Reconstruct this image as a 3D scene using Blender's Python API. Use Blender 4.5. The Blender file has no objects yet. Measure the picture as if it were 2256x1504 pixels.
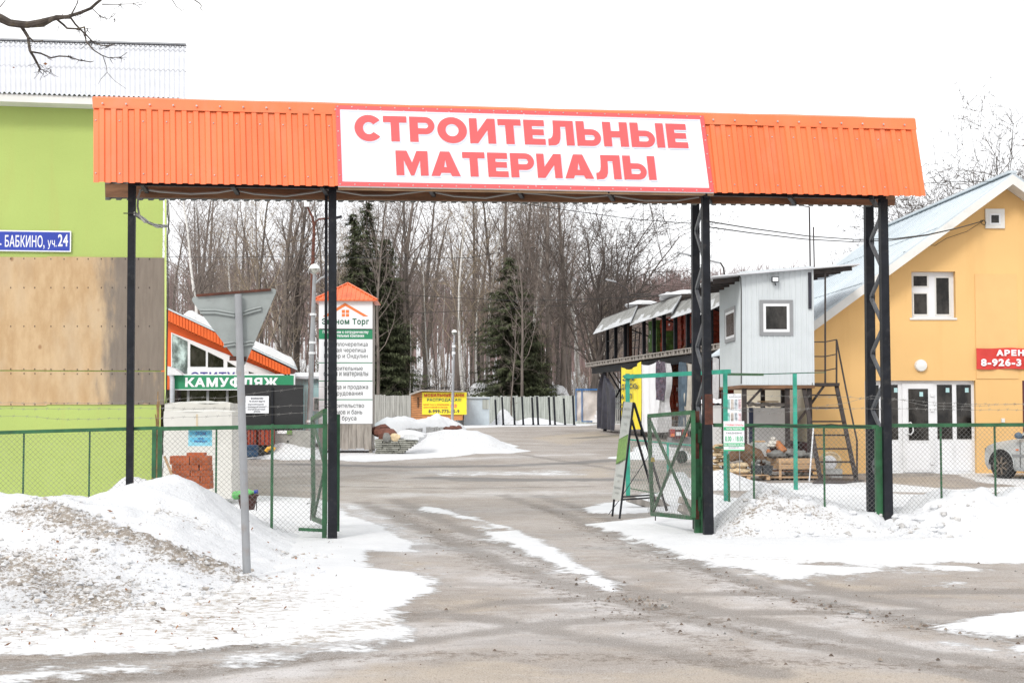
import bpy, math, random
import numpy as np
from mathutils import Vector, Matrix
from mathutils import noise as mnoise
SC = bpy.context.scene
COL = SC.collection
PI = math.pi
R = math.radians

# ---------------------------------------------------------------- camera
F = 3133.33            # focal length in photograph pixels (50 mm on 36 mm)
PITCH = math.atan(145 / F)
CP, SP = math.cos(PITCH), math.sin(PITCH)
EYE = Vector((0, 0, 1.7))
cd = bpy.data.cameras.new('camera'); cam = bpy.data.objects.new('camera', cd); COL.objects.link(cam)
cd.lens = 50; cd.sensor_width = 36; cd.clip_start = 0.1; cd.clip_end = 3000
cam.location = EYE; cam.rotation_euler = (PI / 2 + PITCH, 0, 0)
SC.camera = cam

# ---------------------------------------------------------------- sky, sun, exposure
SUN_EL, SUN_AZ = R(38), R(205)
world = bpy.data.worlds.new('World'); SC.world = world; world.use_nodes = True
wn = world.node_tree; wn.nodes.clear()
wo = wn.nodes.new('ShaderNodeOutputWorld'); wb = wn.nodes.new('ShaderNodeBackground')
sky = wn.nodes.new('ShaderNodeTexSky'); sky.sky_type = 'NISHITA'; sky.sun_disc = False
sky.sun_elevation = SUN_EL; sky.sun_rotation = SUN_AZ; sky.dust_density = 6.0; sky.air_density = 1.0; sky.ozone_density = 1.0
hs = wn.nodes.new('ShaderNodeHueSaturation'); hs.inputs['Saturation'].default_value = 0.25
wn.links.new(sky.outputs[0], hs.inputs['Color'])
tc = wn.nodes.new('ShaderNodeTexCoord')
cl = wn.nodes.new('ShaderNodeTexNoise'); cl.inputs['Scale'].default_value = 2.5; cl.inputs['Detail'].default_value = 5
wn.links.new(tc.outputs['Generated'], cl.inputs['Vector'])
cr = wn.nodes.new('ShaderNodeValToRGB')
cr.color_ramp.elements[0].position = 0.3; cr.color_ramp.elements[0].color = (0.93, 0.95, 0.985, 1)
cr.color_ramp.elements[1].position = 0.7; cr.color_ramp.elements[1].color = (1.0, 1.0, 1.0, 1)
wn.links.new(cl.outputs['Fac'], cr.inputs['Fac'])
sc_ = wn.nodes.new('ShaderNodeVectorMath'); sc_.operation = 'SCALE'; sc_.inputs['Scale'].default_value = 9.0
wn.links.new(cr.outputs['Color'], sc_.inputs[0])
mx = wn.nodes.new('ShaderNodeMix'); mx.data_type = 'RGBA'; mx.inputs['Factor'].default_value = 0.9   # closed cloud deck over the sky
wn.links.new(hs.outputs['Color'], mx.inputs[6]); wn.links.new(sc_.outputs['Vector'], mx.inputs[7])
wn.links.new(mx.outputs[2], wb.inputs['Color']); wb.inputs['Strength'].default_value = 0.1
wn.links.new(wb.outputs[0], wo.inputs[0])
sl = bpy.data.lights.new('sun', 'SUN'); sun = bpy.data.objects.new('sun', sl); COL.objects.link(sun)
sl.energy = 1.0; sl.angle = R(14); sl.color = (1.0, 0.96, 0.9)
sun.rotation_euler = (PI / 2 - SUN_EL, 0, PI - SUN_AZ)   # light from behind the camera, a little to the left
sun.location = (0, -20, 40)
SC.view_settings.view_transform = 'Standard'; SC.view_settings.look = 'None'
SC.view_settings.exposure = 0.72; SC.view_settings.gamma = 1.0
SC.cycles.max_bounces = 6; SC.cycles.diffuse_bounces = 3; SC.cycles.glossy_bounces = 3
SC.cycles.transparent_max_bounces = 12
SC.cycles.use_denoising = True; SC.cycles.denoising_prefilter = 'NONE'; SC.cycles.use_adaptive_sampling = False

# ---------------------------------------------------------------- geometry of the view: photograph pixel -> real point
def ray(px, py):
    h = (px - 1128) / F; v = (752 - py) / F
    return Vector((h, CP - v * SP, SP + v * CP))
def at(px, py, Y):
    d = ray(px, py); return EYE + d * (Y / d.y)
def project(p):
    q = Vector(p) - EYE
    fw = q.y * CP + q.z * SP; up = -q.y * SP + q.z * CP
    return 1128 + F * q.x / fw, 752 - F * up / fw
def sstep(a, b, x):
    t = np.clip((x - a) / (b - a), 0, 1); return t * t * (3 - 2 * t)
def gz(x, y):           # the ground: level in front, rising gently through the yard, a hill in the woods
    x = np.asarray(x, float); y = np.asarray(y, float)
    z = 0.6 * np.clip((y - 26) / 50, 0, 1)
    slope = 0.05 + 0.04 * sstep(10, -30, x) + 0.03 * sstep(8, 28, x)
    z = z + slope * np.clip(y - 104, 0, 260)
    return z
def GZ(x, y): return float(gz(x, y))
def gp(px, py):
    d = ray(px, py); t = 10.0
    for i in range(60):
        p = EYE + d * t
        if d.z >= 0: break
        t = (GZ(p.x, p.y) - EYE.z) / d.z * 0.5 + t * 0.5
    p = EYE + d * t; p.z = GZ(p.x, p.y); return p

class Fr:
    """vertical plane through p with yaw; u along it, o away from the camera, z up"""
    def __init__(s, p, yaw):
        s.p = Vector((p[0], p[1], 0)); s.u = Vector((math.cos(yaw), math.sin(yaw), 0)); s.n = Vector((-math.sin(yaw), math.cos(yaw), 0)); s.yaw = yaw
    def pt(s, u, o, z): return s.p + s.u * u + s.n * o + Vector((0, 0, z))
    def uz(s, px, py, off=0.0):
        d = ray(px, py); t = ((s.p + s.n * off - EYE).dot(s.n)) / d.dot(s.n)
        q = EYE + d * t; return (q - s.p).dot(s.u), q.z
    def P(s, px, py, off=0.0):
        u, z = s.uz(px, py, off); return s.pt(u, off, z)

# ---------------------------------------------------------------- materials
MATS = {}
def nd(nt, t, **kw):
    n = nt.nodes.new(t)
    for k, v in kw.items():
        if k.startswith('i_'): n.inputs[k[2:].replace('_', ' ')].default_value = v
        else: setattr(n, k, v)
    return n
def mixc(nt, fac, a, b, blend='MIX'):
    m = nt.nodes.new('ShaderNodeMix'); m.data_type = 'RGBA'; m.blend_type = blend
    for sock, v in ((m.inputs['Factor'], fac), (m.inputs[6], a), (m.inputs[7], b)):
        if isinstance(v, bpy.types.NodeSocket): nt.links.new(v, sock)
        elif isinstance(v, (int, float)): sock.default_value = v
        else: sock.default_value = (v[0], v[1], v[2], 1)
    return m.outputs[2]
def math_(nt, op, a, b=0.0, clamp=False):
    m = nt.nodes.new('ShaderNodeMath'); m.operation = op; m.use_clamp = clamp
    for sock, v in zip(m.inputs, (a, b)):
        if isinstance(v, bpy.types.NodeSocket): nt.links.new(v, sock)
        else: sock.default_value = v
    return m.outputs[0]
def sramp(nt, x, lo, hi):
    m = nt.nodes.new('ShaderNodeMapRange'); m.interpolation_type = 'SMOOTHSTEP'
    nt.links.new(x, m.inputs['Value'])
    m.inputs['From Min'].default_value = lo; m.inputs['From Max'].default_value = hi
    return m.outputs['Result']
def wpos(nt, scale=(1, 1, 1)):
    g = nt.nodes.new('ShaderNodeNewGeometry')
    mp = nt.nodes.new('ShaderNodeMapping'); mp.inputs['Scale'].default_value = scale
    nt.links.new(g.outputs['Position'], mp.inputs['Vector']); return mp.outputs[0]
def noise_(nt, vec, scale, detail=4, rough=0.55):
    n = nt.nodes.new('ShaderNodeTexNoise'); n.inputs['Scale'].default_value = scale
    n.inputs['Detail'].default_value = detail; n.inputs['Roughness'].default_value = rough
    nt.links.new(vec, n.inputs['Vector']); return n.outputs['Fac']
def newmat(name):
    m = bpy.data.materials.new(name); m.use_nodes = True
    return m, m.node_tree, m.node_tree.nodes['Principled BSDF']
def mat(name, c, rough=0.6, metal=0.0, var=0.12, scale=3.0, stretch=(1, 1, 1), bump=0.0, bscale=40.0, dirt=None, dirt_amt=0.35, spec=0.4, fine=0.0):
    """plain painted/wood/metal surface with soft irregular variation, optional blotches of a second colour, and grain"""
    if name in MATS: return MATS[name]
    m, nt, b = newmat(name)
    v = wpos(nt, stretch)
    n = noise_(nt, v, scale, 5)
    c1 = [max(0, x * (1 - var)) for x in c]; c2 = [min(1, x * (1 + var)) for x in c]
    col = mixc(nt, sramp(nt, n, 0.3, 0.7), c1, c2)
    if fine:
        col = mixc(nt, math_(nt, 'MULTIPLY', noise_(nt, v, scale * 14, 3), fine), col, [x * 0.55 for x in c])
    if dirt:
        dn = noise_(nt, wpos(nt, stretch), scale * 1.7, 8, 0.65)
        col = mixc(nt, math_(nt, 'MULTIPLY', sramp(nt, dn, 0.52, 0.72), dirt_amt), col, dirt)
    nt.links.new(col, b.inputs['Base Color'])
    b.inputs['Roughness'].default_value = rough; b.inputs['Metallic'].default_value = metal
    b.inputs['Specular IOR Level'].default_value = spec
    if bump:
        bn = nt.nodes.new('ShaderNodeBump'); bn.inputs['Strength'].default_value = bump; bn.inputs['Distance'].default_value = 0.02
        nt.links.new(noise_(nt, wpos(nt, stretch), bscale, 4), bn.inputs['Height']); nt.links.new(bn.outputs[0], b.inputs['Normal'])
    MATS[name] = m; return m
def glassmat(name, c, rough=0.05):
    if name in MATS: return MATS[name]
    m, nt, b = newmat(name)
    col = mixc(nt, sramp(nt, noise_(nt, wpos(nt, (1, 1, .6)), 2.6, 5, .65), .38, .68), [x * 0.35 for x in c], [x * 2.3 for x in c])  # cloudy dark and pale tone put into the glass colour in place of reflections
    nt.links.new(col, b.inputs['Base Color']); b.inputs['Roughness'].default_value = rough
    b.inputs['Specular IOR Level'].default_value = 0.35
    MATS[name] = m; return m

# ---------------------------------------------------------------- mesh builder
class MB:
    def __init__(s): s.V = []; s.Fc = []; s.M = []; s.mats = []; s.sm = []
    def mi(s, m):
        if m not in s.mats: s.mats.append(m)
        return s.mats.index(m)
    def add(s, vs, fs, m, smooth=False):
        o = len(s.V); s.V.extend([tuple(v) for v in vs]); k = s.mi(m)
        for f in fs: s.Fc.append([i + o for i in f]); s.M.append(k); s.sm.append(smooth)
    def hexa(s, a, m):   # a: 8 points, bottom ring then top ring
        s.add(a, [(0, 3, 2, 1), (4, 5, 6, 7), (0, 1, 5, 4), (1, 2, 6, 5), (2, 3, 7, 6), (3, 0, 4, 7)], m)
    def box(s, c, sz, m, yaw=0.0, rot=None):
        M = rot if rot is not None else Matrix.Rotation(yaw, 3, 'Z'); c = Vector(c); x, y, z = [q / 2 for q in sz]
        s.hexa([c + M @ Vector(q) for q in ((-x, -y, -z), (x, -y, -z), (x, y, -z), (-x, y, -z), (-x, -y, z), (x, -y, z), (x, y, z), (-x, y, z))], m)
    def fbox(s, fr, u0, u1, o0, o1, z0, z1, m):
        s.hexa([fr.pt(u0, o0, z0), fr.pt(u1, o0, z0), fr.pt(u1, o1, z0), fr.pt(u0, o1, z0), fr.pt(u0, o0, z1), fr.pt(u1, o0, z1), fr.pt(u1, o1, z1), fr.pt(u0, o1, z1)], m)
    def prect(s, fr, px0, py0, px1, py1, o0, o1, m):     # box whose front face is the photograph rectangle on the wall plane
        u0, z1 = fr.uz(px0, py0, o0); u1, z0 = fr.uz(px1, py1, o0)
        s.fbox(fr, u0, u1, o0, o1, z0, z1, m)
    def beam(s, p0, p1, w, h, m, side=None):
        p0 = Vector(p0); p1 = Vector(p1); d = (p1 - p0).normalized()
        ref = Vector(side) if side is not None else (Vector((0, 0, 1)) if abs(d.z) < 0.9 else Vector((0, 1, 0)))
        a = d.cross(ref).normalized() * w / 2; b = a.normalized().cross(d).normalized() * h / 2
        s.hexa([p0 - a - b, p0 + a - b, p0 + a + b, p0 - a + b, p1 - a - b, p1 + a - b, p1 + a + b, p1 - a + b], m)
    def tube(s, p0, p1, r0, r1, m, n=8, cap=True, smooth=True):
        s.path([p0, p1], [r0, r1], m, n, cap, smooth)
    def path(s, pts, r, m, n=6, cap=True, smooth=True):
        pts = [Vector(p) for p in pts]; k = len(pts)
        if not isinstance(r, (list, tuple)): r = [r] * k
        vs = []; pa = None
        for i, p in enumerate(pts):
            d = (pts[min(i + 1, k - 1)] - pts[max(i - 1, 0)])
            d = d.normalized() if d.length > 1e-9 else Vector((0, 0, 1))
            if pa is None: a = d.orthogonal().normalized()
            else:
                a = pa - d * pa.dot(d); a = a.normalized() if a.length > 1e-6 else d.orthogonal().normalized()
            pa = a; b = d.cross(a)
            for j in range(n):
                t = 2 * PI * j / n; vs.append(p + (a * math.cos(t) + b * math.sin(t)) * r[i])
        fs = []
        for i in range(k - 1):
            for j in range(n):
                fs.append((i * n + j, i * n + (j + 1) % n, (i + 1) * n + (j + 1) % n, (i + 1) * n + j))
        s.add(vs, fs, m, smooth)
        if cap:
            o = len(s.V) - k * n; mi = s.mi(m)
            s.Fc.append([o + j for j in range(n)][::-1]); s.M.append(mi); s.sm.append(False)
            s.Fc.append([o + (k - 1) * n + j for j in range(n)]); s.M.append(mi); s.sm.append(False)
    def lathe(s, c, prof, m, n=16, axis=(0, 0, 1), smooth=True):
        c = Vector(c); ax = Vector(axis).normalized(); a = ax.orthogonal().normalized(); b = ax.cross(a); vs = []
        for (r, h) in prof:
            for j in range(n):
                t = 2 * PI * j / n; vs.append(c + ax * h + (a * math.cos(t) + b * math.sin(t)) * r)
        fs = [(i * n + j, i * n + (j + 1) % n, (i + 1) * n + (j + 1) % n, (i + 1) * n + j) for i in range(len(prof) - 1) for j in range(n)]
        fs.append(tuple(range(n))[::-1]); fs.append(tuple((len(prof) - 1) * n + j for j in range(n)))
        s.add(vs, fs, m, smooth)
    def prism(s, pts, vec, m):     # polygon extruded by vec
        pts = [Vector(p) for p in pts]; vec = Vector(vec); n = len(pts)
        vs = pts + [p + vec for p in pts]
        fs = [tuple(range(n)), tuple(range(2 * n - 1, n - 1, -1))] + [(i, i + n, (i + 1) % n + n, (i + 1) % n) for i in range(n)]
        s.add(vs, fs, m)
    def poly(s, pts, m): s.add(pts, [tuple(range(len(pts)))], m)
    def grid(s, nu, nv, fn, m, smooth=True):
        vs = [fn(i / nu, j / nv) for j in range(nv + 1) for i in range(nu + 1)]
        fs = [(j * (nu + 1) + i, j * (nu + 1) + i + 1, (j + 1) * (nu + 1) + i + 1, (j + 1) * (nu + 1) + i) for j in range(nv) for i in range(nu)]
        s.add(vs, fs, m, smooth)
    def blob(s, c, r, m, seed=0, n=10, k=7, amp=0.18, flat=None):
        c = Vector(c); rx, ry, rz = r; vs = []; fs = []
        for i in range(k + 1):
            ph = PI * i / k
            for j in range(n):
                t = 2 * PI * j / n; d = Vector((math.sin(ph) * math.cos(t), math.sin(ph) * math.sin(t), math.cos(ph)))
                q = 1 + amp * mnoise.noise(d * 1.6 + Vector((seed * 7.3, seed * 3.1, seed)))  * 1.6
                z = d.z * q
                if flat is not None: z = max(z, -flat)
                vs.append(c + Vector((d.x * rx * q, d.y * ry * q, z * rz)))
        for i in range(k):
            for j in range(n): fs.append((i * n + j, (i + 1) * n + j, (i + 1) * n + (j + 1) % n, i * n + (j + 1) % n))
        s.add(vs, fs, m, True)
    def text(s, body, fn, m, bold=0.0, align=None):
        """lettering cut as flat faces; fn maps the normalised box (0..1, 0..1 bottom to top) of the text to space"""
        vs, fs = glyphs(body, bold)
        us_ = sorted({i for f in fs for i in f}); xs = [vs[i][0] for i in us_]; ys = [vs[i][1] for i in us_]
        x0, x1, y0, y1 = min(xs), max(xs), min(ys), max(ys)
        s.add([fn((v[0] - x0) / (x1 - x0), (v[1] - y0) / max(y1 - y0, 1e-6)) for v in vs], fs, m)
    def ptext(s, body, fr, px0, py0, px1, py1, off, m, bold=0.0, mirror=False):
        u0, z1 = fr.uz(px0, py0, off); u1, z0 = fr.uz(px1, py1, off)
        if mirror: s.text(body, lambda a, b: fr.pt(u1 + (u0 - u1) * a, off, z0 + (z1 - z0) * b), m, bold)
        else: s.text(body, lambda a, b: fr.pt(u0 + (u1 - u0) * a, off, z0 + (z1 - z0) * b), m, bold)
    def build(s, name, parent=None, origin=None, sharp=35):
        me = bpy.data.meshes.new(name)
        o = bpy.data.objects.new(name, me); COL.objects.link(o)
        if parent is not None:
            base = parent.location if parent.parent is None else parent.location + parent.parent.location
            o.parent = parent; off = Vector(base)
        else:
            off = Vector(origin) if origin is not None else Vector((0, 0, 0)); o.location = off
            if origin is None and s.V:
                A = np.array(s.V); off = Vector((float((A[:, 0].min() + A[:, 0].max()) / 2), float((A[:, 1].min() + A[:, 1].max()) / 2), float(A[:, 2].min()))); o.location = off
        me.from_pydata([(v[0] - off.x, v[1] - off.y, v[2] - off.z) for v in s.V], [], s.Fc)
        for m in s.mats: me.materials.append(m)
        me.polygons.foreach_set('material_index', s.M); me.polygons.foreach_set('use_smooth', s.sm)
        if any(s.sm) and sharp: me.set_sharp_from_angle(angle=R(sharp))
        me.update()
        return o
GL = {}
def glyphs(body, bold):
    key = (body, bold)
    if key not in GL:
        from mathutils.geometry import delaunay_2d_cdt
        V2, F2, x = [], [], 0.0
        for ch in body:
            k1 = (ch, bold)
            if k1 not in GL: GL[k1] = one_glyph(ch, bold, delaunay_2d_cdt)
            vs, fs, adv = GL[k1]; o = len(V2); V2 += [(a + x, b, 0) for a, b in vs]; F2 += [tuple(q + o for q in f) for f in fs]; x += adv + bold * 2.0
        GL[key] = (V2, F2)
    return GL[key]
def outline(txt):
    """closed contours of the lettering, sampled from the font's own curves"""
    c = bpy.data.curves.new('glyphs', 'FONT'); c.body = txt; c.size = 1
    o = bpy.data.objects.new('glyphs', c); COL.objects.link(o); dg = bpy.context.evaluated_depsgraph_get(); dg.update()
    cu = o.to_curve(dg); loops = []
    for sp in cu.splines:
        bp = sp.bezier_points; n = len(bp); L = []
        for k in range(n):
            a, b = bp[k], bp[(k + 1) % n]; p0, p1, p2, p3 = (q.to_2d() for q in (a.co, a.handle_right, b.co, b.handle_left)); p2, p3 = p3, p2
            straight = (p1 - p0).length < 1e-6 or abs((p1 - p0).cross(p3 - p0)) + abs((p2 - p0).cross(p3 - p0)) < 1e-6
            for t in ((0,) if straight else (0, .25, .5, .75)):
                q = p0 * (1 - t) ** 3 + p1 * 3 * t * (1 - t) ** 2 + p2 * 3 * t * t * (1 - t) + p3 * t ** 3
                if not L or (q - L[-1]).length > 1e-4: L.append(q)
        if len(L) > 2 and (L[0] - L[-1]).length < 1e-4: L.pop()
        if len(L) > 2: loops.append(L)
    o.to_curve_clear(); bpy.data.objects.remove(o); bpy.data.curves.remove(c)
    return loops
def one_glyph(ch, bold, cdt):
    if ch == ' ': return [], [], .28
    bar = max(p.x for L in outline('I') for p in L); adv = max(p.x for L in outline(ch + 'I') for p in L) - bar   # advance width of the letter
    loops = []
    raw = outline(ch)
    big = max(raw, key=lambda L: abs(sum(L[k - 1].cross(L[k]) for k in range(len(L))))); sg = 1 if sum(big[k - 1].cross(big[k]) for k in range(len(big))) > 0 else -1
    for L in raw:
        n = len(L); out = []
        for k in range(n):
            d1 = (L[k] - L[k - 1]).normalized(); d2 = (L[(k + 1) % n] - L[k]).normalized(); n1 = Vector((d1.y, -d1.x)) * sg; n2 = Vector((d2.y, -d2.x)) * sg
            m = n1 + n2; m = m / max(m.length_squared, .5) * 2 if m.length > 1e-6 else n1; out.append(L[k] + m * bold)
        loops.append(out)
    P = [q for L in loops for q in L]; E = []; o = 0
    for L in loops: E += [(o + k, o + (k + 1) % len(L)) for k in range(len(L))]; o += len(L)
    vo, eo, fo, *_ = cdt(P, E, [], 0, 1e-5)
    def wind(x, y):
        w = 0
        for L in loops:
            for k in range(len(L)):
                x0, y0 = L[k - 1]; x1, y1 = L[k]
                if (y0 > y) != (y1 > y) and x0 + (y - y0) / (y1 - y0) * (x1 - x0) > x: w += 1 if y1 > y0 else -1
        return w
    keep = []
    for f in fo:
        cx = sum(vo[i].x for i in f) / len(f); cy = sum(vo[i].y for i in f) / len(f)
        if wind(cx, cy) * sg > 0: keep.append(tuple(f))
    return [(v.x, v.y) for v in vo], keep, adv
def tag(o, label=None, cat=None, group=None, kind=None):
    if label: o['label'] = label
    if cat: o['category'] = cat
    if group: o['group'] = group
    if kind: o['kind'] = kind
    return o
def thing(name, loc, label, cat, group=None):
    o = bpy.data.objects.new(name, None); COL.objects.link(o); o.location = loc; o.empty_display_size = 0.3
    return tag(o, label, cat, group)
def copy_tree(o, parent=None):
    c = o.copy(); COL.objects.link(c); c.parent = parent
    for ch in list(o.children): copy_tree(ch, c)
    return c
rng = random.Random(7)
# ---------------------------------------------------------------- palette
M_orange = mat('orange_sheet_metal', (0.80, 0.175, 0.06), 0.42, var=0.10, scale=0.9, stretch=(1.6, 1.6, 0.5), dirt=(0.66, 0.21, 0.11), dirt_amt=0.5)
M_grey_sheet = mat('grey_sheet_metal', (0.16, 0.17, 0.165), 0.5, var=0.12, scale=2)
M_black_steel = mat('black_painted_steel', (0.011, 0.0125, 0.017), 0.5, spec=0.22, var=0.3, scale=5, dirt=(0.05, 0.048, 0.046), dirt_amt=0.5, bump=0.1, bscale=60)
M_steel_lit = mat('lit_black_steel', (0.085, 0.09, 0.10), 0.5, var=0.3, scale=6, dirt=(0.03, 0.03, 0.033), dirt_amt=0.6)  # paler copy of the black steel: light on the diagonals put into the colour
M_rust = mat('rusty_primer', (0.10, 0.035, 0.022), 0.8, var=0.4, scale=9, dirt=(0.05, 0.04, 0.035), dirt_amt=0.8, bump=0.3)
M_plank = mat('brown_plank', (0.20, 0.105, 0.055), 0.75, var=0.35, scale=2.2, stretch=(0.6, 0.6, 5), dirt=(0.10, 0.05, 0.03), dirt_amt=0.6, bump=0.2)
M_plank_grey = mat('weathered_plank', (0.34, 0.31, 0.28), 0.85, var=0.25, scale=3, stretch=(4, 4, 0.5), dirt=(0.22, 0.18, 0.15), dirt_amt=0.6, bump=0.25)
M_rawwood = mat('raw_timber', (0.50, 0.33, 0.19), 0.8, var=0.2, scale=4, stretch=(0.7, 0.7, 4), dirt=(0.3, 0.2, 0.13), dirt_amt=0.5, bump=0.2)
M_red = mat('sign_red', (0.78, 0.10, 0.105), 0.45, var=0.03)
M_signwhite = mat('sign_white', (0.80, 0.81, 0.84), 0.4, var=0.02, scale=1.0)
M_shadowblue = mat('sign_pale_blue', (0.60, 0.64, 0.74), 0.45, var=0.02)
M_screw = mat('screw_zinc', (0.45, 0.43, 0.42), 0.4, metal=0.4, var=0.2)
M_green = mat('green_fence_paint', (0.025, 0.105, 0.045), 0.5, var=0.25, scale=6, dirt=(0.05, 0.06, 0.04), dirt_amt=0.55)
M_teal = mat('teal_paint', (0.035, 0.30, 0.215), 0.5, var=0.18, scale=5, dirt=(0.03, 0.14, 0.10), dirt_amt=0.4)
M_wire = mat('galvanised_wire', (0.21, 0.205, 0.195), 0.6, metal=0.2, var=0.3, scale=8)
M_wire_green = mat('green_wire', (0.04, 0.13, 0.09), 0.6, var=0.3, scale=8)
M_cable = mat('grey_cable', (0.32, 0.32, 0.30), 0.6, var=0.1)
M_blackcable = mat('black_cable', (0.02, 0.02, 0.02), 0.6, var=0.2)
M_galv = mat('galvanised_pole', (0.30, 0.31, 0.325), 0.5, metal=0.1, var=0.1, scale=3, dirt=(0.24, 0.15, 0.09), dirt_amt=0.3)
M_signback = mat('sign_back_grey', (0.30, 0.33, 0.325), 0.55, var=0.12, scale=3, dirt=(0.10, 0.10, 0.09), dirt_amt=0.6)
M_greenwall = None
def stucco(name, c, streak=0.12, dirtc=None, amt=0.2):
    m, nt, b = newmat(name)
    big = noise_(nt, wpos(nt), 0.35, 3); fine = noise_(nt, wpos(nt), 60, 3)
    st = noise_(nt, wpos(nt, (3, 3, 0.25)), 1.2, 5)
    col = mixc(nt, sramp(nt, big, 0.3, 0.7), [x * 0.94 for x in c], [min(1, x * 1.05) for x in c])
    col = mixc(nt, math_(nt, 'MULTIPLY', sramp(nt, st, 0.5, 0.75), streak), col, dirtc or [x * 0.7 for x in c])
    col = mixc(nt, math_(nt, 'MULTIPLY', sramp(nt, fine, 0.55, 0.75), amt), col, [x * 0.72 for x in c])
    nt.links.new(col, b.inputs['Base Color']); b.inputs['Roughness'].default_value = 0.9; b.inputs['Specular IOR Level'].default_value = 0.2
    bn = nd(nt, 'ShaderNodeBump'); bn.inputs['Strength'].default_value = 0.35; bn.inputs['Distance'].default_value = 0.01
    nt.links.new(noise_(nt, wpos(nt), 45, 4), bn.inputs['Height']); nt.links.new(bn.outputs[0], b.inputs['Normal'])
    return m
M_greenwall = stucco('lime_stucco', (0.395, 0.49, 0.15), 0.30, (0.42, 0.40, 0.13))
M_yellow = stucco('apricot_stucco', (0.77, 0.49, 0.21), 0.28, (0.68, 0.40, 0.16))
M_cream = stucco('cream_stucco', (0.68, 0.60, 0.47), 0.10)
M_yellowpatch = mat('painted_board', (0.76, 0.47, 0.20), 0.7, var=0.04, scale=1.5)
M_whiteframe = mat('white_plastic', (0.74, 0.75, 0.77), 0.4, var=0.03)
M_whitetrim = mat('white_painted_wood', (0.70, 0.69, 0.66), 0.6, var=0.05, scale=2, dirt=(0.5, 0.48, 0.44), dirt_amt=0.3)
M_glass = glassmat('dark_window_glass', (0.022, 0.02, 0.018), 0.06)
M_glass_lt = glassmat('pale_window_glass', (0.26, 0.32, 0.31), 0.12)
M_slate = mat('white_corrugated_slate', (0.60, 0.61, 0.64), 0.8, var=0.05, scale=1.5, dirt=(0.5, 0.51, 0.55), dirt_amt=0.4)
M_tinroof = mat('pale_blue_tin_roof', (0.52, 0.58, 0.62), 0.45, var=0.06, scale=1.0, dirt=(0.6, 0.63, 0.66), dirt_amt=0.6)
M_bluesign = mat('blue_enamel', (0.028, 0.055, 0.36), 0.35, var=0.06)
M_boxblue = mat('pale_blue_corrugated', (0.56, 0.63, 0.68), 0.5, var=0.05)
M_maroon = mat('maroon_plinth', (0.09, 0.025, 0.03), 0.7, var=0.1)
M_siding = mat('pale_blue_siding', (0.555, 0.59, 0.61), 0.5, var=0.04, scale=1.5, dirt=(0.5, 0.54, 0.56), dirt_amt=0.4)
M_greytrim = mat('grey_trim', (0.25, 0.255, 0.265), 0.5, var=0.05)
M_brownsteel = mat('brown_black_steel', (0.035, 0.027, 0.025), 0.6, var=0.3, scale=6, dirt=(0.09, 0.045, 0.03), dirt_amt=0.5)
M_concrete = mat('concrete', (0.34, 0.33, 0.31), 0.85, var=0.14, scale=2.5, dirt=(0.25, 0.24, 0.22), dirt_amt=0.5, bump=0.2)
M_concrete_lt = mat('grey_block', (0.46, 0.46, 0.45), 0.85, var=0.15, scale=12, bump=0.3)
M_film = mat('wrapped_film', (0.60, 0.59, 0.55), 0.35, var=0.04, scale=2.0)
M_tarpwhite = mat('white_tarp', (0.80, 0.80, 0.82), 0.5, var=0.05, scale=2)
M_blacktarp = mat('black_tarp', (0.02, 0.019, 0.03), 0.45, var=0.5, scale=4)
M_blacksheet = mat('black_sheet', (0.018, 0.018, 0.019), 0.55, var=0.2, scale=3, dirt=(0.03, 0.03, 0.03))
M_kgreen = mat('signboard_green', (0.025, 0.24, 0.115), 0.45, var=0.04)
M_orangebldg = mat('orange_cladding', (0.72, 0.12, 0.02), 0.5, var=0.08)
M_cyan = mat('pale_cyan_cladding', (0.40, 0.62, 0.64), 0.6, var=0.06, dirt=(0.5, 0.58, 0.6))
M_brick = mat('orange_clay_block', (0.42, 0.115, 0.045), 0.85, var=0.25, scale=6, stretch=(1, 1, 3), dirt=(0.30, 0.09, 0.05), dirt_amt=0.6, bump=0.3)
M_darkgrey = mat('dark_grey_plastic', (0.045, 0.05, 0.055), 0.5, var=0.15)
M_ink = mat('dark_ink', (0.05, 0.055, 0.06), 0.6, var=0.05)
M_greenink = mat('green_ink', (0.03, 0.12, 0.07), 0.6, var=0.05)
M_orangeink = mat('orange_ink', (0.78, 0.20, 0.05), 0.5, var=0.04)
M_yellowbanner = mat('yellow_banner', (0.82, 0.66, 0.035), 0.5, var=0.06, scale=2)
M_redink = mat('red_ink', (0.55, 0.06, 0.03), 0.6, var=0.05)
M_purpleink = mat('purple_ink', (0.06, 0.05, 0.26), 0.6, var=0.05)
M_rubber = mat('rubber', (0.016, 0.016, 0.017), 0.8, var=0.2)
M_silver = mat('silver_car_paint', (0.54, 0.56, 0.565), 0.3, metal=0.25, var=0.06, scale=2, dirt=(0.30, 0.28, 0.25), dirt_amt=0.4)
M_alloy = mat('dirty_alloy', (0.19, 0.155, 0.125), 0.6, metal=0.3, var=0.25, scale=10)
M_oldslate = mat('weathered_slate_sheet', (0.24, 0.24, 0.228), 0.9, var=0.2, scale=2.0, stretch=(1.5, 1.5, 0.3), dirt=(0.48, 0.49, 0.5), dirt_amt=0.55)
M_packorange = mat('orange_packs', (0.33, 0.042, 0.016), 0.5, var=0.25, scale=3, dirt=(0.5, 0.3, 0.2), dirt_amt=0.3)
M_packgreen = mat('green_packs', (0.10, 0.21, 0.05), 0.5, var=0.4, scale=5, dirt=(0.22, 0.19, 0.13), dirt_amt=0.9)
M_stonegrey = mat('grey_boulder', (0.20, 0.20, 0.19), 0.85, var=0.25, scale=4, dirt=(0.12, 0.11, 0.1), bump=0.4, bscale=15)
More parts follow.
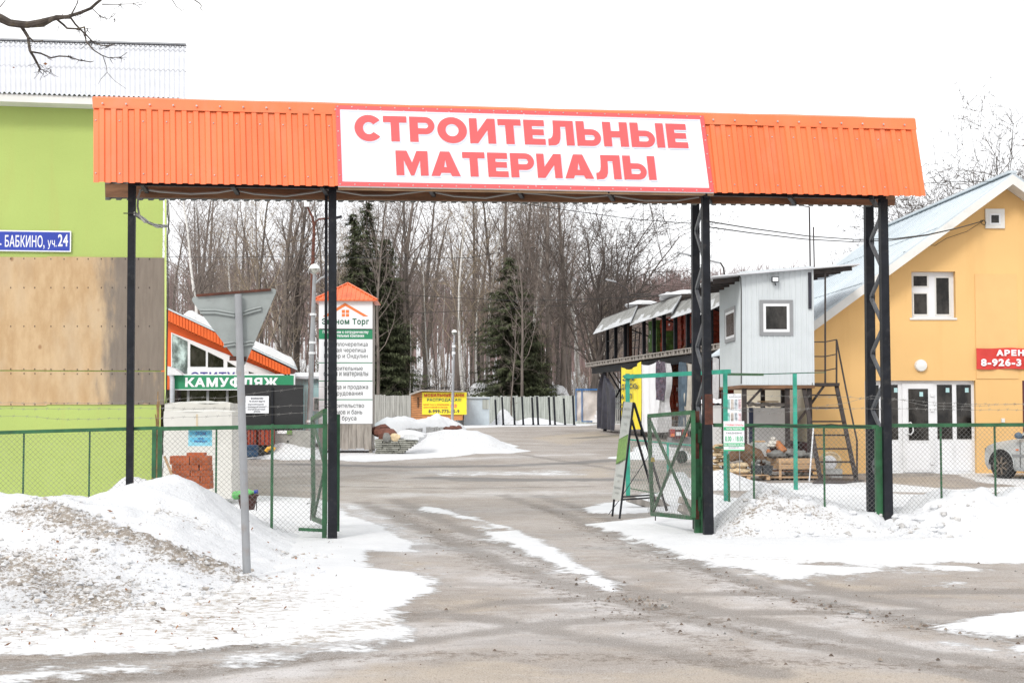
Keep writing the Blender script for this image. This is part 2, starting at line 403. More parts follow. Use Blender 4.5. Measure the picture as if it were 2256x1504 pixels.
M_stonewhite = mat('white_stone', (0.62, 0.59, 0.54), 0.85, var=0.15, scale=6, bump=0.4, bscale=20)
M_goldstone = mat('golden_stone', (0.60, 0.47, 0.30), 0.85, var=0.25, scale=8, dirt=(0.36, 0.26, 0.16), bump=0.5, bscale=20)
M_flagstone = mat('grey_green_flagstone', (0.27, 0.27, 0.24), 0.85, var=0.3, scale=6, dirt=(0.16, 0.15, 0.13), bump=0.3)
M_redrock = mat('red_brown_rock', (0.15, 0.062, 0.045), 0.85, var=0.35, scale=4, stretch=(1, 1, 3), dirt=(0.07, 0.04, 0.03), bump=0.4, bscale=12)
M_logwood = mat('brown_driftwood', (0.13, 0.075, 0.045), 0.85, var=0.4, scale=5, dirt=(0.30, 0.2, 0.12), dirt_amt=0.4, bump=0.4)
M_claypipe = mat('clay_pipe', (0.42, 0.16, 0.06), 0.7, var=0.2, scale=6)
M_opal = mat('opal_lamp_cover', (0.75, 0.75, 0.73), 0.25, var=0.03)
M_lampglobe = glassmat('lamp_globe', (0.24, 0.24, 0.22), 0.1)
M_farfence = mat('weathered_pale_planks', (0.33, 0.325, 0.30), 0.9, var=0.22, scale=1.6, stretch=(5, 5, 0.4), dirt=(0.22, 0.21, 0.2), dirt_amt=0.5)
M_farfence_g = mat('greenish_pale_planks', (0.37, 0.39, 0.36), 0.9, var=0.22, scale=1.6, stretch=(5, 5, 0.4), dirt=(0.24, 0.25, 0.22), dirt_amt=0.5)
M_bluesteel = mat('blue_steel', (0.03, 0.13, 0.33), 0.5, var=0.15)
M_cabinwood = mat('orange_cabin_wood', (0.52, 0.22, 0.075), 0.7, var=0.2, scale=3, stretch=(0.5, 0.5, 6))
M_bark = mat('grey_brown_bark', (0.165, 0.138, 0.12), 0.95, var=0.35, scale=1.2, stretch=(4, 4, 0.6), dirt=(0.21, 0.185, 0.16), dirt_amt=0.6)
M_bark_dk = mat('dark_bark', (0.095, 0.08, 0.07), 0.95, var=0.35, scale=1.5, stretch=(4, 4, 0.6), dirt=(0.13, 0.11, 0.1), dirt_amt=0.5)
M_twig = mat('mauve_brown_twigs', (0.205, 0.168, 0.145), 0.95, var=0.3, scale=0.5)
M_twig_tan = mat('tan_twigs', (0.33, 0.265, 0.19), 0.95, var=0.3, scale=0.5)
M_birch = mat('birch_bark', (0.62, 0.60, 0.57), 0.85, var=0.1, scale=1.2, stretch=(1, 1, 5), dirt=(0.08, 0.07, 0.065), dirt_amt=0.85)
M_needles = mat('spruce_needles', (0.072, 0.084, 0.04), 0.85, var=0.5, scale=1.1, dirt=(0.035, 0.03, 0.02), dirt_amt=0.5)

def plymat():
    m, nt, b = newmat('weathered_plywood')
    v = wpos(nt)
    g1 = noise_(nt, wpos(nt, (2.2, 2.2, 0.75)), 2.4, 8, 0.66); g2 = noise_(nt, wpos(nt, (1, 1, 0.35)), 1.6, 5)
    col = mixc(nt, sramp(nt, g1, 0.3, 0.7), (0.44, 0.29, 0.155), (0.55, 0.395, 0.235))
    col = mixc(nt, math_(nt, 'MULTIPLY', sramp(nt, g2, 0.45, 0.7), 0.5), col, (0.51, 0.41, 0.29))
    at_ = nd(nt, 'ShaderNodeAttribute', attribute_name='soot')
    s = math_(nt, 'ADD', at_.outputs['Fac'], math_(nt, 'MULTIPLY', math_(nt, 'SUBTRACT', noise_(nt, wpos(nt, (2.2, 2.2, 0.6)), 2.4, 8, 0.62), 0.5), 1.3))
    dk = mixc(nt, noise_(nt, wpos(nt, (6, 6, 0.8)), 3, 5), (0.12, 0.105, 0.095), (0.23, 0.20, 0.175))
    col = mixc(nt, math_(nt, 'MULTIPLY', sramp(nt, s, 0.25, 0.85), 0.9), col, dk)
    vr = nd(nt, 'ShaderNodeTexVoronoi'); vr.inputs['Scale'].default_value = 1.9; nt.links.new(wpos(nt, (1, 1, 0.8)), vr.inputs['Vector'])
    col = mixc(nt, math_(nt, 'MULTIPLY', math_(nt, 'SUBTRACT', 1.0, sramp(nt, vr.outputs['Distance'], 0.03, 0.09)), 0.7), col, (0.25, 0.13, 0.06))
    nt.links.new(col, b.inputs['Base Color']); b.inputs['Roughness'].default_value = 0.8; b.inputs['Specular IOR Level'].default_value = 0.25
    return m
M_ply = plymat()

def snowmat(name, amount):
    """snow, with grit and dirt where the mesh attribute 'dirt' says it lies"""
    m, nt, b = newmat(name)
    snow = mixc(nt, noise_(nt, wpos(nt), 1.6, 7, .65), (0.57, 0.582, 0.605), (0.76, 0.768, 0.78))
    at_ = nd(nt, 'ShaderNodeAttribute', attribute_name='dirt')
    n1 = noise_(nt, wpos(nt, (1, 1, 2)), 3.2, 8, 0.7); n2 = noise_(nt, wpos(nt, (1, 1, 1.6)), 21, 6, 0.75)
    k = math_(nt, 'ADD', math_(nt, 'MULTIPLY', math_(nt, 'SUBTRACT', n1, 0.5), 1.6), math_(nt, 'MULTIPLY', math_(nt, 'SUBTRACT', n2, 0.5), 4.2))
    k = math_(nt, 'ADD', k, math_(nt, 'MULTIPLY', at_.outputs['Fac'], 0.85))
    dcol = mixc(nt, noise_(nt, wpos(nt), 9, 6), (0.07, 0.055, 0.042), (0.36, 0.31, 0.255))
    f = math_(nt, 'MULTIPLY', sramp(nt, k, 0.5, 0.95), amount)
    col = mixc(nt, f, snow, dcol)
    soil = math_(nt, 'MULTIPLY', sramp(nt, math_(nt, 'ADD', at_.outputs['Fac'], math_(nt, 'MULTIPLY', n1, 0.8)), 0.6, 1.5), 0.22)
    col = mixc(nt, soil, col, (0.48, 0.42, 0.36))
    nt.links.new(col, b.inputs['Base Color']); b.inputs['Roughness'].default_value = 0.75; b.inputs['Specular IOR Level'].default_value = 0.25
    bn = nd(nt, 'ShaderNodeBump'); bn.inputs['Strength'].default_value = 0.55; bn.inputs['Distance'].default_value = 0.06
    h = math_(nt, 'ADD', noise_(nt, wpos(nt), 5, 8, 0.65), math_(nt, 'MULTIPLY', noise_(nt, wpos(nt), 28, 4), 0.5))
    nt.links.new(h, bn.inputs['Height']); nt.links.new(bn.outputs[0], b.inputs['Normal'])
    return m
M_snow = snowmat('snow', 0.95)

def groundmat():
    m, nt, b = newmat('wet_gravel_and_snow')
    A = lambda n: nd(nt, 'ShaderNodeAttribute', attribute_name=n).outputs['Fac']
    big = noise_(nt, wpos(nt), 0.45, 5); med = noise_(nt, wpos(nt), 2.6, 7, 0.65); fin = noise_(nt, wpos(nt), 30, 5, 0.7); vf = noise_(nt, wpos(nt), 95, 3, 0.7)
    base = mixc(nt, sramp(nt, big, 0.35, 0.65), (0.305, 0.27, 0.24), (0.415, 0.38, 0.355))
    base = mixc(nt, math_(nt, 'MULTIPLY', sramp(nt, med, 0.45, 0.75), 0.6), base, (0.36, 0.30, 0.245))
    # dried salt and thin ice in patches
    fr = math_(nt, 'ADD', A('frost'), math_(nt, 'MULTIPLY', math_(nt, 'SUBTRACT', noise_(nt, wpos(nt, (1, 1, 1)), 1.1, 9, 0.68), 0.5), 1.7))
    fr = math_(nt, 'ADD', fr, math_(nt, 'MULTIPLY', math_(nt, 'SUBTRACT', fin, 0.5), 1.0))
    base = mixc(nt, math_(nt, 'MULTIPLY', sramp(nt, fr, 0.1, 0.75), 0.6), base, (0.66, 0.65, 0.66))
    mot = noise_(nt, wpos(nt, (0.55, 1, 1)), 5.5, 8, 0.72)
    base = mixc(nt, math_(nt, 'MULTIPLY', sramp(nt, mot, 0.5, 0.72), 0.55), base, (0.19, 0.165, 0.145))
    base = mixc(nt, math_(nt, 'MULTIPLY', math_(nt, 'SUBTRACT', 1.0, sramp(nt, mot, 0.28, 0.46)), 0.6), base, (0.60, 0.585, 0.58))
    wet = noise_(nt, wpos(nt, (0.35, 1, 1)), 0.9, 6, 0.6)
    base = mixc(nt, math_(nt, 'MULTIPLY', sramp(nt, wet, 0.52, 0.68), 0.45), base, (0.20, 0.185, 0.175))
    tn = math_(nt, 'ADD', A('sand'), math_(nt, 'MULTIPLY', math_(nt, 'SUBTRACT', med, 0.5), 1.0))
    base = mixc(nt, math_(nt, 'MULTIPLY', sramp(nt, tn, 0.05, 0.5), 0.6), base, mixc(nt, fin, (0.36, 0.30, 0.235), (0.53, 0.455, 0.365)))
    rt = math_(nt, 'ADD', A('rut'), math_(nt, 'MULTIPLY', math_(nt, 'SUBTRACT', noise_(nt, wpos(nt), 1.6, 6, 0.65), 0.5), 1.5))
    base = mixc(nt, math_(nt, 'MULTIPLY', sramp(nt, rt, 0.25, 0.85), 0.75), base, mixc(nt, fin, (0.15, 0.135, 0.12), (0.27, 0.245, 0.225)))
    # mud grit thrown along the wheel tracks
    tr = math_(nt, 'ADD', A('track'), math_(nt, 'MULTIPLY', math_(nt, 'SUBTRACT', noise_(nt, wpos(nt), 7, 7, 0.78), 0.5), 3.4))
    tr = math_(nt, 'ADD', tr, math_(nt, 'MULTIPLY', math_(nt, 'SUBTRACT', fin, 0.5), 1.2))
    base = mixc(nt, math_(nt, 'MULTIPLY', sramp(nt, tr, 0.62, 1.2), 0.75), base, (0.13, 0.10, 0.075))
    base = mixc(nt, math_(nt, 'MULTIPLY', sramp(nt, fin, 0.52, 0.68), 0.7), base, (0.15, 0.125, 0.10))
    base = mixc(nt, math_(nt, 'MULTIPLY', sramp(nt, vf, 0.54, 0.7), 0.75), base, (0.62, 0.58, 0.54))
    base = mixc(nt, math_(nt, 'MULTIPLY', math_(nt, 'SUBTRACT', 1.0, sramp(nt, vf, 0.32, 0.46)), 0.7), base, (0.10, 0.085, 0.07))
    dk = math_(nt, 'ADD', A('dark'), math_(nt, 'MULTIPLY', math_(nt, 'SUBTRACT', med, 0.5), 1.0))
    base = mixc(nt, math_(nt, 'MULTIPLY', sramp(nt, dk, 0.3, 0.8), 0.75), base, mixc(nt, fin, (0.08, 0.078, 0.077), (0.2, 0.195, 0.19)))
    sn = math_(nt, 'ADD', A('snow'), math_(nt, 'MULTIPLY', math_(nt, 'SUBTRACT', noise_(nt, wpos(nt), 1.7, 8, 0.62), 0.5), 0.55))
    sn = math_(nt, 'ADD', sn, math_(nt, 'MULTIPLY', math_(nt, 'SUBTRACT', noise_(nt, wpos(nt, (0.6, 1, 1)), 13, 6, 0.72), 0.5), 0.42))
    sf = sramp(nt, sn, -0.03, 0.07)
    snow = mixc(nt, noise_(nt, wpos(nt), 1.9, 8, .68), (0.58, 0.59, 0.61), (0.79, 0.795, 0.80))
    dr = math_(nt, 'ADD', A('dirt'), math_(nt, 'MULTIPLY', math_(nt, 'SUBTRACT', noise_(nt, wpos(nt, (0.8, 1.2, 1)), 11, 8, 0.78), 0.5), 4.0))
    snow = mixc(nt, math_(nt, 'MULTIPLY', sramp(nt, dr, 0.45, 1.0), 0.85), snow, mixc(nt, fin, (0.17, 0.135, 0.10), (0.42, 0.36, 0.29)))
    col = mixc(nt, sf, base, snow)
    nt.links.new(col, b.inputs['Base Color'])
    rg = mixc(nt, sf, mixc(nt, sramp(nt, wet, 0.5, 0.68), (0.85, 0.85, 0.85), (0.4, 0.4, 0.4)), (0.75, 0.75, 0.75)); nt.links.new(rg, b.inputs['Roughness'])
    b.inputs['Specular IOR Level'].default_value = 0.3
    bn = nd(nt, 'ShaderNodeBump'); bn.inputs['Strength'].default_value = 0.6; bn.inputs['Distance'].default_value = 0.03
    h = math_(nt, 'ADD', math_(nt, 'MULTIPLY', fin, 0.5), math_(nt, 'ADD', math_(nt, 'MULTIPLY', med, 0.7), math_(nt, 'MULTIPLY', sf, 0.9)))
    nt.links.new(h, bn.inputs['Height']); nt.links.new(bn.outputs[0], b.inputs['Normal'])
    return m
M_ground = groundmat()
# ================================================================ GROUND
def wpoly(pts): return np.array([[q.x, q.y] for q in (gp(*p) for p in pts)])
def seg_dist(X, Y, a, b):
    dx, dy = b[0] - a[0], b[1] - a[1]; L = dx * dx + dy * dy + 1e-12
    t = np.clip(((X - a[0]) * dx + (Y - a[1]) * dy) / L, 0, 1)
    return np.hypot(X - a[0] - t * dx, Y - a[1] - t * dy)
def sdf(X, Y, P):        # + inside, metres
    d = np.full(X.shape, 1e9); ins = np.zeros(X.shape, bool); n = len(P)
    for i in range(n):
        a, b = P[i], P[(i + 1) % n]
        d = np.minimum(d, seg_dist(X, Y, a, b))
        c = ((a[1] > Y) != (b[1] > Y)) & (X < (b[0] - a[0]) * (Y - a[1]) / (b[1] - a[1] + 1e-12) + a[0]); ins ^= c
    return np.where(ins, d, -d)
def pdist(X, Y, P):
    d = np.full(X.shape, 1e9)
    for i in range(len(P) - 1): d = np.minimum(d, seg_dist(X, Y, P[i], P[i + 1]))
    return d
SNOW = [   # outlines of lying snow, as seen on the photograph
    [(-500, 1450), (0, 1448), (330, 1440), (520, 1425), (700, 1415), (890, 1410), (893, 1385), (878, 1350), (905, 1322), (960, 1302), (972, 1285), (905, 1258), (832, 1250), (808, 1236), (822, 1212), (925, 1216), (900, 1190), (830, 1150), (770, 1135), (740, 1108), (700, 1098), (600, 1092), (520, 1088), (300, 1075), (-500, 1075)],
    [(922, 1116), (945, 1113), (1040, 1138), (1120, 1160), (1175, 1180), (1240, 1213), (1270, 1238), (1330, 1262), (1358, 1285), (1358, 1300), (1335, 1302), (1290, 1280), (1240, 1250), (1195, 1238), (1150, 1215), (1065, 1174), (1120, 1168), (1040, 1145), (960, 1130), (930, 1126)],
    [(1375, 1108), (1400, 1088), (1530, 1080), (1620, 1096), (1750, 1086), (1900, 1088), (2256, 1090), (2700, 1090), (2700, 1232), (2256, 1240), (2100, 1240), (1900, 1243), (1700, 1240), (1560, 1240), (1500, 1226), (1440, 1202), (1340, 1168), (1285, 1154), (1420, 1140), (1480, 1132), (1420, 1122)],
    [(1280, 1120), (1330, 1108), (1400, 1095), (1470, 1110), (1440, 1128), (1360, 1133), (1300, 1128)],
    [(1480, 1222), (1640, 1236), (1760, 1242), (1930, 1250), (1960, 1258), (1880, 1266), (1800, 1264), (1790, 1274), (1720, 1276), (1660, 1262), (1560, 1240)],
    [(1900, 1240), (2040, 1243), (2120, 1246), (2190, 1254), (2150, 1260), (2060, 1257), (1960, 1247)],
    [(2003, 1287), (2080, 1289), (2120, 1292), (2040, 1292)], [(2090, 1280), (2150, 1281), (2140, 1285), (2095, 1285)],
    [(2055, 1376), (2140, 1356), (2256, 1344), (2420, 1340), (2420, 1402), (2256, 1398), (2150, 1390)],
    [(2060, 1412), (2110, 1412), (2190, 1428), (2180, 1432), (2100, 1424)], [(2215, 1425), (2300, 1405), (2400, 1440), (2256, 1448)],
    [(540, 1000), (620, 1014), (720, 1012), (800, 1018), (900, 1012), (1000, 1006), (1090, 994), (1145, 983), (1100, 970), (1040, 958), (1020, 944), (1100, 940), (1290, 938), (1340, 932), (1338, 926), (1290, 928), (1000, 930), (800, 935), (600, 950), (300, 960), (300, 990)],
    [(1560, 1068), (1700, 1064), (1900, 1062), (1960, 1064), (2100, 1078), (2256, 1070), (2600, 1070), (2600, 1083), (2256, 1084), (2000, 1084), (1700, 1082), (1560, 1080)],
    [(1900, 1047), (2000, 1045), (2100, 1045), (2160, 1062), (2256, 1072), (2600, 1072), (2600, 1040), (2150, 1038), (1900, 1042)],
    [(1480, 1062), (1590, 1035), (1640, 1055), (1660, 1066), (1560, 1066)],
    [(1395, 985), (1440, 975), (1500, 985), (1530, 1005), (1480, 1012), (1400, 1010)],
]
SAND = [[(822, 1248), (830, 1225), (900, 1218), (1000, 1240), (960, 1255), (870, 1255)], [(900, 1345), (950, 1305), (1090, 1305), (1180, 1330), (1000, 1370), (910, 1400)],
        [(1240, 1050), (1290, 1025), (1370, 1020), (1380, 1050), (1290, 1056)], [(1230, 1140), (1300, 1132), (1400, 1135), (1290, 1150)], [(1905, 1060), (1960, 1048), (2080, 1048), (2180, 1075), (2060, 1076), (1930, 1066)],
        [(1060, 1146), (1120, 1150), (1130, 1170), (1060, 1168)], [(1200, 1210), (1290, 1220), (1330, 1235), (1260, 1235)], [(1150, 965), (1330, 945), (1360, 960), (1250, 985)],
        [(300, 1504), (700, 1470), (1100, 1430), (1300, 1470), (1600, 1440), (2000, 1460), (2256, 1480), (2256, 1540), (300, 1540)], [(1560, 1245), (1800, 1268), (2100, 1300), (2256, 1310), (2256, 1330), (1900, 1310), (1650, 1285)]]
TRACK = [[(860, 1120), (1000, 1180), (1140, 1225), (1300, 1285), (1500, 1350), (1800, 1420)], [(1180, 1110), (1300, 1170), (1400, 1215), (1560, 1275), (1700, 1320)], [(940, 1180), (1080, 1250), (1200, 1290), (1310, 1330), (1450, 1375), (1640, 1440)], [(1250, 1110), (1380, 1170), (1500, 1232), (1650, 1290), (1780, 1335), (1900, 1365), (2040, 1385), (2256, 1415)],
         [(1740, 1315), (1850, 1335), (1950, 1355), (2100, 1380)], [(1330, 1320), (1420, 1320), (1440, 1345)], [(0, 1452), (300, 1440), (560, 1420), (760, 1385), (900, 1345)], [(0, 1500), (330, 1478), (640, 1450), (1000, 1440), (1400, 1450), (2256, 1470)],
         [(960, 1207), (1005, 1208)], [(1290, 1205), (1330, 1207)]]
DARK = [[(650, 1022), (800, 1026), (900, 1028), (1100, 1026), (1250, 1020), (1400, 1010)], [(1050, 1057), (1380, 1056)], [(1280, 965), (1400, 955)], [(960, 1052), (1060, 1054)]]
FROST = [[(1000, 1180), (1150, 1240), (1300, 1320), (1500, 1380)], [(1400, 1180), (1600, 1270), (1900, 1350)], [(760, 1110), (860, 1170), (960, 1210)], [(950, 1040), (1250, 1045)], [(500, 1480), (900, 1400), (1400, 1360), (2000, 1420)], [(1000, 1010), (1300, 1000)], [(900, 1090), (1300, 1085)]]

def ax(segs):
    out = []
    for a, b, st in segs: out += list(np.arange(a, b, st))
    return np.array(out + [segs[-1][1]])
xs = np.concatenate([-np.geomspace(380, 30, 22), ax([(-28, -11, 0.5), (-11, 12, 0.085), (12, 28, 0.5)]), np.geomspace(30, 380, 22)])
ys = np.concatenate([ax([(-60, 7.8, 4.0), (7.8, 26, 0.09), (26, 60, 0.25), (60, 104, 0.6)]), np.geomspace(106, 420, 30)])
GX, GY = np.meshgrid(xs, ys)
snow = np.full(GX.shape, -1.0)
for p in SNOW: snow = np.maximum(snow, sdf(GX, GY, wpoly(p)))
SOFT = [[(-300, 1440), (0, 1442), (500, 1425), (880, 1400), (905, 1412), (700, 1455), (480, 1472), (330, 1482), (0, 1502), (-300, 1505)], [(1450, 1215), (1700, 1232), (2000, 1240), (2100, 1262), (1800, 1282), (1600, 1262)], [(1330, 1165), (1440, 1195), (1520, 1235), (1440, 1215), (1350, 1180)],
        [(745, 1108), (790, 1112), (880, 1150), (980, 1195), (1020, 1215), (940, 1212), (820, 1165)], [(900, 1240), (1000, 1262), (960, 1300), (890, 1320)], [(1000, 1115), (1250, 1215), (1370, 1300), (1280, 1290), (1050, 1175)], [(950, 1040), (1250, 1035), (1300, 1046), (960, 1048)], [(1830, 1345), (2060, 1375), (2256, 1440), (2256, 1400), (2060, 1360)]]
for p in SOFT: snow = np.maximum(snow, np.minimum(sdf(GX, GY, wpoly(p)) * 0.35 - 0.05, 0.0))
snow = np.where(GY > 90, np.maximum(snow, (GY - 92) * 0.3), snow)
snow = np.maximum(snow, np.minimum((-GX - 9) * 0.5, (GY - 12) * 0.5))
far_scale = np.clip(GY / 25, 1, 4)
snow = np.clip(snow, -1, 1)
sand = np.full(GX.shape, -1.0)
for p in SAND: sand = np.maximum(sand, sdf(GX, GY, wpoly(p)) * 0.8)
sand = np.clip(sand, -0.6, 0.6)
def lines(L, w):
    d = np.full(GX.shape, 1e9)
    for p in L: d = np.minimum(d, pdist(GX, GY, wpoly(p)))
    return np.clip(1 - d / w, -1, 1)
RUT = [[(800, 1105), (950, 1172), (1090, 1232), (1250, 1287), (1450, 1342), (1700, 1402), (2256, 1500)], [(870, 1100), (1040, 1172), (1180, 1222), (1350, 1285), (1560, 1340), (1850, 1400), (2256, 1470)], [(1110, 1090), (1240, 1130), (1400, 1192), (1560, 1252), (1760, 1312), (2000, 1365), (2256, 1405)], [(1190, 1090), (1320, 1132), (1480, 1190), (1650, 1250), (1850, 1305), (2100, 1345), (2400, 1385)],
       [(-100, 1478), (400, 1442), (800, 1372), (1100, 1325), (1500, 1305), (2256, 1300)], [(-100, 1515), (450, 1480), (900, 1410), (1250, 1365), (1700, 1345), (2256, 1345)], [(700, 1070), (1000, 1075), (1300, 1070)], [(900, 975), (1150, 1000), (1400, 1040)], [(1000, 1350), (1300, 1400), (1700, 1480)]]
rut = lines(RUT, 0.36)
track = lines(TRACK, 0.55) * 0.9; dark = lines(DARK, 1.1) * np.where(GY > 28, 1, 0.0); frost = lines(FROST, 1.3) * 0.6
gd = np.clip(1.1 - pdist(GX, GY, wpoly([(-200, 1420), (0, 1400), (200, 1370), (420, 1390), (560, 1320)])) / 1.4, 0, 1) * 0.62
gd = np.maximum(gd, np.clip(1 - pdist(GX, GY, wpoly([(-200, 1470), (300, 1455), (640, 1420), (860, 1370)])) / 0.5, 0, 1) * 0.75)
gd = np.maximum(gd, np.clip(1 - pdist(GX, GY, wpoly([(560, 1290), (640, 1290), (640, 1320)])) / 0.5, 0, 1) * 0.5)
gd = np.maximum(gd, np.clip(1 - pdist(GX, GY, wpoly([(1480, 1222), (1700, 1236), (1960, 1250), (2200, 1250)])) / 0.6, 0, 1) * 0.45)
GZZ = gz(GX, GY) + 0.025 * sstep(-0.05, 0.35, snow)
GZZ = GZZ - 0.012 * sstep(0.0, 0.8, rut) * (snow < 0)
near = (GY > 7) & (GY < 40)
me = bpy.data.meshes.new('ground'); ny, nx = GX.shape
me.vertices.add(nx * ny); me.vertices.foreach_set('co', np.stack([GX, GY, GZZ], -1).astype(np.float32).ravel())
ii = np.arange((ny - 1) * nx).reshape(ny - 1, nx)[:, :-1].ravel()
quads = np.stack([ii, ii + 1, ii + nx + 1, ii + nx], -1).astype(np.int32)
me.loops.add(quads.size); me.loops.foreach_set('vertex_index', quads.ravel())
me.polygons.add(len(quads)); me.polygons.foreach_set('loop_start', np.arange(0, quads.size, 4, dtype=np.int32)); me.polygons.foreach_set('loop_total', np.full(len(quads), 4, np.int32))
me.update(); me.validate()
def attr(me, name, arr):
    a = me.attributes.new(name, 'FLOAT', 'POINT'); a.data.foreach_set('value', np.asarray(arr, np.float32).ravel())
for nme, arr in (('snow', snow), ('sand', sand), ('track', track), ('dark', dark), ('frost', frost), ('dirt', gd), ('rut', rut)): attr(me, nme, arr)
me.polygons.foreach_set('use_smooth', np.ones(len(quads), bool)); me.materials.append(M_ground)
ground = bpy.data.objects.new('ground', me); COL.objects.link(ground); tag(ground, kind='structure', label='wet gritty yard and road with patches of melting snow')

# ================================================================ SNOW BANKS
def vn(X, Y, s, seed=0.0, oct=4):
    out = np.zeros(X.shape); xf = X.ravel(); yf = Y.ravel()
    return np.array([mnoise.fractal(Vector((a * s, b * s, seed)), 0.9, 2.1, oct) for a, b in zip(xf, yf)]).reshape(X.shape)
def heap(name, x0, x1, y0, y1, st, hf, label, dirtf=None, cat='snow bank', group=None, sty=None):
    X, Y = np.meshgrid(np.arange(x0, x1 + 1e-6, st), np.arange(y0, y1 + 1e-6, sty or st))
    H = hf(X, Y); Z = gz(X, Y) + H
    ny, nx = X.shape
    me = bpy.data.meshes.new(name)
    keep = H > -0.06
    ii = np.arange((ny - 1) * nx).reshape(ny - 1, nx)[:, :-1].ravel()
    q = np.stack([ii, ii + 1, ii + nx + 1, ii + nx], -1)
    q = q[keep.ravel()[q].any(1)]
    used = np.unique(q); remap = -np.ones(nx * ny, int); remap[used] = np.arange(len(used)); q = remap[q]
    ox, oy = (x0 + x1) / 2, (y0 + y1) / 2; oz = GZ(ox, oy)
    co = np.stack([X.ravel()[used] - ox, Y.ravel()[used] - oy, Z.ravel()[used] - oz], -1)
    me.from_pydata(co.tolist(), [], q.tolist())
    d = dirtf(X, Y, H) if dirtf else np.zeros(X.shape)
    attr(me, 'dirt', d.ravel()[used])
    me.polygons.foreach_set('use_smooth', np.ones(len(q), bool)); me.materials.append(M_snow); me.update()
    o = bpy.data.objects.new(name, me); COL.objects.link(o); o.location = (ox, oy, oz)
    return tag(o, label, cat, group)

def left_h(X, Y):
    prof = sstep(10.4, 16.6, Y) * (1 - 0.55 * sstep(17.9, 19.6, Y)) * (1 - sstep(20.2, 22.0, Y))
    edge = sstep(-1.55 - 0.10 * (Y - 10) , -4.3 + 0.02 * (Y - 14), X)
    h = 0.60 * prof * edge
    h += 0.27 * np.exp(-((X + 4.05) / 0.75) ** 2 - ((Y - 17.1) / 0.9) ** 2)
    h += 0.10 * np.exp(-((X + 5.9) / 1.6) ** 2 - ((Y - 16.4) / 1.0) ** 2)
    h -= 0.07 * np.exp(-((X + 5.0) / 0.35) ** 2 - ((Y - 17.4) / 0.9) ** 2)
    # broken crust edge facing the road
    cr = pdist(X, Y, np.array([[-4.9, 15.4], [-4.3, 14.6], [-3.75, 14.35], [-3.2, 14.15], [-2.75, 14.05]]))
    h += 0.06 * np.exp(-(cr / 0.22) ** 2) * sstep(-5.4, -4.6, X)
    rough = np.clip(h / 0.15, 0, 1)
    h += rough * (0.085 * vn(X, Y, 1.1, 3.1) + 0.035 * vn(X, Y, 4.5, 8.2))
    ld = left_dirt0(X, Y)
    h += rough * ld * 0.085 * vn(X, Y, 7, 5.0, 3)
    return h - 0.035
def left_dirt0(X, Y):
    d1 = pdist(X, Y, np.array([[-5.2, 15.5], [-4.7, 15.1], [-4.2, 14.5], [-3.75, 14.3], [-3.2, 14.1], [-2.7, 13.95]]))
    d = np.clip(1.25 - d1 / 0.45, 0, 1.1)
    d2 = pdist(X, Y, np.array([[-4.8, 13.4], [-3.9, 12.6], [-3.3, 11.6], [-3.5, 11.0]]))
    d = np.maximum(d, np.clip(1 - d2 / 1.2, 0, 1) * 1.0)
    d3 = pdist(X, Y, np.array([[-6, 12.6], [-4.6, 12.2], [-2.6, 12.6], [-2.5, 13.8]]))
    d = np.maximum(d, np.clip(1 - d3 / 1.3, 0, 1) * 0.5)
    d4 = pdist(X, Y, np.array([[-3.35, 11.5], [-3.2, 11.2]])); d = np.maximum(d, np.clip(1.15 - d4 / 0.4, 0, 1))
    d5 = pdist(X, Y, np.array([[-2.6, 16.4], [-2.3, 15.9]])); d = np.maximum(d, np.clip(0.8 - d5 / 0.4, 0, 1))
    d6 = pdist(X, Y, np.array([[-3.9, 16.0], [-3.4, 15.9]])); d = np.maximum(d, np.clip(0.55 - d6 / 0.4, 0, 1))
    return d
heap('snow_bank', -9.5, -1.3, 10.0, 22.0, 0.055, left_h, 'large dirty snow bank with brown crust round the grey signpost', lambda X, Y, H: left_dirt0(X, Y))

def right_h(X, Y):
    rid = np.interp(X, [2.5, 2.8, 3.1, 3.4, 3.7, 4.1, 4.6, 4.95, 5.3, 5.7, 6.0, 6.5, 7.2, 9], [0, .20, .50, .70, .60, .48, .38, .26, .32, .50, .60, .52, .56, .55])
    yc = 19.35 + 0.03 * (X - 3)
    w = np.where(Y < yc, 0.62, 0.85)
    pr = np.exp(-(np.abs(Y - yc) / w) ** 2.4)
    h = rid * pr
    h += np.clip(h / 0.1, 0, 1) * (0.05 * vn(X, Y, 2.0, 1.7) + 0.045 * vn(X, Y, 6.0, 4.4)) + 0.14 * np.clip(h / 0.2, 0, 1) * np.clip(vn(X, Y, 2.6, 9.4, 2) - 0.15, 0, 1) * sstep(4, 5.5, X)
    return h - 0.03
def right_d(X, Y, H):
    d1 = pdist(X, Y, np.array([[2.9, 18.9], [3.5, 18.95], [4.2, 18.95]])); d = np.clip(0.75 - d1 / 0.35, 0, 1)
    d2 = pdist(X, Y, np.array([[2.75, 18.6], [3.1, 18.6]])); d = np.maximum(d, np.clip(0.8 - d2 / 0.3, 0, 1))
    d3 = pdist(X, Y, np.array([[4.2, 18.75], [5.0, 18.8], [5.4, 18.8]])); d = np.maximum(d, np.clip(0.5 - d3 / 0.3, 0, 1))
    return np.maximum(d, 0.22 * sstep(5.2, 3.5, X))
heap('snow_bank', 2.4, 9.6, 17.6, 21.2, 0.055, right_h, 'lumpy ploughed snow bank between and beyond the two lattice posts', right_d)

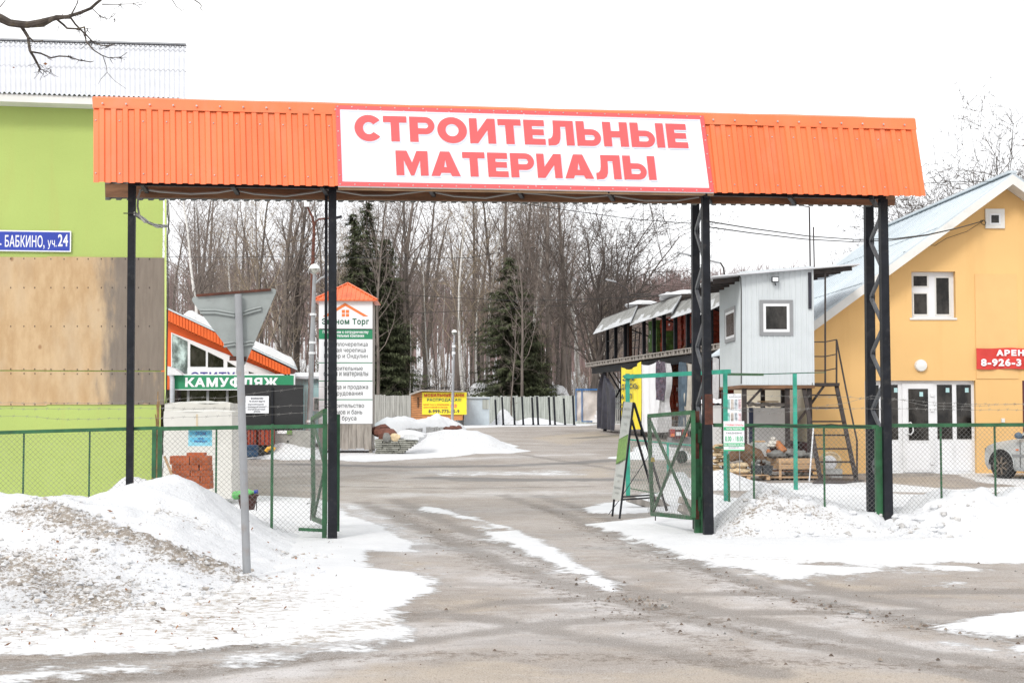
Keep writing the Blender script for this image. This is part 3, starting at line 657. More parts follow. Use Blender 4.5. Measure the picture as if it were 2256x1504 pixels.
def bump_heap(cx, cy, rx, ry, hgt, seed, label, group=None, cat='snow heap', dirt=0.15, p=1.0, name='snow_heap', st=None, nz=0.2):
    st = st or max(0.06, min(rx, ry) / 16)
    def hf(X, Y):
        q = ((X - cx) / rx) ** 2 + ((Y - cy) / ry) ** 2
        h = hgt * np.exp(-(q * 2.2) ** p)
        return h + np.clip(h / hgt, 0, 1) * hgt * (nz * vn((X - cx) / rx, (Y - cy) / ry, 1.4, seed) + nz * .55 * vn((X - cx) / rx, (Y - cy) / ry, 5, seed + 3)) - 0.05 * hgt
    def df(X, Y, H): return np.clip(dirt + 0.5 * vn((X - cx) / rx, (Y - cy) / ry, 1.1, seed + 9, 2), 0, 0.75) if dirt else np.zeros(X.shape)
    return heap(name, cx - rx * 1.35, cx + rx * 1.35, cy - ry * 1.35, cy + ry * 1.35, st, hf, label, df, cat, group)
q = at(300, 1095, 20.9); bump_heap(q.x, 20.9, 1.05, 0.9, 0.68, 2.2, 'smooth snow heap against the lime green wall behind the mesh fence', dirt=0)
HG = 'snow heaps in the yard'
bump_heap(-1.9, 47.4, 2.5, 2.2, 0.72, 5.0, 'broad white snow heap with grey crust in front of the covered stone slabs', HG, dirt=0.15, p=1.4)
bump_heap(-3.7, 52.5, 2.9, 1.6, 1.0, 6.0, 'long snow-covered pile behind the flagstone stack by the sign tower', HG, dirt=0.0, p=2.0)
bump_heap(-2.6, 53.0, 1.6, 1.3, 1.1, 7.0, 'taller rounded snow pile in front of the yellow sale banner', HG, dirt=0.05, p=1.6)
q = gp(628, 1010); bump_heap(q.x, q.y + 1, 1.5, 1.2, 0.55, 8.0, 'low snow heap at the foot of the concrete block', HG, dirt=0.05)
q = at(1112, 900, 89.3); bump_heap(q.x, 89.3, 0.95, 0.8, 1.05, 9.0, 'pointed snow heap beside the pale corrugated shed at the far fence', HG, dirt=0.2)
q = at(1180, 900, 90.5); bump_heap(q.x, 90.5, 2.2, 1.2, 0.45, 10.0, 'low snow heap behind the black steel uprights', HG, dirt=0.1)
for i, (px, w, hh, lb) in enumerate([(1060, 2.0, 3.0, 'snow ridge showing over the far fence right of the yellow banner'), (1125, 2.8, 2.8, 'rounded snow ridge over the far fence, middle one of three'), (1222, 2.2, 2.85, 'snow ridge over the far fence nearest the blue frame cage')]):
    q = at(px, 900, 100); bump_heap(q.x, 100, w, 1.4, hh - 0.1, 20 + i, lb, 'snow ridges behind the far fence', dirt=0, p=1.8, nz=.06)
q = gp(1450, 1008); bump_heap(q.x, q.y, 1.3, 1.2, 0.42, 12.0, 'small snow heap seen through the open right gate leaf', HG, dirt=0.05)
q = gp(1490, 1105); bump_heap(q.x + 0.1, q.y + 0.6, 0.5, 0.6, 0.5, 13.0, 'steep white snow lump inside the low green mesh pen', HG, dirt=0, p=1.4)
q = gp(1590, 1065); bump_heap(q.x, q.y + 0.4, 0.9, 0.8, 0.28, 14.0, 'low snow heap beside the teal fence post under the booth', HG, dirt=0.05)
q = gp(1840, 1088); bump_heap(q.x, q.y, 1.1, 0.5, 0.2, 15.0, 'flat snow ridge inside the fence before the stairs', HG, dirt=0)

# dead leaves, mud clods and grit lying about
def scatter(name, n, fn, mats, kind_label, sz, flat):
    mb = MB(); r = random.Random(hash(name) % 1000 if False else len(name) * 31)
    for i in range(n):
        p = fn(r)
        if p is None: continue
        x, y, z = p; s = sz[0] + (sz[1] - sz[0]) * r.random() ** 3; a = r.random() * PI; m = r.choice(mats)
        if flat:
            c, sn_ = math.cos(a) * s, math.sin(a) * s; t = (r.random() - 0.3) * s
            mb.add([(x - c, y - sn_, z + 0.004), (x + sn_ * .45, y - c * .45, z + t * .7 + .01), (x + c, y + sn_, z + t + 0.012), (x - sn_ * .45, y + c * .45, z + 0.006)], [(0, 1, 2), (0, 2, 3)], m)
        else:
            mb.add([(x - s, y - s * .7, z - .004), (x + s, y - s * .6, z - .004), (x + s * .8, y + s * .7, z - .004), (x - s * .9, y + s * .8, z - .004), (x + s * .2, y - s * .1, z + s * .8), (x - s * .3, y + s * .2, z + s * .7)],
                   [(0, 1, 4), (1, 2, 4), (2, 5, 4), (2, 3, 5), (3, 0, 5), (0, 4, 5)], m)
    o = mb.build(name, origin=(0, 0, 0)); return tag(o, kind_label, None, None, 'stuff')
M_leaf = mat('dead_leaf', (0.22, 0.10, 0.045), 0.8, var=0.4, scale=9); M_leaf2 = mat('pale_grit', (0.24, 0.20, 0.165), .9, var=.3, scale=9); M_clod = mat('mud_clod', (0.13, 0.10, 0.08), 0.9, var=0.4, scale=9)
def lh1(x, y): return float(left_h(np.array([[x]]), np.array([[y]]))[0, 0])
def f_leaf(r):
    y = 10 + 8 * r.random() ** 1.4; x = -1.6 - y * 0.22 * r.random() - r.random() * 0.4
    return x, y, max(0.025, lh1(x, y)) + 0.004
def lumps():
    mb = MB(); r = random.Random(21); M_d = mat('dirty_crust', (.42, .38, .34), .9, var=.4, scale=12, dirt=(.10, .08, .06), dirt_amt=.8, bump=.4); k = 0
    M_l = mat('grey_crust', (.52, .51, .50), .9, var=.25, scale=10, dirt=(.2, .16, .12), dirt_amt=.7, bump=.4)
    while k < 2600:
        x, y = r.uniform(-6.6, -1.9), r.uniform(10.6, 16.4); d = float(left_dirt0(np.array([[x]]), np.array([[y]]))[0, 0])
        if r.random() > d * .8: continue
        s = .006 + .026 * r.random() ** 4; mb.blob((x, y, max(0.02, lh1(x, y)) + s * .2), (s * 1.2, s, s * .75), r.choice([M_d, M_l, M_l, M_snow, M_snow]), k, 6, 4, .45); k += 1
    for i in range(220):
        x, y = r.uniform(2.6, 6.2), r.uniform(18.3, 19.2); s = .01 + .045 * r.random() ** 3.5; mb.blob((x, y, max(0.02, rh1_(x, y)) + s * .2), (s * 1.2, s, s * .8), r.choice([M_l, M_snow, M_snow]), k + i, 6, 4, .35)
    o = mb.build('crust_lumps', origin=(0, 0, 0)); tag(o, 'small frozen lumps of grey and brown snow crust on the banks', None, None, 'stuff')
def rh1_(x, y): return float(right_h(np.array([[x]]), np.array([[y]]))[0, 0])
lumps()
scatter('fallen_leaves', 300, f_leaf, [M_leaf, M_leaf, M_clod], 'brown dead leaves and bark bits scattered on the snow bank', (0.006, 0.038), True)
tw = [wpoly(p) for p in TRACK[:6]]
def f_clod(r):
    if r.random() < 0.6:
        P = r.choice(tw); i = r.randrange(len(P) - 1); t = r.random(); q = P[i] * (1 - t) + P[i + 1] * t
        return q[0] + r.gauss(0, .12), q[1] + r.gauss(0, .16), 0.0
    return r.uniform(-2.2, 5.5), r.uniform(8.6, 17), 0.0
scatter('loose_grit', 800, f_clod, [M_clod, M_leaf2, M_clod, M_stonegrey], 'mud clods and loose grit strewn along the wheel tracks', (0.003, 0.019), False)
# ================================================================ GATEWAY
g2 = gp(735, 1190)
GYAW = R(6.33)
G = Fr((g2.x, g2.y), GYAW)           # vertical plane of the gateway's front posts
gate = thing('entrance_gateway', G.pt(0, 0.3, 0), 'wide steel gateway with an orange ribbed canopy over the yard entrance', 'gateway')
def GL_(px, py, o): return G.P(px, py, o)
LB, RB = GL_(206, 402, -0.32), GL_(2040, 433, -0.32)       # lower front edge
LT, RT = GL_(206, 236, 0.02), GL_(2018, 284, 0.02)         # top of the ribbed sheet
LR, RR = GL_(206, 214, 0.1), GL_(2014, 261, 0.1)           # ridge
def slab(s, t, d=0.0):                                      # s along, t up the slope; d out of the sheet
    a = LB.lerp(RB, s); b = LT.lerp(RT, s); p = a.lerp(b, t)
    nrm = (RB - LB).cross(LT - LB).normalized()
    return p + nrm * d
mb = MB(); n = 74; prof = []
for i in range(n):
    a = i / n
    for f, h in ((0, 0), (0.42, 0), (0.52, 0.022), (0.90, 0.022)): prof.append((a + f / n, h))
prof.append((1.0, 0.0)); vs = []; fs = []
for (s, h) in prof:
    jag = 0.0
    vs += [slab(s, 0.0, h), slab(s, 1.0, h)]
for i in range(len(prof) - 1): fs.append((2 * i, 2 * i + 2, 2 * i + 3, 2 * i + 1))
mb.add(vs, fs, M_orange)
off = len(mb.V)
for i in range(0, n, 2):
    for t in (0.12, 0.82):
        c = slab((i + 0.2) / n, t, 0.006); mb.box(c, (0.015, 0.014, 0.015), M_screw)
mb.build('canopy_sheet', gate)
mb = MB()                                                   # ridge cap
k = 24
def capp(s, j):
    a = LT.lerp(RT, s); r_ = LR.lerp(RR, s); w = 0.008 * math.sin(s * 31) + 0.006 * math.sin(s * 77)
    return [a + Vector((0, -0.035 + w, -0.02)), a + Vector((0, -0.03, 0.0)), r_ + Vector((0, -0.06, -0.02)), r_ + Vector((0, 0.0, 0.008 + w * .4)), r_ + Vector((0, 0.12, -0.03)), r_ + Vector((0, 0.3, -0.22))][j]
vs = [capp(i / k, j) for i in range(k + 1) for j in range(6)]
mb.add(vs, [(i * 6 + j, (i + 1) * 6 + j, (i + 1) * 6 + j + 1, i * 6 + j + 1) for i in range(k) for j in range(5)], M_orange, True)
for i in range(37): mb.box(slab((i + .4) / 37, 1.0, 0.04) + Vector((0, 0, 0.03)), (0.02, 0.02, 0.02), M_screw)
mb.build('ridge_cap', gate)
mb = MB()                                                   # back slope, seen from below
BL, BR = GL_(232, 441, 0.72), GL_(1972, 456, 0.72); n = 78
vs = []; fs = []
for i in range(n):
    for f, h in ((0, 0), (0.45, 0), (0.55, 0.022), (0.95, 0.022)):
        s = (i + f) / n; p = BL.lerp(BR, s); r_ = LR.lerp(RR, 0.01 + s * 0.955); vs += [p + Vector((0, h, h)), r_ + Vector((0, h + .02, h - .02))]
for i in range(len(vs) // 2 - 1): fs.append((2 * i, 2 * i + 2, 2 * i + 3, 2 * i + 1))
mb.add(vs, fs, M_grey_sheet); mb.build('rear_sheet', gate)
mb = MB()
for (x0, x1, y0, y1, yr0, yr1, o) in ((230, 1974, 404, 434, 427, 458, 0.62),):
    a, b, c, d = GL_(232, 405, o), GL_(1972, 421, o), GL_(1972, 452, o), GL_(232, 434, o)
    mb.prism([d, c, b, a], G.n * 0.05, M_plank)
mb.build('rear_plank', gate)
mb = MB(); a, b, c, d = GL_(745, 411, -0.25), GL_(1573, 425, -0.25), GL_(1573, 430, -0.25), GL_(745, 417, -0.25)
mb.prism([d, c, b, a], G.n * 0.06, M_rawwood); mb.build('sign_batten', gate)
mb = MB(); mb.beam(GL_(285, 404, -0.02), GL_(1950, 434, -0.02), 0.06, 0.06, M_black_steel); mb.build('lintel_beam', gate)
for px, py in ((318, 412), (518, 416), (715, 418), (950, 420), (1145, 424), (1345, 430), (1560, 436), (1745, 440), (1925, 444)):
    mb = MB(); mb.beam(GL_(px - 6, py - 8, -0.25), GL_(px + 6, py + 10, 0.6), 0.05, 0.05, M_black_steel); mb.build('bracket', gate)
# posts
def gpost(xt0, xt1, yt, xb0, xb1, yb, o, th, extra=None):
    mb = MB(); a, b = GL_(xt0, yt, o), GL_(xt1, yt, o)
    u0, z1 = G.uz(xt0, yt, o); u1, _ = G.uz(xt1, yt, o); v0, z0 = G.uz(xb0, yb, o); v1, _ = G.uz(xb1, yb, o); z0 = min(z0, -0.1)
    mb.hexa([G.pt(v0, o, z0), G.pt(v1, o, z0), G.pt(v1, o + th, z0), G.pt(v0, o + th, z0), G.pt(u0, o, z1), G.pt(u1, o, z1), G.pt(u1, o + th, z1), G.pt(u0, o + th, z1)], M_black_steel)
    if extra: extra(mb)
    return mb
gpost(282, 298, 402, 276, 291, 1190, 0, 0.09).build('post', gate)
gpost(724, 741, 410, 722, 743, 1192, 0, 0.11).build('post', gate)
gpost(715.5, 722, 412, 714, 720, 1185, 0.55, 0.08).build('post', gate)
def lattice(ft, fb, bt, bb, ztop_y, ystart, n, rust):
    col = bpy.data.objects.new('lattice_post', None); COL.objects.link(col); col.parent = gate; O = G.P((fb[0] + fb[1]) / 2, 1180, 0); O.z = 0; col.location = O - gate.location
    def ex(mb):
        if rust:
            for (xa, xb_, ya, yb_) in rust: mb.prect(G, xa, ya, xb_, yb_, -0.003, 0.05, M_rust)
    gpost(ft[0], ft[1], ztop_y, fb[0], fb[1], 1181, 0, 0.10, ex).build('chord', col)
    gpost(bt[0], bt[1], ztop_y + 6, bb[0], bb[1], 1168, 0.85, 0.09).build('chord', col)
    mb = MB(); f = lambda t: (ft[0] + (fb[0] - ft[0]) * t, 0.05); 
    for i in range(n):
        ya = ystart + (1150 - ystart) * i / n; yb_ = ystart + (1150 - ystart) * (i + 1) / n
        ta, tb = (ya - ztop_y) / (1181 - ztop_y), (yb_ - ztop_y) / (1181 - ztop_y)
        fx = lambda t: ft[0] + (fb[0] - ft[0]) * t + 3; bx = lambda t: bt[1] + (bb[1] - bt[1]) * t - 9
        p = [GL_(fx(ta), ya, 0.06), GL_(bx(tb), yb_, 0.81)] if i % 2 == 0 else [GL_(bx(ta), ya, 0.81), GL_(fx(tb), yb_, 0.06)]
        mb.beam(p[0], p[1], 0.035, 0.06, M_steel_lit)
    mb.build('diagonal_bars', col)
    return col
lattice((1548, 1563), (1552, 1573), (1525, 1541), (1529, 1547), 432, 445, 11, [(1552.5, 1571, 868, 935)])
lattice((1940, 1956), (1950, 1969), (1907, 1925), (1914, 1934), 438, 470, 11, None)
mb = MB(); pts = [GL_(x, y, o) for x, y, o in ((310, 440, .3), (306, 450, .2), (308, 420, .3), (318, 417, .5), (350, 422, .55), (420, 427, .55), (480, 424, .55), (515, 418, .5), (560, 427, .55), (630, 432, .55), (690, 424, .5), (720, 418, .4), (745, 421, .5), (800, 430, .55), (860, 430, .55), (940, 420, .5), (1000, 432, .55), (1070, 436, .55), (1140, 424, .5), (1200, 428, .55), (1270, 436, .55), (1345, 430, .5), (1420, 442, .55), (1490, 442, .55), (1540, 434, .5))[2:]]
mb.path(pts, 0.014, M_cable, 5); mb.path([GL_(310, 418, .3), GL_(304, 435, .2), GL_(303, 455, .12), GL_(308, 478, .05), GL_(320, 490, .0)], 0.014, M_cable, 5); mb.build('power_cable', gate)
# bundle of cables from the post to the house
mb = MB()
E_A, E_B = GL_(296, 470, -0.02), None

# ---------------------------------------------------------------- big sign
SG = thing('shop_sign', slab(0.5, 0.2, 0.1), 'long white sign with red border and two lines of red capitals on the canopy', 'sign')
def son(px, py, lift):          # a point of the sign: on the canopy's sloping face, a little in front
    nrm = (RB - LB).cross(LT - LB).normalized(); p0 = LB + nrm * (0.05 + lift); d = ray(px, py); t = (p0 - EYE).dot(nrm) / d.dot(nrm); return EYE + d * t
C_ = [(739, 232), (1550, 255), (1573, 424), (745, 410)]     # TL TR BR BL
def smap(u, v, lift=0.0):       # u right, v down
    a = son(*C_[0], 0); b = son(*C_[1], 0); c = son(*C_[2], 0); d = son(*C_[3], 0)
    p = a.lerp(b, u).lerp(d.lerp(c, u), v); nrm = (RB - LB).cross(LT - LB).normalized(); return p + nrm * lift
mb = MB()
mb.hexa([smap(0, 1, -.03), smap(1, 1, -.03), smap(1, 0, -.03), smap(0, 0, -.03), smap(0, 1, 0), smap(1, 1, 0), smap(1, 0, 0), smap(0, 0, 0)], M_signwhite)
bw, bh = 0.0115, 0.055
for (u0, v0, u1, v1) in ((0, 0, 1, bh), (0, 1 - bh, 1, 1), (0, bh, bw, 1 - bh), (1 - bw, bh, 1, 1 - bh)):
    mb.poly([smap(u0, v1, .004), smap(u1, v1, .004), smap(u1, v0, .004), smap(u0, v0, .004)], M_red)
for (u0, v0, u1, v1) in ((bw, bh, 1 - bw, bh + .022), (bw, bh + .022, bw + .003, 1 - bh)):
    mb.poly([smap(u0, v1, .004), smap(u1, v1, .004), smap(u1, v0, .004), smap(u0, v0, .004)], M_shadowblue)
for i in range(27):
    for v in (0.02, 0.98): mb.box(smap((i + .15) / 26.4, v, .008), (0.016, 0.012, 0.016), M_screw)
for i in range(5):
    for u in (0.005, 0.995): mb.box(smap(u, 0.15 + i * .18, .008), (0.016, 0.012, 0.016), M_screw)
mb.beam(smap(0.504, 0.04, .003), smap(0.52, 0.97, .003), 0.006, 0.004, M_shadowblue)
mb.build('sign_board', SG)
# heavy grotesque capitals drawn as outlines (unit height)
def arc(cx, cy, rx, ry, a0, a1, n=14): return [(cx + rx * math.cos(R(a0 + (a1 - a0) * i / n)), cy + ry * math.sin(R(a0 + (a1 - a0) * i / n))) for i in range(n + 1)]
def strip(o, i): return [[o[k], o[k + 1], i[k + 1], i[k]] for k in range(len(o) - 1)]
def rc(x0, y0, x1, y1): return [[(x0, y0), (x1, y0), (x1, y1), (x0, y1)]]
S_ = 0.31
def bowl(x0, w, y0, y1, s=0.26):      # right-hand bowl of Р, Ь, Ы attached to a stem at x0
    r = (y1 - y0) / 2; ri = r - s * 0.9; cx = x0 + w - r; cy = (y0 + y1) / 2
    return rc(x0, y1 - s * .9, cx, y1) + rc(x0, y0, cx, y0 + s * .9) + strip(arc(cx, cy, r, r, 90, -90), arc(cx, cy, max(ri, .03), max(ri, .03), 90, -90))
def L_C():
    return 0.93, strip(arc(.5, .5, .52, .52, 38, 322, 26), arc(.5, .5, .21, .24, 38, 322, 26))
def L_T(): return 0.86, rc(0, .75, .86, 1) + rc(.275, 0, .585, .75)
def L_R(): return 0.92, rc(0, 0, S_, 1) + bowl(S_, .61, .31, 1)
def L_O(): return 1.08, strip(arc(.54, .5, .545, .52, 0, 360, 36), arc(.54, .5, .24, .245, 0, 360, 36))
def L_I(): return 0.96, rc(0, 0, .29, 1) + rc(.67, 0, .96, 1) + [[(.29, 0), (.29, .46), (.67, 1), (.67, .54)]]
def L_E(): return 0.78, rc(0, 0, S_, 1) + rc(S_, .75, .77, 1) + rc(S_, .385, .74, .62) + rc(S_, 0, .78, .24)
def L_L(): return 0.98, rc(.68, 0, .98, 1) + rc(.22, .75, .68, 1) + [[(.22, .75), (.49, .75), (.485, .5), (.46, .25), (.40, .09), (.28, .0), (.0, -.02), (.0, .25), (.10, .27), (.17, .36), (.2, .5)]]
def L_soft(): return 0.9, rc(0, 0, S_, 1) + bowl(S_, .6, 0, .68)
def L_N(): return 0.94, rc(0, 0, .31, 1) + rc(.63, 0, .94, 1) + rc(.31, .37, .63, .63)
def L_Y():
    w, p = L_soft(); return 1.27, p + rc(.97, 0, 1.27, 1)
def L_M(): return 1.22, rc(0, 0, .3, 1) + rc(.92, 0, 1.22, 1) + [[(.3, .62), (.3, 1), (.42, 1), (.61, .52), (.61, .0), (.55, .0)], [(.61, .0), (.61, .52), (.80, 1), (.92, 1), (.92, .62), (.67, .0)]]
def L_A(): return 1.12, [[(0, 0), (.33, 0), (.385, .13), (.51, .36), (.56, .66), (.56, 1), (.38, 1)], [(.56, .66), (.61, .36), (.735, .13), (.79, 0), (1.12, 0), (.74, 1), (.56, 1)], [(.385, .13), (.735, .13), (.61, .36), (.51, .36)]]
TAB = {'С': L_C, 'Т': L_T, 'Р': L_R, 'О': L_O, 'И': L_I, 'Е': L_E, 'Л': L_L, 'Ь': L_soft, 'Н': L_N, 'Ы': L_Y, 'М': L_M, 'А': L_A}
def bigline(mb, body, u0, v0, u1, v1, lift, m, du=0, dv=0):
    x = 0; polys = []
    for ch in body:
        w, ps = TAB[ch](); polys += [[(x + a, b) for a, b in p] for p in ps]; x += w + 0.10
    W_ = x - 0.10
    for p in polys: mb.poly([smap(u0 + (u1 - u0) * a / W_ + du, v1 + (v0 - v1) * b + dv, lift) for a, b in p], m)
def invmap(px, py):
    u, v = 0.5, 0.5
    for it in range(60):
        q = project(smap(u, v)); u += (px - q[0]) / 820 * .8; v += (py - q[1]) / 170 * .8
    return u, v
mb = MB(); lo = MB()
uA, vA = invmap(781, 257); uB, vB = invmap(1517, 328); uC, vC = invmap(871, 334); uD, vD = invmap(1447, 398)
v1t = invmap(846, 310)[1]; v1 = (vA + invmap(1480, 271)[1]) / 2; v1b = (invmap(870, 312)[1] + vB) / 2
v2 = (invmap(880, 332)[1] + invmap(1420, 345)[1]) / 2; v2b = (invmap(880, 386)[1] + invmap(1440, 398)[1]) / 2
bigline(mb, 'СТРОИТЕЛЬНЫЕ', uA, v1, uB, v1b, .010, M_red); bigline(mb, 'МАТЕРИАЛЫ', uC, v2, uD, v2b, .010, M_red)
bigline(mb, 'СТРОИТЕЛЬНЫЕ', uA, v1, uB, v1b, .006, M_shadowblue, .0035, .02); bigline(mb, 'МАТЕРИАЛЫ', uC, v2, uD, v2b, .006, M_shadowblue, .0035, .02)
mb.build('lettering', SG)

# ================================================================ FENCES AND GATE LEAVES
def chainmesh(mb, fr, u0, u1, zb, zt, o, m=None, pitch=0.065, r=0.0018, skew=1.0):
    """diamond netting: straight wires crossing both ways. zb, zt functions of u"""
    m = m or M_wire; H = max(zt(u0) - zb(u0), zt(u1) - zb(u1), zt((u0 + u1) / 2) - zb((u0 + u1) / 2)) * 1.1
    n = int((u1 - u0 + H / skew) / pitch) + 2
    zmin = min(zb(u0), zb(u1), zb((u0 + u1) / 2))
    for sgn in (1, -1):
        for i in range(n):
            st = u0 - H / skew + i * pitch if sgn == 1 else u0 + i * pitch
            # line: u = st + sgn*(z-zmin)/skew ; sample and clip
            zs = np.linspace(zmin, zmin + H, 40); us = st + sgn * (zs - zmin) / skew
            ok = [(u, z) for u, z in zip(us, zs) if u0 <= u <= u1 and zb(u) - .02 <= z <= zt(u)]
            if len(ok) > 1:
                (ua, za), (ub, zb_) = ok[0], ok[-1]
                mb.path([fr.pt(ua, o + .002 * sgn, za), fr.pt(ub, o + .002 * sgn, zb_)], r, m, 3, False, False)
    return mb
def lin(x0, y0, x1, y1): return lambda x: y0 + (y1 - y0) * (x - x0) / (x1 - x0)
# left fence
LF = 0.10
lf = thing('mesh_fence', G.pt(-2.5, LF, 0.2), 'green framed chain-link fence behind the dirty snow bank, left of the gateway', 'fence')
ua, za = G.uz(-150, 957, LF); ub, zb_ = G.uz(283, 947, LF); uc, zc = G.uz(348, 944, LF); ud, zd = G.uz(719, 938, LF)
mb = MB(); mb.beam(G.pt(ua, LF, za), G.pt(uc, LF, zc + .01), 0.04, 0.045, M_green); mb.beam(G.pt(uc, LF, zc), G.pt(ud, LF, zd), 0.045, 0.05, M_green); mb.build('top_rail', lf)
for px, w, zt in ((53, .02, 0), (198, .02, 0), (340, .05, .02), (353, .055, .02), (477, .022, 0), (600, .035, .04), (716, .06, .02)):
    u, z = G.uz(px, 945, LF); z = lin(ua, za, ud, zd)(u) + zt
    mb = MB(); mb.fbox(G, u - w / 2, u + w / 2, LF - w / 2, LF + w / 2, 0.0, z, M_green); mb.build('post', lf)
zt = lambda u: lin(ua, za, uc, zc)(u) if u < uc else lin(uc, zc, ud, zd)(u)
def zb_left(u):
    p = G.pt(u, LF, 0); return max(0.1, lh1(p.x, p.y) + .02)
mb = MB(); chainmesh(mb, G, ua, ud, zb_left, zt, LF - .02); mb.build('wire_mesh', lf)
mb = MB(); u, z = G.uz(718, 1180, LF); mb.beam(G.pt(u - .35, LF, 0.14), G.pt(u, LF, 0.12), 0.04, 0.04, M_green); mb.build('bottom_rail', lf)
# right fence
rf = thing('mesh_fence', G.pt(6, LF, 0.2), 'green framed chain-link fence with thin posts above the lumpy snow bank, before the yellow house', 'fence')
u1_, z1_ = G.uz(1572, 936, LF); u2_, z2_ = G.uz(1935, 940, LF); u3_, z3_ = G.uz(1968, 937, LF); u4_, z4_ = G.uz(2420, 934, LF)
mb = MB(); mb.beam(G.pt(u1_, LF, z1_), G.pt(u2_, LF, z2_), .05, .05, M_green); mb.beam(G.pt(u3_ - .05, LF, z3_), G.pt(u4_, LF, z4_), .045, .05, M_green); mb.build('top_rail', rf)
for px, w in ((1660, .022), (1690, .0), (1815, .022), (1933, .07), (1944, .07), (2072, .022), (2191, .022), (2330, .022)):
    if not w: continue
    u, z = G.uz(px, 938, LF); mb = MB(); mb.fbox(G, u - w / 2, u + w / 2, LF - w / 2, LF + w / 2, 0, z - .01, M_green); mb.build('post', rf)
def rh1(x, y): return float(right_h(np.array([[x]]), np.array([[y]]))[0, 0])
def zb_right(u):
    p = G.pt(u, LF, 0); return max(0.08, rh1(p.x, p.y) + .02)
mb = MB(); chainmesh(mb, G, u1_, u4_, zb_right, lambda u: lin(u1_, z1_, u4_, z4_)(u), LF - .02); mb.build('wire_mesh', rf)
mb = MB(); mb.path([G.P(x, y, LF - .03) for x, y in ((1600, 944), (1650, 940), (1690, 934), (1720, 936), (1760, 939), (1800, 938), (1830, 934), (1870, 938), (1920, 940))], .008, M_blackcable, 4); mb.build('tied_cable', rf)
# gate leaves
def leaf(hinge_top, far_top, far_bot, hinge_bot, d_h, d_f, label, brace):
    A, B, C, D = at(*hinge_top, d_h), at(*far_top, d_f), at(*far_bot, d_f), at(*hinge_bot, d_h)
    th = thing('gate_leaf', Vector((A.x, A.y, 0)), label, 'gate')
    mb = MB(); w = .055
    for p, q in ((A, B), (D, C), (B, C), (A, D)): mb.beam(p, q, w, w, M_green)
    mb.build('leaf_frame', th)
    mb = MB()
    for p, q in brace(A, B, C, D): mb.beam(p, q, .032, .035, M_green)
    mb.build('cross_braces', th)
    d = B - A; L = Vector((d.x, d.y, 0)).length; fr = Fr((A.x, A.y), math.atan2(d.y, d.x))
    mb = MB(); chainmesh(mb, fr, 0.02, L - .02, lambda u: D.z + (C.z - D.z) * u / L, lambda u: A.z + (B.z - A.z) * u / L, 0.035, M_wire, .06 if A.x > 0 else .16, .0024 if A.x > 0 else .0016, 1.7); mb.build('wire_mesh', th)
    return th, A, B, C, D
L1 = leaf((1527, 908), (1430, 916), (1437, 1131), (1528, 1140), 18.95, 20.6, 'open right gate leaf in green mesh with an X brace beside the A-frame board', lambda A, B, C, D: [(A, C), (B + (C - B) * .03, D)])
mb = MB(); mb.box(at(1438, 1012, 20.5), (.05, .04, .06), mat('brass', (.5, .38, .08), .4, metal=.5)); mb.path([at(1436, 1008, 20.5), at(1437, 1001, 20.5), at(1441, 1002, 20.5), at(1441, 1008, 20.5)], .006, M_screw, 5); mb.build('padlock', L1[0])
mb = MB(); mb.tube(at(1444, 1128, 20.5), at(1444, 1146, 20.5), .008, .008, M_brownsteel, 6); mb.build('drop_bolt', L1[0])
mb = MB()
for px, w, ya, yb in ((1535, .08, 925, 1150), (1546, .10, 932, 1165)):
    u, z = G.uz(px, ya, .3); _, z0 = G.uz(px, yb, .3); mb.fbox(G, u - w / 2, u + w / 2, .26, .34, .02, z, M_green)
mb.prect(G, 1529, 905, 1541, 930, .24, .255, M_rust); mb.prect(G, 1532, 955, 1540, 1010, .245, .255, M_rust); mb.prect(G, 1530, 1100, 1540, 1143, .24, .255, M_rust)
for y in (945, 1095): mb.prect(G, 1538, y, 1544, y + 30, .22, .26, M_green)
mb.build('hinge_post', L1[0])
L2 = leaf((716, 905), (689, 923), (691, 1142), (716, 1152), 18.6, 20.4, 'open left gate leaf in green mesh, folded back nearly edge-on', lambda A, B, C, D: [(B, (A + D) * .5), ((A + D) * .5, C)])
mb = MB(); mb.box(at(686, 1012, 20.4), (.04, .02, .04), M_brownsteel); mb.path([at(684, 1146, 20.4), at(686, 1108, 20.4), at(676, 1109, 20.4)], .008, M_brownsteel, 5); mb.build('drop_bolt', L2[0])
mb = MB(); u, z = G.uz(746, 912, .2); mb.fbox(G, u - .03, u + .02, .16, .24, .1, z, M_green); mb.build('hinge_post', L2[0])

# barbed wire strands
def barbed(pts, o, label, group):
    mb = MB(); P = [G.P(x, y, o) for x, y in pts]; dense = []
    for a, b in zip(P[:-1], P[1:]):
        k = max(1, int((b - a).length / .12))
        for i in range(k): dense.append(a.lerp(b, i / k) + Vector((0, 0, .006 * math.sin(i * 1.9))))
    dense.append(P[-1]); mb.path(dense, .0024, M_wire, 4, False)
    for q in dense[1:-1:1]:
        mb.beam(q + Vector((-.012, 0, -.02)), q + Vector((.012, 0, .02)), .0026, .0026, M_wire); mb.beam(q + Vector((.02, 0, -.006)), q + Vector((-.02, 0, .01)), .0026, .0026, M_wire)
    tag(mb.build('barbed_wire'), label, 'barbed wire', group)
BG = 'barbed wire strands above the fences'
barbed([(-100, 885), (0, 887), (150, 888), (285, 887), (345, 882), (420, 876), (500, 876), (560, 866), (620, 860), (680, 853), (720, 852)], .02, 'highest barbed wire strand over the left fence, crossing the black panel', BG)
barbed([(-100, 902), (0, 900), (130, 901), (285, 900), (360, 899), (450, 900), (560, 898), (640, 893), (700, 896), (720, 893)], .03, 'middle barbed wire strand over the left fence', BG)
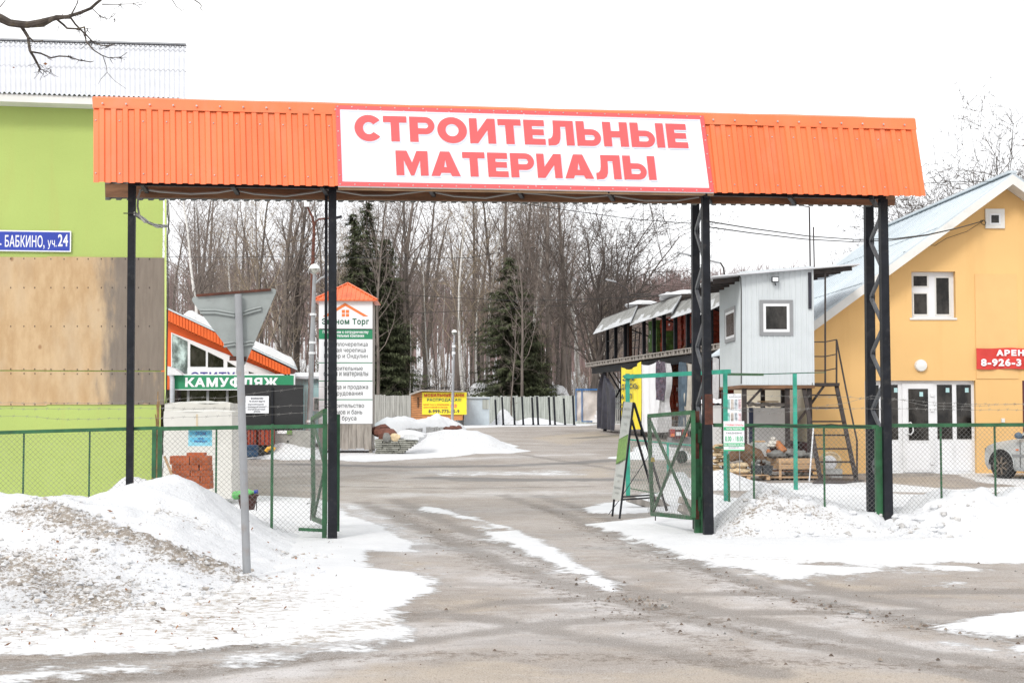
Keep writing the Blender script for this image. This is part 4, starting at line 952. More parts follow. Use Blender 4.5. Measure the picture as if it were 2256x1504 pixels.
barbed([(-100, 915), (0, 917), (60, 917), (150, 924), (285, 921), (380, 920), (480, 916), (560, 916), (640, 910), (720, 911)], .02, 'lowest barbed wire strand over the left fence', BG)
barbed([(1572, 866), (1640, 870), (1760, 874), (1850, 874), (1920, 878), (1990, 880), (2080, 888), (2150, 890), (2256, 890), (2400, 892)], .02, 'highest barbed wire strand over the right fence', BG)
barbed([(1572, 896), (1650, 906), (1720, 910), (1800, 897), (1870, 886), (1920, 872), (1970, 878), (2040, 893), (2120, 895), (2256, 889), (2400, 890)], .035, 'sagging middle barbed wire strand over the right fence', BG)
barbed([(1572, 898), (1640, 899), (1760, 900), (1880, 900), (2000, 900), (2100, 902), (2200, 903), (2400, 900)], .05, 'lowest barbed wire strand over the right fence', BG)
# ================================================================ LIME GREEN BUILDING
c = at(362, 900, 26.0); H = Fr((c.x, c.y), GYAW)
gh = thing('green_building', H.pt(-3, 2, 0), 'lime green stuccoed building with boarded-up wall and white corrugated roof', 'building')
uL, zE = H.uz(-420, 226); uR, zE = H.uz(362, 228)
mb = MB(); sk = 6 * .16; mb.hexa([H.pt(uL, 0, -.3), H.pt(uR, 0, -.3), H.pt(uR - sk, 6, -.3), H.pt(uL - sk, 6, -.3), H.pt(uL, 0, zE), H.pt(uR, 0, zE), H.pt(uR - sk, 6, zE), H.pt(uL - sk, 6, zE)], M_greenwall); mb.build('wall', gh)
for (p0, p1, y0, y1, s0, s1) in ((-420, -150, 564, 814, 0, 0), (-149.4, 102.5, 564, 815, -.25, -.2), (103.2, 361, 565, 816, -.2, 0.95), (-420, -149.6, 816, 893, 0, 0), (-149, 102.5, 817, 893, -.25, -.15), (103.2, 361, 818, 891, -.15, .55)):
    mb = MB(); cuts = [p0, p1] if p0 < 100 else [103.2, 200, 240, 280, 361]
    (ua_, za_), (ub_, zb_) = H.uz(p0, y0, -.02), H.uz(p1, y1, -.02)
    mb.fbox(H, ua_, ub_, -.018, -.002, zb_, za_, M_ply); mb.grid(36, 8, lambda a, b: H.pt(ua_ + (ub_ - ua_) * a, -.0205 - .004 * mnoise.noise(Vector((a * 3, b * 2, p0))), zb_ + (za_ - zb_) * b), M_ply)
    nails = MB()
    for yy in (y0 + 4, y1 - 4) + ((632, 717) if y1 - y0 > 100 else ()):
        for i in range(int((p1 - p0) / 27)):
            mb.prect(H, p0 + 8 + i * 27 + (i * 7 % 5), yy, p0 + 9.6 + i * 27 + (i * 7 % 5), yy + 3, -0.028, -0.02, M_brownsteel)
    o = mb.build('plywood_board', gh)
    so = []
    for v in o.data.vertices:
        px = project(v.co + gh.location)[0]; so.append(np.interp(px, [103, 190, 235, 275, 361], [-.3, .0, .6, 1.05, s1 + .2]) if p0 > 100 else -.3)
    attr(o.data, 'soot', so)
# roof
E0, E1 = H.P(-420, 190, -0.45), H.P(411, 218, -0.45); 
def rpt(s, t): 
    e = E0.lerp(E1, s); T0 = at(-420, 82, 29.0); T1 = at(411, 104, 29.6)
    return e.lerp(T0.lerp(T1, s), t)
mb = MB(); n = 75 * 6
for (t0, t1, lift) in ((0, .52, 0), (.5, .92, .007), (.9, 1.0, .014)):
    vs = []
    for i in range(n + 1):
        s = i / n; w = 0.018 * math.sin(2 * PI * s * 75) + lift
        vs += [rpt(s, t0) + Vector((0, -w * .6, w)), rpt(s, t1) + Vector((0, -w * .6, w))]
    mb.add(vs, [(2 * i, 2 * i + 2, 2 * i + 3, 2 * i + 1) for i in range(n)], M_slate, True)
mb.build('roof_sheets', gh, sharp=0)
mb = MB(); mb.prism([H.pt(uR - .02, .05, zE - .02), H.pt(uR - sk, 5.4, zE - .02), rpt(.955, .97) - Vector((0, 0, .06))], (-.12, 0, 0), M_greenwall); mb.build('gable_wall', gh)
mb = MB(); a, b = rpt(0, 1), rpt(1, 1); mb.beam(a + Vector((0, -.05, .035)), b + Vector((0, -.05, .035)), .16, .03, M_galv); 
mb.prism([a, b, b + Vector((-.8, 2.6, -1.8)), a + Vector((-.8, 2.6, -1.8))], (0, 0, -.03), M_slate); mb.build('ridge_strip', gh)
mb = MB(); mb.beam(E0 + Vector((0, .06, -.08)), E1 + Vector((0, .06, -.08)), .04, .14, M_whitetrim); mb.prism([E0 + Vector((0, .08, -.15)), E1 + Vector((0, .08, -.15)), E1 + Vector((0, .6, -.15)), E0 + Vector((0, .6, -.15))], (0, 0, .02), M_whitetrim); mb.build('eaves_board', gh)
mb = MB()
mb.path([H.P(365, y, -.04) for y in (440, 520, 620, 720, 820, 890)], .022, mat('pale_green_conduit', (.55, .66, .22), .5), 6)
mb.path([H.P(x, y, -.07) for x, y in ((370, 440), (369, 470), (372, 490), (369, 520), (370, 640), (368, 760), (367, 850), (364, 900), (363, 922))], .012, M_blackcable, 5)
mb.path([H.P(x, y, -.06) for x, y in ((371, 448), (373, 480), (370, 500), (374, 508), (371, 516))], .014, M_cable, 5)
mb.build('wall_conduit', gh)
mb = MB(); A, B = G.P(296, 470, -.02), H.P(368, 498, -.1)
for k in range(5):
    pts = []
    for i in range(13):
        t = i / 12; q = A.lerp(B, t); q.z -= .05 * math.sin(PI * t) * (1 + .1 * k); q += Vector((0, 0, .018 * math.sin(t * 9 + k * 1.3))); pts.append(q)
    mb.path(pts, .012, M_blackcable if k % 2 else M_cable, 5)
mb.beam(G.P(272, 470, -.02), G.P(300, 470, -.02), .012, .012, M_blackcable)
tag(mb.build('cable_bundle'), 'grey and black cable bundle strung from the gate post to the green building corner', 'cable')
# address plate
ap = thing('address_plate', H.pt(uR - 2.5, -.05, 4), 'blue street address plate with white lettering on the green building', 'address sign')
mb = MB(); mb.prect(H, -70, 506, 156, 555, -.05, -.02, M_signwhite); mb.prect(H, -67, 509, 153.5, 552.5, -.053, -.05, M_bluesign); mb.build('plate', ap)
mb = MB()
mb.ptext('БАБКИНО,', H, 11, 517.5, 98, 549, -.056, M_signwhite, .012); mb.ptext('уч.', H, 105, 529, 124.5, 549, -.056, M_signwhite, .008); mb.ptext('24', H, 128, 516, 149.5, 543, -.056, M_signwhite, .02); mb.ptext('д.', H, -14, 522, 3, 545, -.056, M_signwhite, .01)
mb.build('lettering', ap)

# ================================================================ SIGNPOST SEEN FROM BEHIND
sp = thing('road_sign', gp(543, 1277), 'back of a triangular road sign on a leaning grey pole in the dirty snow', 'road sign')
D = 14.0; mb = MB(); mb.tube(at(524.5, 648, D), at(545, 1300, D), .036, .041, M_galv, 16); mb.build('pole', sp)
tri = []
cor = [(417, 655), (535, 812), (612, 634)]
for i in range(3):
    a, b, c_ = Vector(cor[i - 1]), Vector(cor[i]), Vector(cor[(i + 1) % 3]); d1, d2 = (a - b).normalized(), (c_ - b).normalized(); rr = 15
    for t in np.linspace(0, 1, 7):
        q = (b + d1 * rr) * (1 - t) ** 2 + b * 2 * t * (1 - t) + (b + d2 * rr) * t * t; tri.append(at(q.x, q.y, D + .07))
mb = MB(); mb.prism(tri, (0, .025, 0), M_signback); mb.build('sign_panel', sp)
mb = MB()
for P_ in ([(441, 683), (475, 683), (517, 690)], [(532, 688), (560, 680), (576, 676)], [(493, 757), (517, 753), (522, 755)], [(536, 755), (553, 752), (560, 753)]):
    for dy in (0, 6.5): mb.path([at(x, y + dy, D + .05) for x, y in P_], .011, M_signback, 5)
    mb.grid(len(P_) - 1, 1, lambda u, v, P_=P_: at(P_[round(u * (len(P_) - 1))][0], P_[round(u * (len(P_) - 1))][1] + v * 6.5, D + .055), M_signback)
mb.build('clamp_band', sp)
for p_, q_, h_ in (((433, 651), (597, 638), .024), ((506, 789), (543, 791), .045)):
    mb = MB(); mb.beam(at(*p_, D + .05), at(*q_, D + .05), .02, h_, M_rust); mb.build('rusty_rail', sp)

# ================================================================ THINGS BEHIND THE LEFT FENCE
# black sheet with notice
bs = thing('black_panel', G.P(600, 947, .3), 'black sheet panel wired to the fence beside the signpost', 'panel')
mb = MB(); mb.prect(G, 538, 847, 600, 947, .22, .245, M_blacksheet); mb.prect(G, 600.5, 847.5, 668, 946, .224, .245, M_blacksheet); mb.build('sheet', bs)
mb = MB(); mb.beam(G.P(600, 940, .2), G.P(600, 852, .2), .02, .02, M_black_steel); mb.build('batten', bs)
nt_ = thing('notice_board', G.P(565, 910, .2), 'small white notice with printed warning lines on the black panel', 'notice')
mb = MB(); mb.prect(G, 541, 872, 592, 910, .19, .215, M_signwhite); mb.build('plate', nt_)
mb = MB()
for t, x0, x1, y0, y1 in (('ВНИМАНИЕ!', 553, 580, 875, 879.5), ('На объекте ведется', 549, 584, 881.5, 886), ('- видеонаблюдение', 543.5, 581, 888.5, 892.5), ('- пропускной режим', 543.5, 584, 894, 898), ('- внутриобъектовый', 543.5, 584, 899.5, 903.5), ('режим', 559, 573, 904.5, 908.5)): mb.ptext(t, G, x0, y0, x1, y1, .186, M_ink, .02)
mb.build('lettering', nt_)
# blue smoking place sign, lettering seen reversed
bl = thing('translucent_sign', G.P(440, 981, .2), 'light blue see-through sign hanging on the mesh, lettering reversed', 'sign')
M_ltblue = mat('light_blue_film', (.28, .66, .80), .5, var=.06); M_ltblue2 = mat('blue_film_band', (.14, .52, .74), .5, var=.06)
mb = MB(); mb.prect(G, 415, 947, 467, 982, .17, .18, M_ltblue); mb.prect(G, 419, 950, 463, 958, .166, .17, M_ltblue2); mb.prect(G, 419, 964, 463, 972, .166, .17, M_ltblue2)
mb.ptext('МЕСТО', G, 431, 951, 453, 958, .162, M_bluesign, .02, True); mb.ptext('для', G, 437, 964, 448, 968.5, .162, M_bluesign, .01, True); mb.ptext('курения', G, 428, 970, 455, 975, .162, M_bluesign, .01, True)
mb.build('film_sheet', bl)
# wrapped pallet of blocks
PB = Fr((at(436, 1000, 24.6).x, 24.6), 0.02)
wp = thing('wrapped_pallet', PB.pt(0, .6, 0), 'tall pallet of building blocks wrapped in cream film', 'pallet')
def wrapbox(mb, x0, x1, y0, y1, o0, o1, seed):
    u0, z1 = PB.uz(x0, y0, o0); u1, z0 = PB.uz(x1, y1, o0)
    def f(a, b):
        u = u0 + (u1 - u0) * a; z = z0 + (z1 - z0) * b
        k = mnoise.noise(Vector((u * 2.3, z * 1.2, seed))) * .03 + .015 * mnoise.noise(Vector((u * 14, z * 3, seed))) * b ** 3
        return PB.pt(u + (.02 * mnoise.noise(Vector((z * 5, seed, 1)))) * (1 if a in (0, 1) else 0), o0 + k - .02 * b ** 4, z + .015 * math.sin(a * 9 + seed) * (b > .99))
    mb.grid(28, 32, f, M_film)
    def g(a, b):
        u = u0 + (u1 - u0) * a; k = .035 * math.sin(PI * a) + .02 * mnoise.noise(Vector((u * 5, b * 4, seed)))
        return PB.pt(u, o0 + (o1 - o0) * b, z1 + k * math.sin(PI * min(1, b * 3 + .0)) if b < .33 else z1 + k)
    mb.grid(20, 8, g, M_film)
    for uu in (u0, u1): mb.grid(6, 12, lambda a, b: PB.pt(uu + .02 * mnoise.noise(Vector((a * 3, b * 4, seed))), o0 + (o1 - o0) * a, z0 + (z1 - z0) * b), M_film)
mb = MB(); wrapbox(mb, 361, 510, 907, 1098, 0, 1.0, 1.0); mb.beam(PB.P(434, 912, -.02), PB.P(434, 945, -.02), .03, .01, mat('cardboard_edge', (.5, .42, .3), .8)); mb.build('wrapped_stack', wp)
mb = MB(); wrapbox(mb, 363, 506, 888, 1000, 1.05, 2.0, 5.0); mb.build('wrapped_stack', wp)
# clay blocks
BGp = 'orange clay blocks stacked by the wrapped pallet'
bk = None; Dk = 20.2
rows = [(1063, 1077, [(385, 425), (426, 462)]), (1049, 1063, [(378, 408), (410, 440), (441.5, 462)]), (1036, 1049, [(377, 418), (420, 461)]), (1023, 1036, [(378, 396), (397.5, 437), (440, 460)]), (1004, 1023, [(374, 417), (419, 459)])]
for ri, (y0, y1, L) in enumerate(rows):
    for ci, (x0, x1) in enumerate(L):
        mb = MB(); a = at(x0, y0, Dk); b = at(x1, y1, Dk + .002 * ci); yaw = rng.uniform(-.03, .03); ctr = (a + b) / 2 + Vector((0, .13, 0)); sz = (b.x - a.x, .25, a.z - b.z - .004)
        mb.box(ctr, sz, M_brick, yaw)
        nr = int(sz[0] / .022)
        for k in range(nr): mb.box(ctr + Vector(((k - nr / 2 + .5) * .022, -.127, 0)), (.012, .012, sz[2] * .98), M_brick, 0)
        lab = 'ribbed orange clay block within the stack by the wrapped pallet'
        if ri == 4: lab = ('ribbed clay block on top of the stack, over the leaning stick', 'ribbed clay block on top of the stack, under the loose film')[ci]
        if ri == 0: lab = ('lowest clay block, half buried where the snow bank meets the stack', 'lowest clay block at the end of the stack away from the stick')[ci]
        tag(mb.build('clay_block'), lab, 'clay block', BGp)
mb = MB(); a = at(411, 997, Dk + .1); b = at(449, 1003.5, Dk + .1); mb.box((a + b) / 2 + Vector((0, .1, 0)), (b.x - a.x, .2, a.z - b.z), M_brick); tag(mb.build('clay_block'), 'thin clay block lying crowning the whole stack, set back', 'clay block', BGp)
mb = MB(); mb.grid(8, 3, lambda u, v: at(420 + 32 * u, 1001 + 13 * v + 2 * math.sin(u * 8), Dk - .02 - .01 * math.sin(u * 20)), mat('clear_film', (.62, .55, .5), .15)); tag(mb.build('torn_film'), 'torn shiny film scrap on the clay blocks', 'plastic film') if False else None
mb = MB(); mb.beam(at(362, 1004, 19.6), at(387, 1066, 19.6), .03, .03, M_rawwood); tag(mb.build('wooden_stick'), 'pale wooden stick leaning by the clay blocks', 'stick')
mb = MB()
for (p, q) in (((348, 862), (344, 945)), ((345, 890), (347, 945)), ((351, 880), (346, 925)), ((342, 912), (345, 945))):
    mb.path([at(p[0], p[1], 18.3), at((p[0] + q[0]) / 2 + 1, (p[1] + q[1]) / 2, 18.3), at(q[0], q[1] + 110, 18.3)], [.006, .01, .012], mat('dry_stalk', (.32, .20, .09), .9, var=.3, scale=9), 5)
tag(mb.build('dry_reed'), 'dry brown stalks standing at the double green fence post', 'dry plant')
# flower pot with bottle
pt_ = thing('flower_pot', at(545, 1121, 18.7), 'brown plastic flower pot on the snow behind the signpost', 'flower pot')
q = at(545, 1122, 18.7); mb = MB(); mb.lathe(q, [(.09, 0), (.13, .17), (.145, .175), (.145, .20), (.125, .20), (.12, .15)], mat('brown_plastic', (.085, .035, .03), .5), 20); mb.build('pot_body', pt_)
bo = thing('plastic_bottle', at(552, 1085, 18.7), 'green plastic bottle with blue cap lying across the brown pot', 'bottle')
M_gb = mat('light_green_plastic', (.16, .55, .16), .3, var=.2, scale=10, dirt=(.6, .7, .6), dirt_amt=.5)
a, b = at(512, 1092, 18.65), at(562, 1083, 18.65); d = (b - a).normalized(); mb = MB(); mb.lathe(a, [(.03, 0), (.055, .02), (.058, .08), (.052, .1), (.058, .13), (.056, .2), (.05, .23), (.02, .27), (.018, .3)], M_gb, 14, d); mb.build('bottle_body', bo)
mb = MB(); mb.lathe(a + d * .29, [(.024, 0), (.026, .045), (.02, .05)], M_bluesign, 12, d); mb.build('cap', bo)
mb = MB(); mb.tube(at(565, 1104, 18.6), at(565, 1124, 18.6), .007, .007, M_brownsteel, 5); tag(mb.build('rebar_stub'), 'short rusty bar stuck in snow by the brown pot', 'bar')

# ================================================================ ORANGE-ROOFED SHOP
Y0 = 44.0; OB = Fr((at(500, 900, Y0).x, Y0), 0.0)
ob = thing('orange_shop', OB.pt(0, 3, .2), 'orange clad shop with a snowy sloping roof and slanted windows', 'shop')
P = lambda x, y, o=0: OB.P(x, y, o)
mb = MB(); mb.prism([P(300, 1000), P(640, 1000), P(640, 822), P(369, 690), P(300, 660)], (-1.3, 7, 0), M_orangebldg); mb.build('wall', ob)
mb = MB(); mb.prism([P(377, 826, -.06), P(600, 826, -.06), P(606, 822, -.06), P(377, 732, -.06)], (0, .05, 0), M_whiteframe); mb.build('window_frame', ob)
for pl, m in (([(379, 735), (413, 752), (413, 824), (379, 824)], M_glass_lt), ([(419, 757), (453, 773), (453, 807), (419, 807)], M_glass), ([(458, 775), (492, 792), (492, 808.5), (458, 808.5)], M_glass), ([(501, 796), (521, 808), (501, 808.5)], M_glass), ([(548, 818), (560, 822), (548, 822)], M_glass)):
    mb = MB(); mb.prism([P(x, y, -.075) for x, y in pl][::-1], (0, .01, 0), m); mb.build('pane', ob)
mb = MB(); F0, F1, F2, F3 = P(355, 702, -.35), P(640, 832, -.35), P(640, 812, -.35), P(355, 675, -.35)
k = 42
for i in range(k):
    s0, s1 = i / k, (i + .82) / k
    mb.prism([F0.lerp(F1, s0), F0.lerp(F1, s1), F3.lerp(F2, s1), F3.lerp(F2, s0)], (0, .03, 0), M_orangebldg)
mb.prism([F0 + Vector((0, .03, 0)), F1 + Vector((0, .03, 0)), F2 + Vector((0, .03, 0)), F3 + Vector((0, .03, 0))], (0, .02, 0), M_orangebldg)
mb.prism([F0, F1, F1 + Vector((0, .3, 0)), F0 + Vector((0, .3, 0))], (0, 0, .02), M_orangebldg)
mb.build('fascia', ob)
mb = MB(); r0, r1 = P(355, 675, -.4), P(655, 815, -.4); mb.prism([r0, r1, r1 + Vector((-1.3, 7.5, 0)), r0 + Vector((-1.3, 7.5, 0))], (0, 0, .05), M_tinroof); mb.build('roof', ob)
def rsnow(a, b):
    s = .16 + .84 * a; q = r0.lerp(r1, s) + Vector((-1.2 * b ** 1.5, .02 + 7 * b ** 1.5, .06)); e = min(1, a / .06) * min(1, (1 - a) / .04)
    return q + Vector((0, -.08 * math.sin(PI * min(1, b * 10)), (.26 + .05 * mnoise.noise(Vector((a * 7, b * 2, 3)))) * min(1, b * 12) ** .5 * e))
mb = MB(); mb.grid(40, 14, rsnow, M_snow); mb.build('roof_snow', ob)
mb = MB(); mb.prect(OB, 413, 809.5, 520, 840, -.10, -.08, M_signwhite); mb.ptext('СТИТУ', OB, 420, 819, 518, 838, -.105, M_purpleink, .03); mb.build('banner', ob)
mb = MB(); mb.prect(OB, 355, 858, 645, 1000, -.08, -.05, M_glass)
for x in (412, 455, 498, 540): mb.prect(OB, x, 858, x + 4, 1000, -.1, -.08, M_greytrim)
mb.build('shop_front', ob)
mb = MB(); mb.path([P(x, y, -.5) for x, y in ((366, 822), (372, 822), (378, 827), (379.5, 836), (379.5, 890), (379.5, 1000))], .075, mat('duct_zinc', (.5, .53, .56), .35, metal=.4), 10); mb.build('duct', ob)
mb = MB(); mb.prism([P(365, 826, -.6), P(402, 826, -.6), P(385, 812, -.6), P(365, 806, -.6)], (0, .6, 0), M_snow); mb.build('snow_cap', ob)
ks = thing('shop_sign', P(515, 860, -.4), 'green signboard with wide white capitals on the orange shop', 'sign')
mb = MB(); mb.prect(OB, 382, 824, 649, 859, -.35, -.2, M_signwhite); mb.prect(OB, 383.5, 826.5, 647, 857, -.355, -.35, M_kgreen); mb.build('sign_board', ks)
mb = MB(); mb.ptext('КАМУФЛЯЖ', OB, 408, 830.5, 613, 853, -.36, M_signwhite, .045); mb.build('lettering', ks)
# things standing before the shop
mb = MB(); Z = Fr((at(550, 990, 42).x, 42.0), 0)
rk = thing('pallet_rack', Z.pt(0, .4, GZ(0, 42)), 'orange red steel racking under the black panel, before the shop', 'rack')
for x0, x1 in ((505, 521), (541, 563), (570, 599)):
    mb = MB(); mb.prect(Z, x0, 940, x1, 980, 0, .5, M_packorange)
    for k in range(3): mb.prect(Z, x0 + 2 + k * (x1 - x0) / 3, 942, x0 + 4 + k * (x1 - x0) / 3, 979, -.02, 0, M_maroon)
    mb.build('side_panel', rk)
mb = MB(); mb.prect(Z, 505, 980, 600, 1006, .1, .4, M_blacksheet); mb.build('base', rk)
mb = MB(); b0 = at(566, 1006, 41.6); mb.lathe(b0 + Vector((-.15, 0, .0)), [(.16, 0), (.19, .02), (.19, .16), (.18, .18), (.19, .2), (.19, .33), (.16, .35)], M_bluesign if False else mat('dark_blue_plastic', (.02, .06, .13), .4), 16); tag(mb.build('blue_barrel'), 'dark blue plastic barrel under the orange racking', 'barrel')
mb = MB(); mb.blob(at(517, 1003, 41.3), (.16, .14, .25), M_tarpwhite, 3, 10, 8, .3); tag(mb.build('white_bag'), 'crumpled white bag beside the wrapped pallet and racking', 'bag')
mb = MB(); mb.path([at(x, y, 41.2) for x, y in ((586, 994), (590, 988), (598, 986), (606, 990))], .06, mat('amber_plastic', (.7, .35, .02), .4), 8); tag(mb.build('yellow_hose'), 'bright amber loop poking out of the snow heap by the racking', 'hose')
cb = thing('concrete_block', Z.pt(1.2, 1, GZ(0, 43)), 'big grey concrete block with a small hole, behind the fence', 'concrete block')
mb = MB(); mb.prect(Z, 606, 949, 683, 1008, .6, 1.8, M_concrete); mb.blob(Z.P(634, 972, .58), (.03, .02, .03), M_blacksheet, 1); mb.build('block_body', cb)
mb = MB(); mb.prect(Z, 610, 948, 632, 955, .56, .59, M_signwhite); mb.prect(Z, 632, 948, 643, 957, .562, .59, M_packgreen); mb.build('sticker', cb)
# cyan shed
CS = Fr((at(675, 945, 50).x, 50.0), 0); cs = thing('cyan_shed', CS.pt(0, 2, .4), 'pale cyan shed with snow along its flat roof', 'shed')
mb = MB(); mb.prect(CS, 560, 832, 760, 960, 0, 4, M_cyan)
for k in range(26): mb.prect(CS, 562 + k * 7.5, 834, 563 + k * 7.5, 958, -.02, 0, M_cyan)
mb.build('wall', cs)
mb = MB(); mb.prect(CS, 556, 829, 764, 834, -.25, 4.2, M_tinroof); mb.build('roof', cs)
def cssn(a, b): u0, z = CS.uz(556, 829, -.25); u1, _ = CS.uz(764, 829, -.25); return CS.pt(u0 + (u1 - u0) * a, -.22 + 4.2 * b, z + .005 + .14 * math.sin(PI * min(.5, b * 4)) + .03 * mnoise.noise(Vector((a * 9, b * 3, 2))))
mb = MB(); mb.grid(30, 8, cssn, M_snow); mb.build('roof_snow', cs)
mb = MB(); mb.prect(CS, 690, 875, 707, 905, -.03, -.01, M_whiteframe); mb.prect(CS, 692, 877, 705, 903, -.035, -.03, M_glass_lt); mb.build('window', cs)

# ================================================================ SIGN TOWER
tb = gp(760, 999); T = Fr((tb.x, tb.y), 0.04); zg = tb.z
tw_ = thing('sign_tower', T.pt(0, .8, zg), 'tall square advertising tower with orange hipped roof and stacked white banners', 'advertising tower')
def TU(x, y): return T.uz(x, y)
u0, zt_ = TU(703, 661); u1, _ = TU(820, 661); _, zb1 = TU(760, 934); _, zw = TU(760, 990); dp = u1 - u0
mb = MB()
nb = 7
for i in range(nb):
    a = u0 + dp * i / nb; mb.fbox(T, a + .004, a + dp / nb - .004, 0, .03, zw + .02 * (i % 3), zb1 + .1, M_plank_grey)
for i in range(7):
    a = dp * i / 7; mb.fbox(T, u0 - .0, u0 + .03, a + .035, a + dp / 7, zw + .03 * (i % 2), zt_, M_plank_grey); mb.fbox(T, u1 - .03, u1, a + .035, a + dp / 7, zw, zt_, M_plank_grey)
mb.fbox(T, u0, u1, dp, dp + .03, zw, zt_, M_plank_grey); mb.build('plank_cladding', tw_)
mb = MB()
for a, o in ((u0 + .04, .05), (u1 - .08, .05), (u0 + .04, dp - .1), (u1 - .08, dp - .1)): mb.fbox(T, a, a + .1, o, o + .1, zg - .1, zw + .1, M_plank_grey)
mb.build('leg_frame', tw_)
ap_ = T.pt((u0 + u1) / 2, dp / 2, TU(757, 619)[1]); ov = .17
cn = [T.pt(u0 - ov, -ov, zt_), T.pt(u1 + ov, -ov, zt_), T.pt(u1 + ov, dp + ov, zt_), T.pt(u0 - ov, dp + ov, zt_)]
mb = MB()
for i in range(4): mb.add([cn[i], cn[(i + 1) % 4], ap_], [(0, 1, 2)], M_orange)
mb.poly([q - Vector((0, 0, .03)) for q in cn][::-1], M_orange)
for i in range(4): mb.poly([cn[i] - Vector((0, 0, .03)), cn[(i + 1) % 4] - Vector((0, 0, .03)), cn[(i + 1) % 4], cn[i]], M_orange)
for k in range(1, 14):
    s = k / 14; b = cn[0].lerp(cn[1], s) + Vector((0, -.01, .012)); h = 1 - abs(2 * s - 1); top = (cn[0].lerp(ap_, h) if s < .5 else cn[1].lerp(ap_, h)) + Vector((0, -.01, .012)); mb.beam(b, top, .03, .02, M_orange)
for i in (0, 1): mb.beam(cn[i] + Vector((0, -.01, .02)), ap_ + Vector((0, 0, .02)), .07, .03, M_orange)
mb.build('roof', tw_)
for nm, (y0, y1), txt in (('banner', (661, 724), [('Эконом Торг', 709, 701, 813, 718, M_greenink, .035)]), ('banner', (726, 746), [('Приглашаем к сотрудничеству', 711, 727.5, 812, 736, M_signwhite, .03), ('строительные компании', 724, 737, 802, 744.5, M_signwhite, .03)]),
                          ('banner', (747, 798), [('Металлочерепица', 714, 753, 810, 765, M_ink, .006), ('Мягкая черепица', 716, 766, 806, 778, M_ink, .006), ('Шифер и Ондулин', 714, 779, 810, 791, M_ink, .006)]),
                          ('banner', (800, 838), [('Строительные', 722, 806, 799, 818, M_ink, .006), ('смеси и материалы', 713, 819, 811, 831, M_ink, .006)]),
                          ('banner', (840, 879), [('Аренда и продажа', 714, 847, 811, 859, M_ink, .006), ('оборудования', 722, 861, 799, 873, M_ink, .006)]),
                          ('banner', (881, 933), [('Строительство', 720, 888, 802, 900, M_ink, .006), ('домов и бань', 728, 902, 798, 914, M_ink, .006), ('из бруса', 738, 916, 785, 928, M_ink, .006)])):
    mb = MB(); gb = y0 == 726
    mb.prect(T, 702.5, y0, 820.5, y1, -.02, 0.0, M_kgreen if gb else M_signwhite)
    if not gb and y0 > 700: mb.prect(T, 702.5, y0 - 1.6, 820.5, y0, -.018, 0.0, M_kgreen)
    for t, x0, x1_, xx, yy, m, bd in [(a[0], a[1], a[2], a[3], a[4], a[5], a[6]) for a in txt]: mb.ptext(t, T, x0, x1_, xx, yy, -.024, m, bd)
    if y0 == 661:
        for pl in ([(760, 667), (711, 697), (722, 697), (761, 674)], [(760, 667), (761, 674), (801, 697), (812, 697)]): mb.poly([T.P(x, y, -.024) for x, y in pl], M_orangeink)
        for (a, b, c2, d2) in ((753, 682.5, 760, 689.5), (762, 682.5, 769, 689.5), (753, 691, 760, 697.5), (762, 691, 769, 697.5)): mb.poly([T.P(a, b, -.024), T.P(c2, b, -.024), T.P(c2, d2, -.024), T.P(a, d2, -.024)], M_orangeink)
    mb.build(nm, tw_)
# lamp posts
def lamp(px_top, py_top, px_b, py_b, d, rpx, label, arms=(), extra=None):
    base = at(px_b, py_b, d); base.z = GZ(base.x, base.y); th = thing('yard_lamp', base, label, 'lamp post', 'globe lamps in the yard')
    top = at(px_top, py_top, d); r = rpx / F * d
    mb = MB(); mb.path([base, at((px_top * 2 + px_b) / 3, (py_top * 2 + py_b) / 3, d), top - Vector((0, 0, r))], [r * .55, r * .42, r * .32], M_galv, 10)
    for y in extra or (): mb.tube(at(px_top + (px_b - px_top) * (y - py_top) / (py_b - py_top), y, d), at(px_top + (px_b - px_top) * (y - py_top) / (py_b - py_top), y + 5, d), r * .6, r * .6, M_whiteframe, 10)
    mb.build('pole', th)
    def head(c):
        mb = MB(); mb.lathe(c, [(r * .3, -r), (r * .8, -r * .65), (r, -.05 * r), (r * .98, .1 * r)], M_lampglobe, 16); mb.build('globe', th)
        mb = MB(); mb.lathe(c, [(r * 1.03, .05 * r), (r * .9, .5 * r), (r * .5, .88 * r), (.01, r)], M_opal, 16); mb.build('cap', th)
    head(top)
    for ax_, ay_ in arms:
        mb = MB(); c2 = at(ax_, ay_, d); mb.path([top - Vector((0, 0, r * 2.8)), top.lerp(c2, .4) - Vector((0, 0, r * 1.6)), c2 - Vector((0, 0, r))], r * .22, M_galv, 8); mb.build('arm', th); head(c2)
    return th
lamp(693, 593, 680, 1000, 44.5, 12, 'double-headed grey lamp post with glass globes beside the advertising tower', [(731, 593)], (690, 752, 775, 925))
lamp(1001, 732, 996, 918, 74, 6, 'slim grey lamp post with one white globe before the yellow banner', [], (760, 775))
th = thing('street_light', at(690, 900, 68), 'rusty curved pole with two small lamp arms behind the tower', 'lamp post')
th.location.z = GZ(th.location.x, 68); mb = MB(); mb.path([th.location.copy(), at(688, 600, 68), at(692, 505, 68), at(689, 480, 68), at(677, 455, 68)], [.12, .09, .07, .06, .05], M_rust, 8); mb.path([at(692, 510, 68), at(694, 490, 68), at(702, 483, 68), at(740, 480, 68)], .05, M_rust, 6); mb.build('pole', th)
mb = MB(); mb.box(at(676, 448, 67.9), (.25, .2, .32), M_opal); mb.build('lamp_head', th); mb = MB(); mb.beam(at(736, 481, 68), at(753, 477, 68), .12, .12, M_black_steel); mb.build('lamp_head', th)
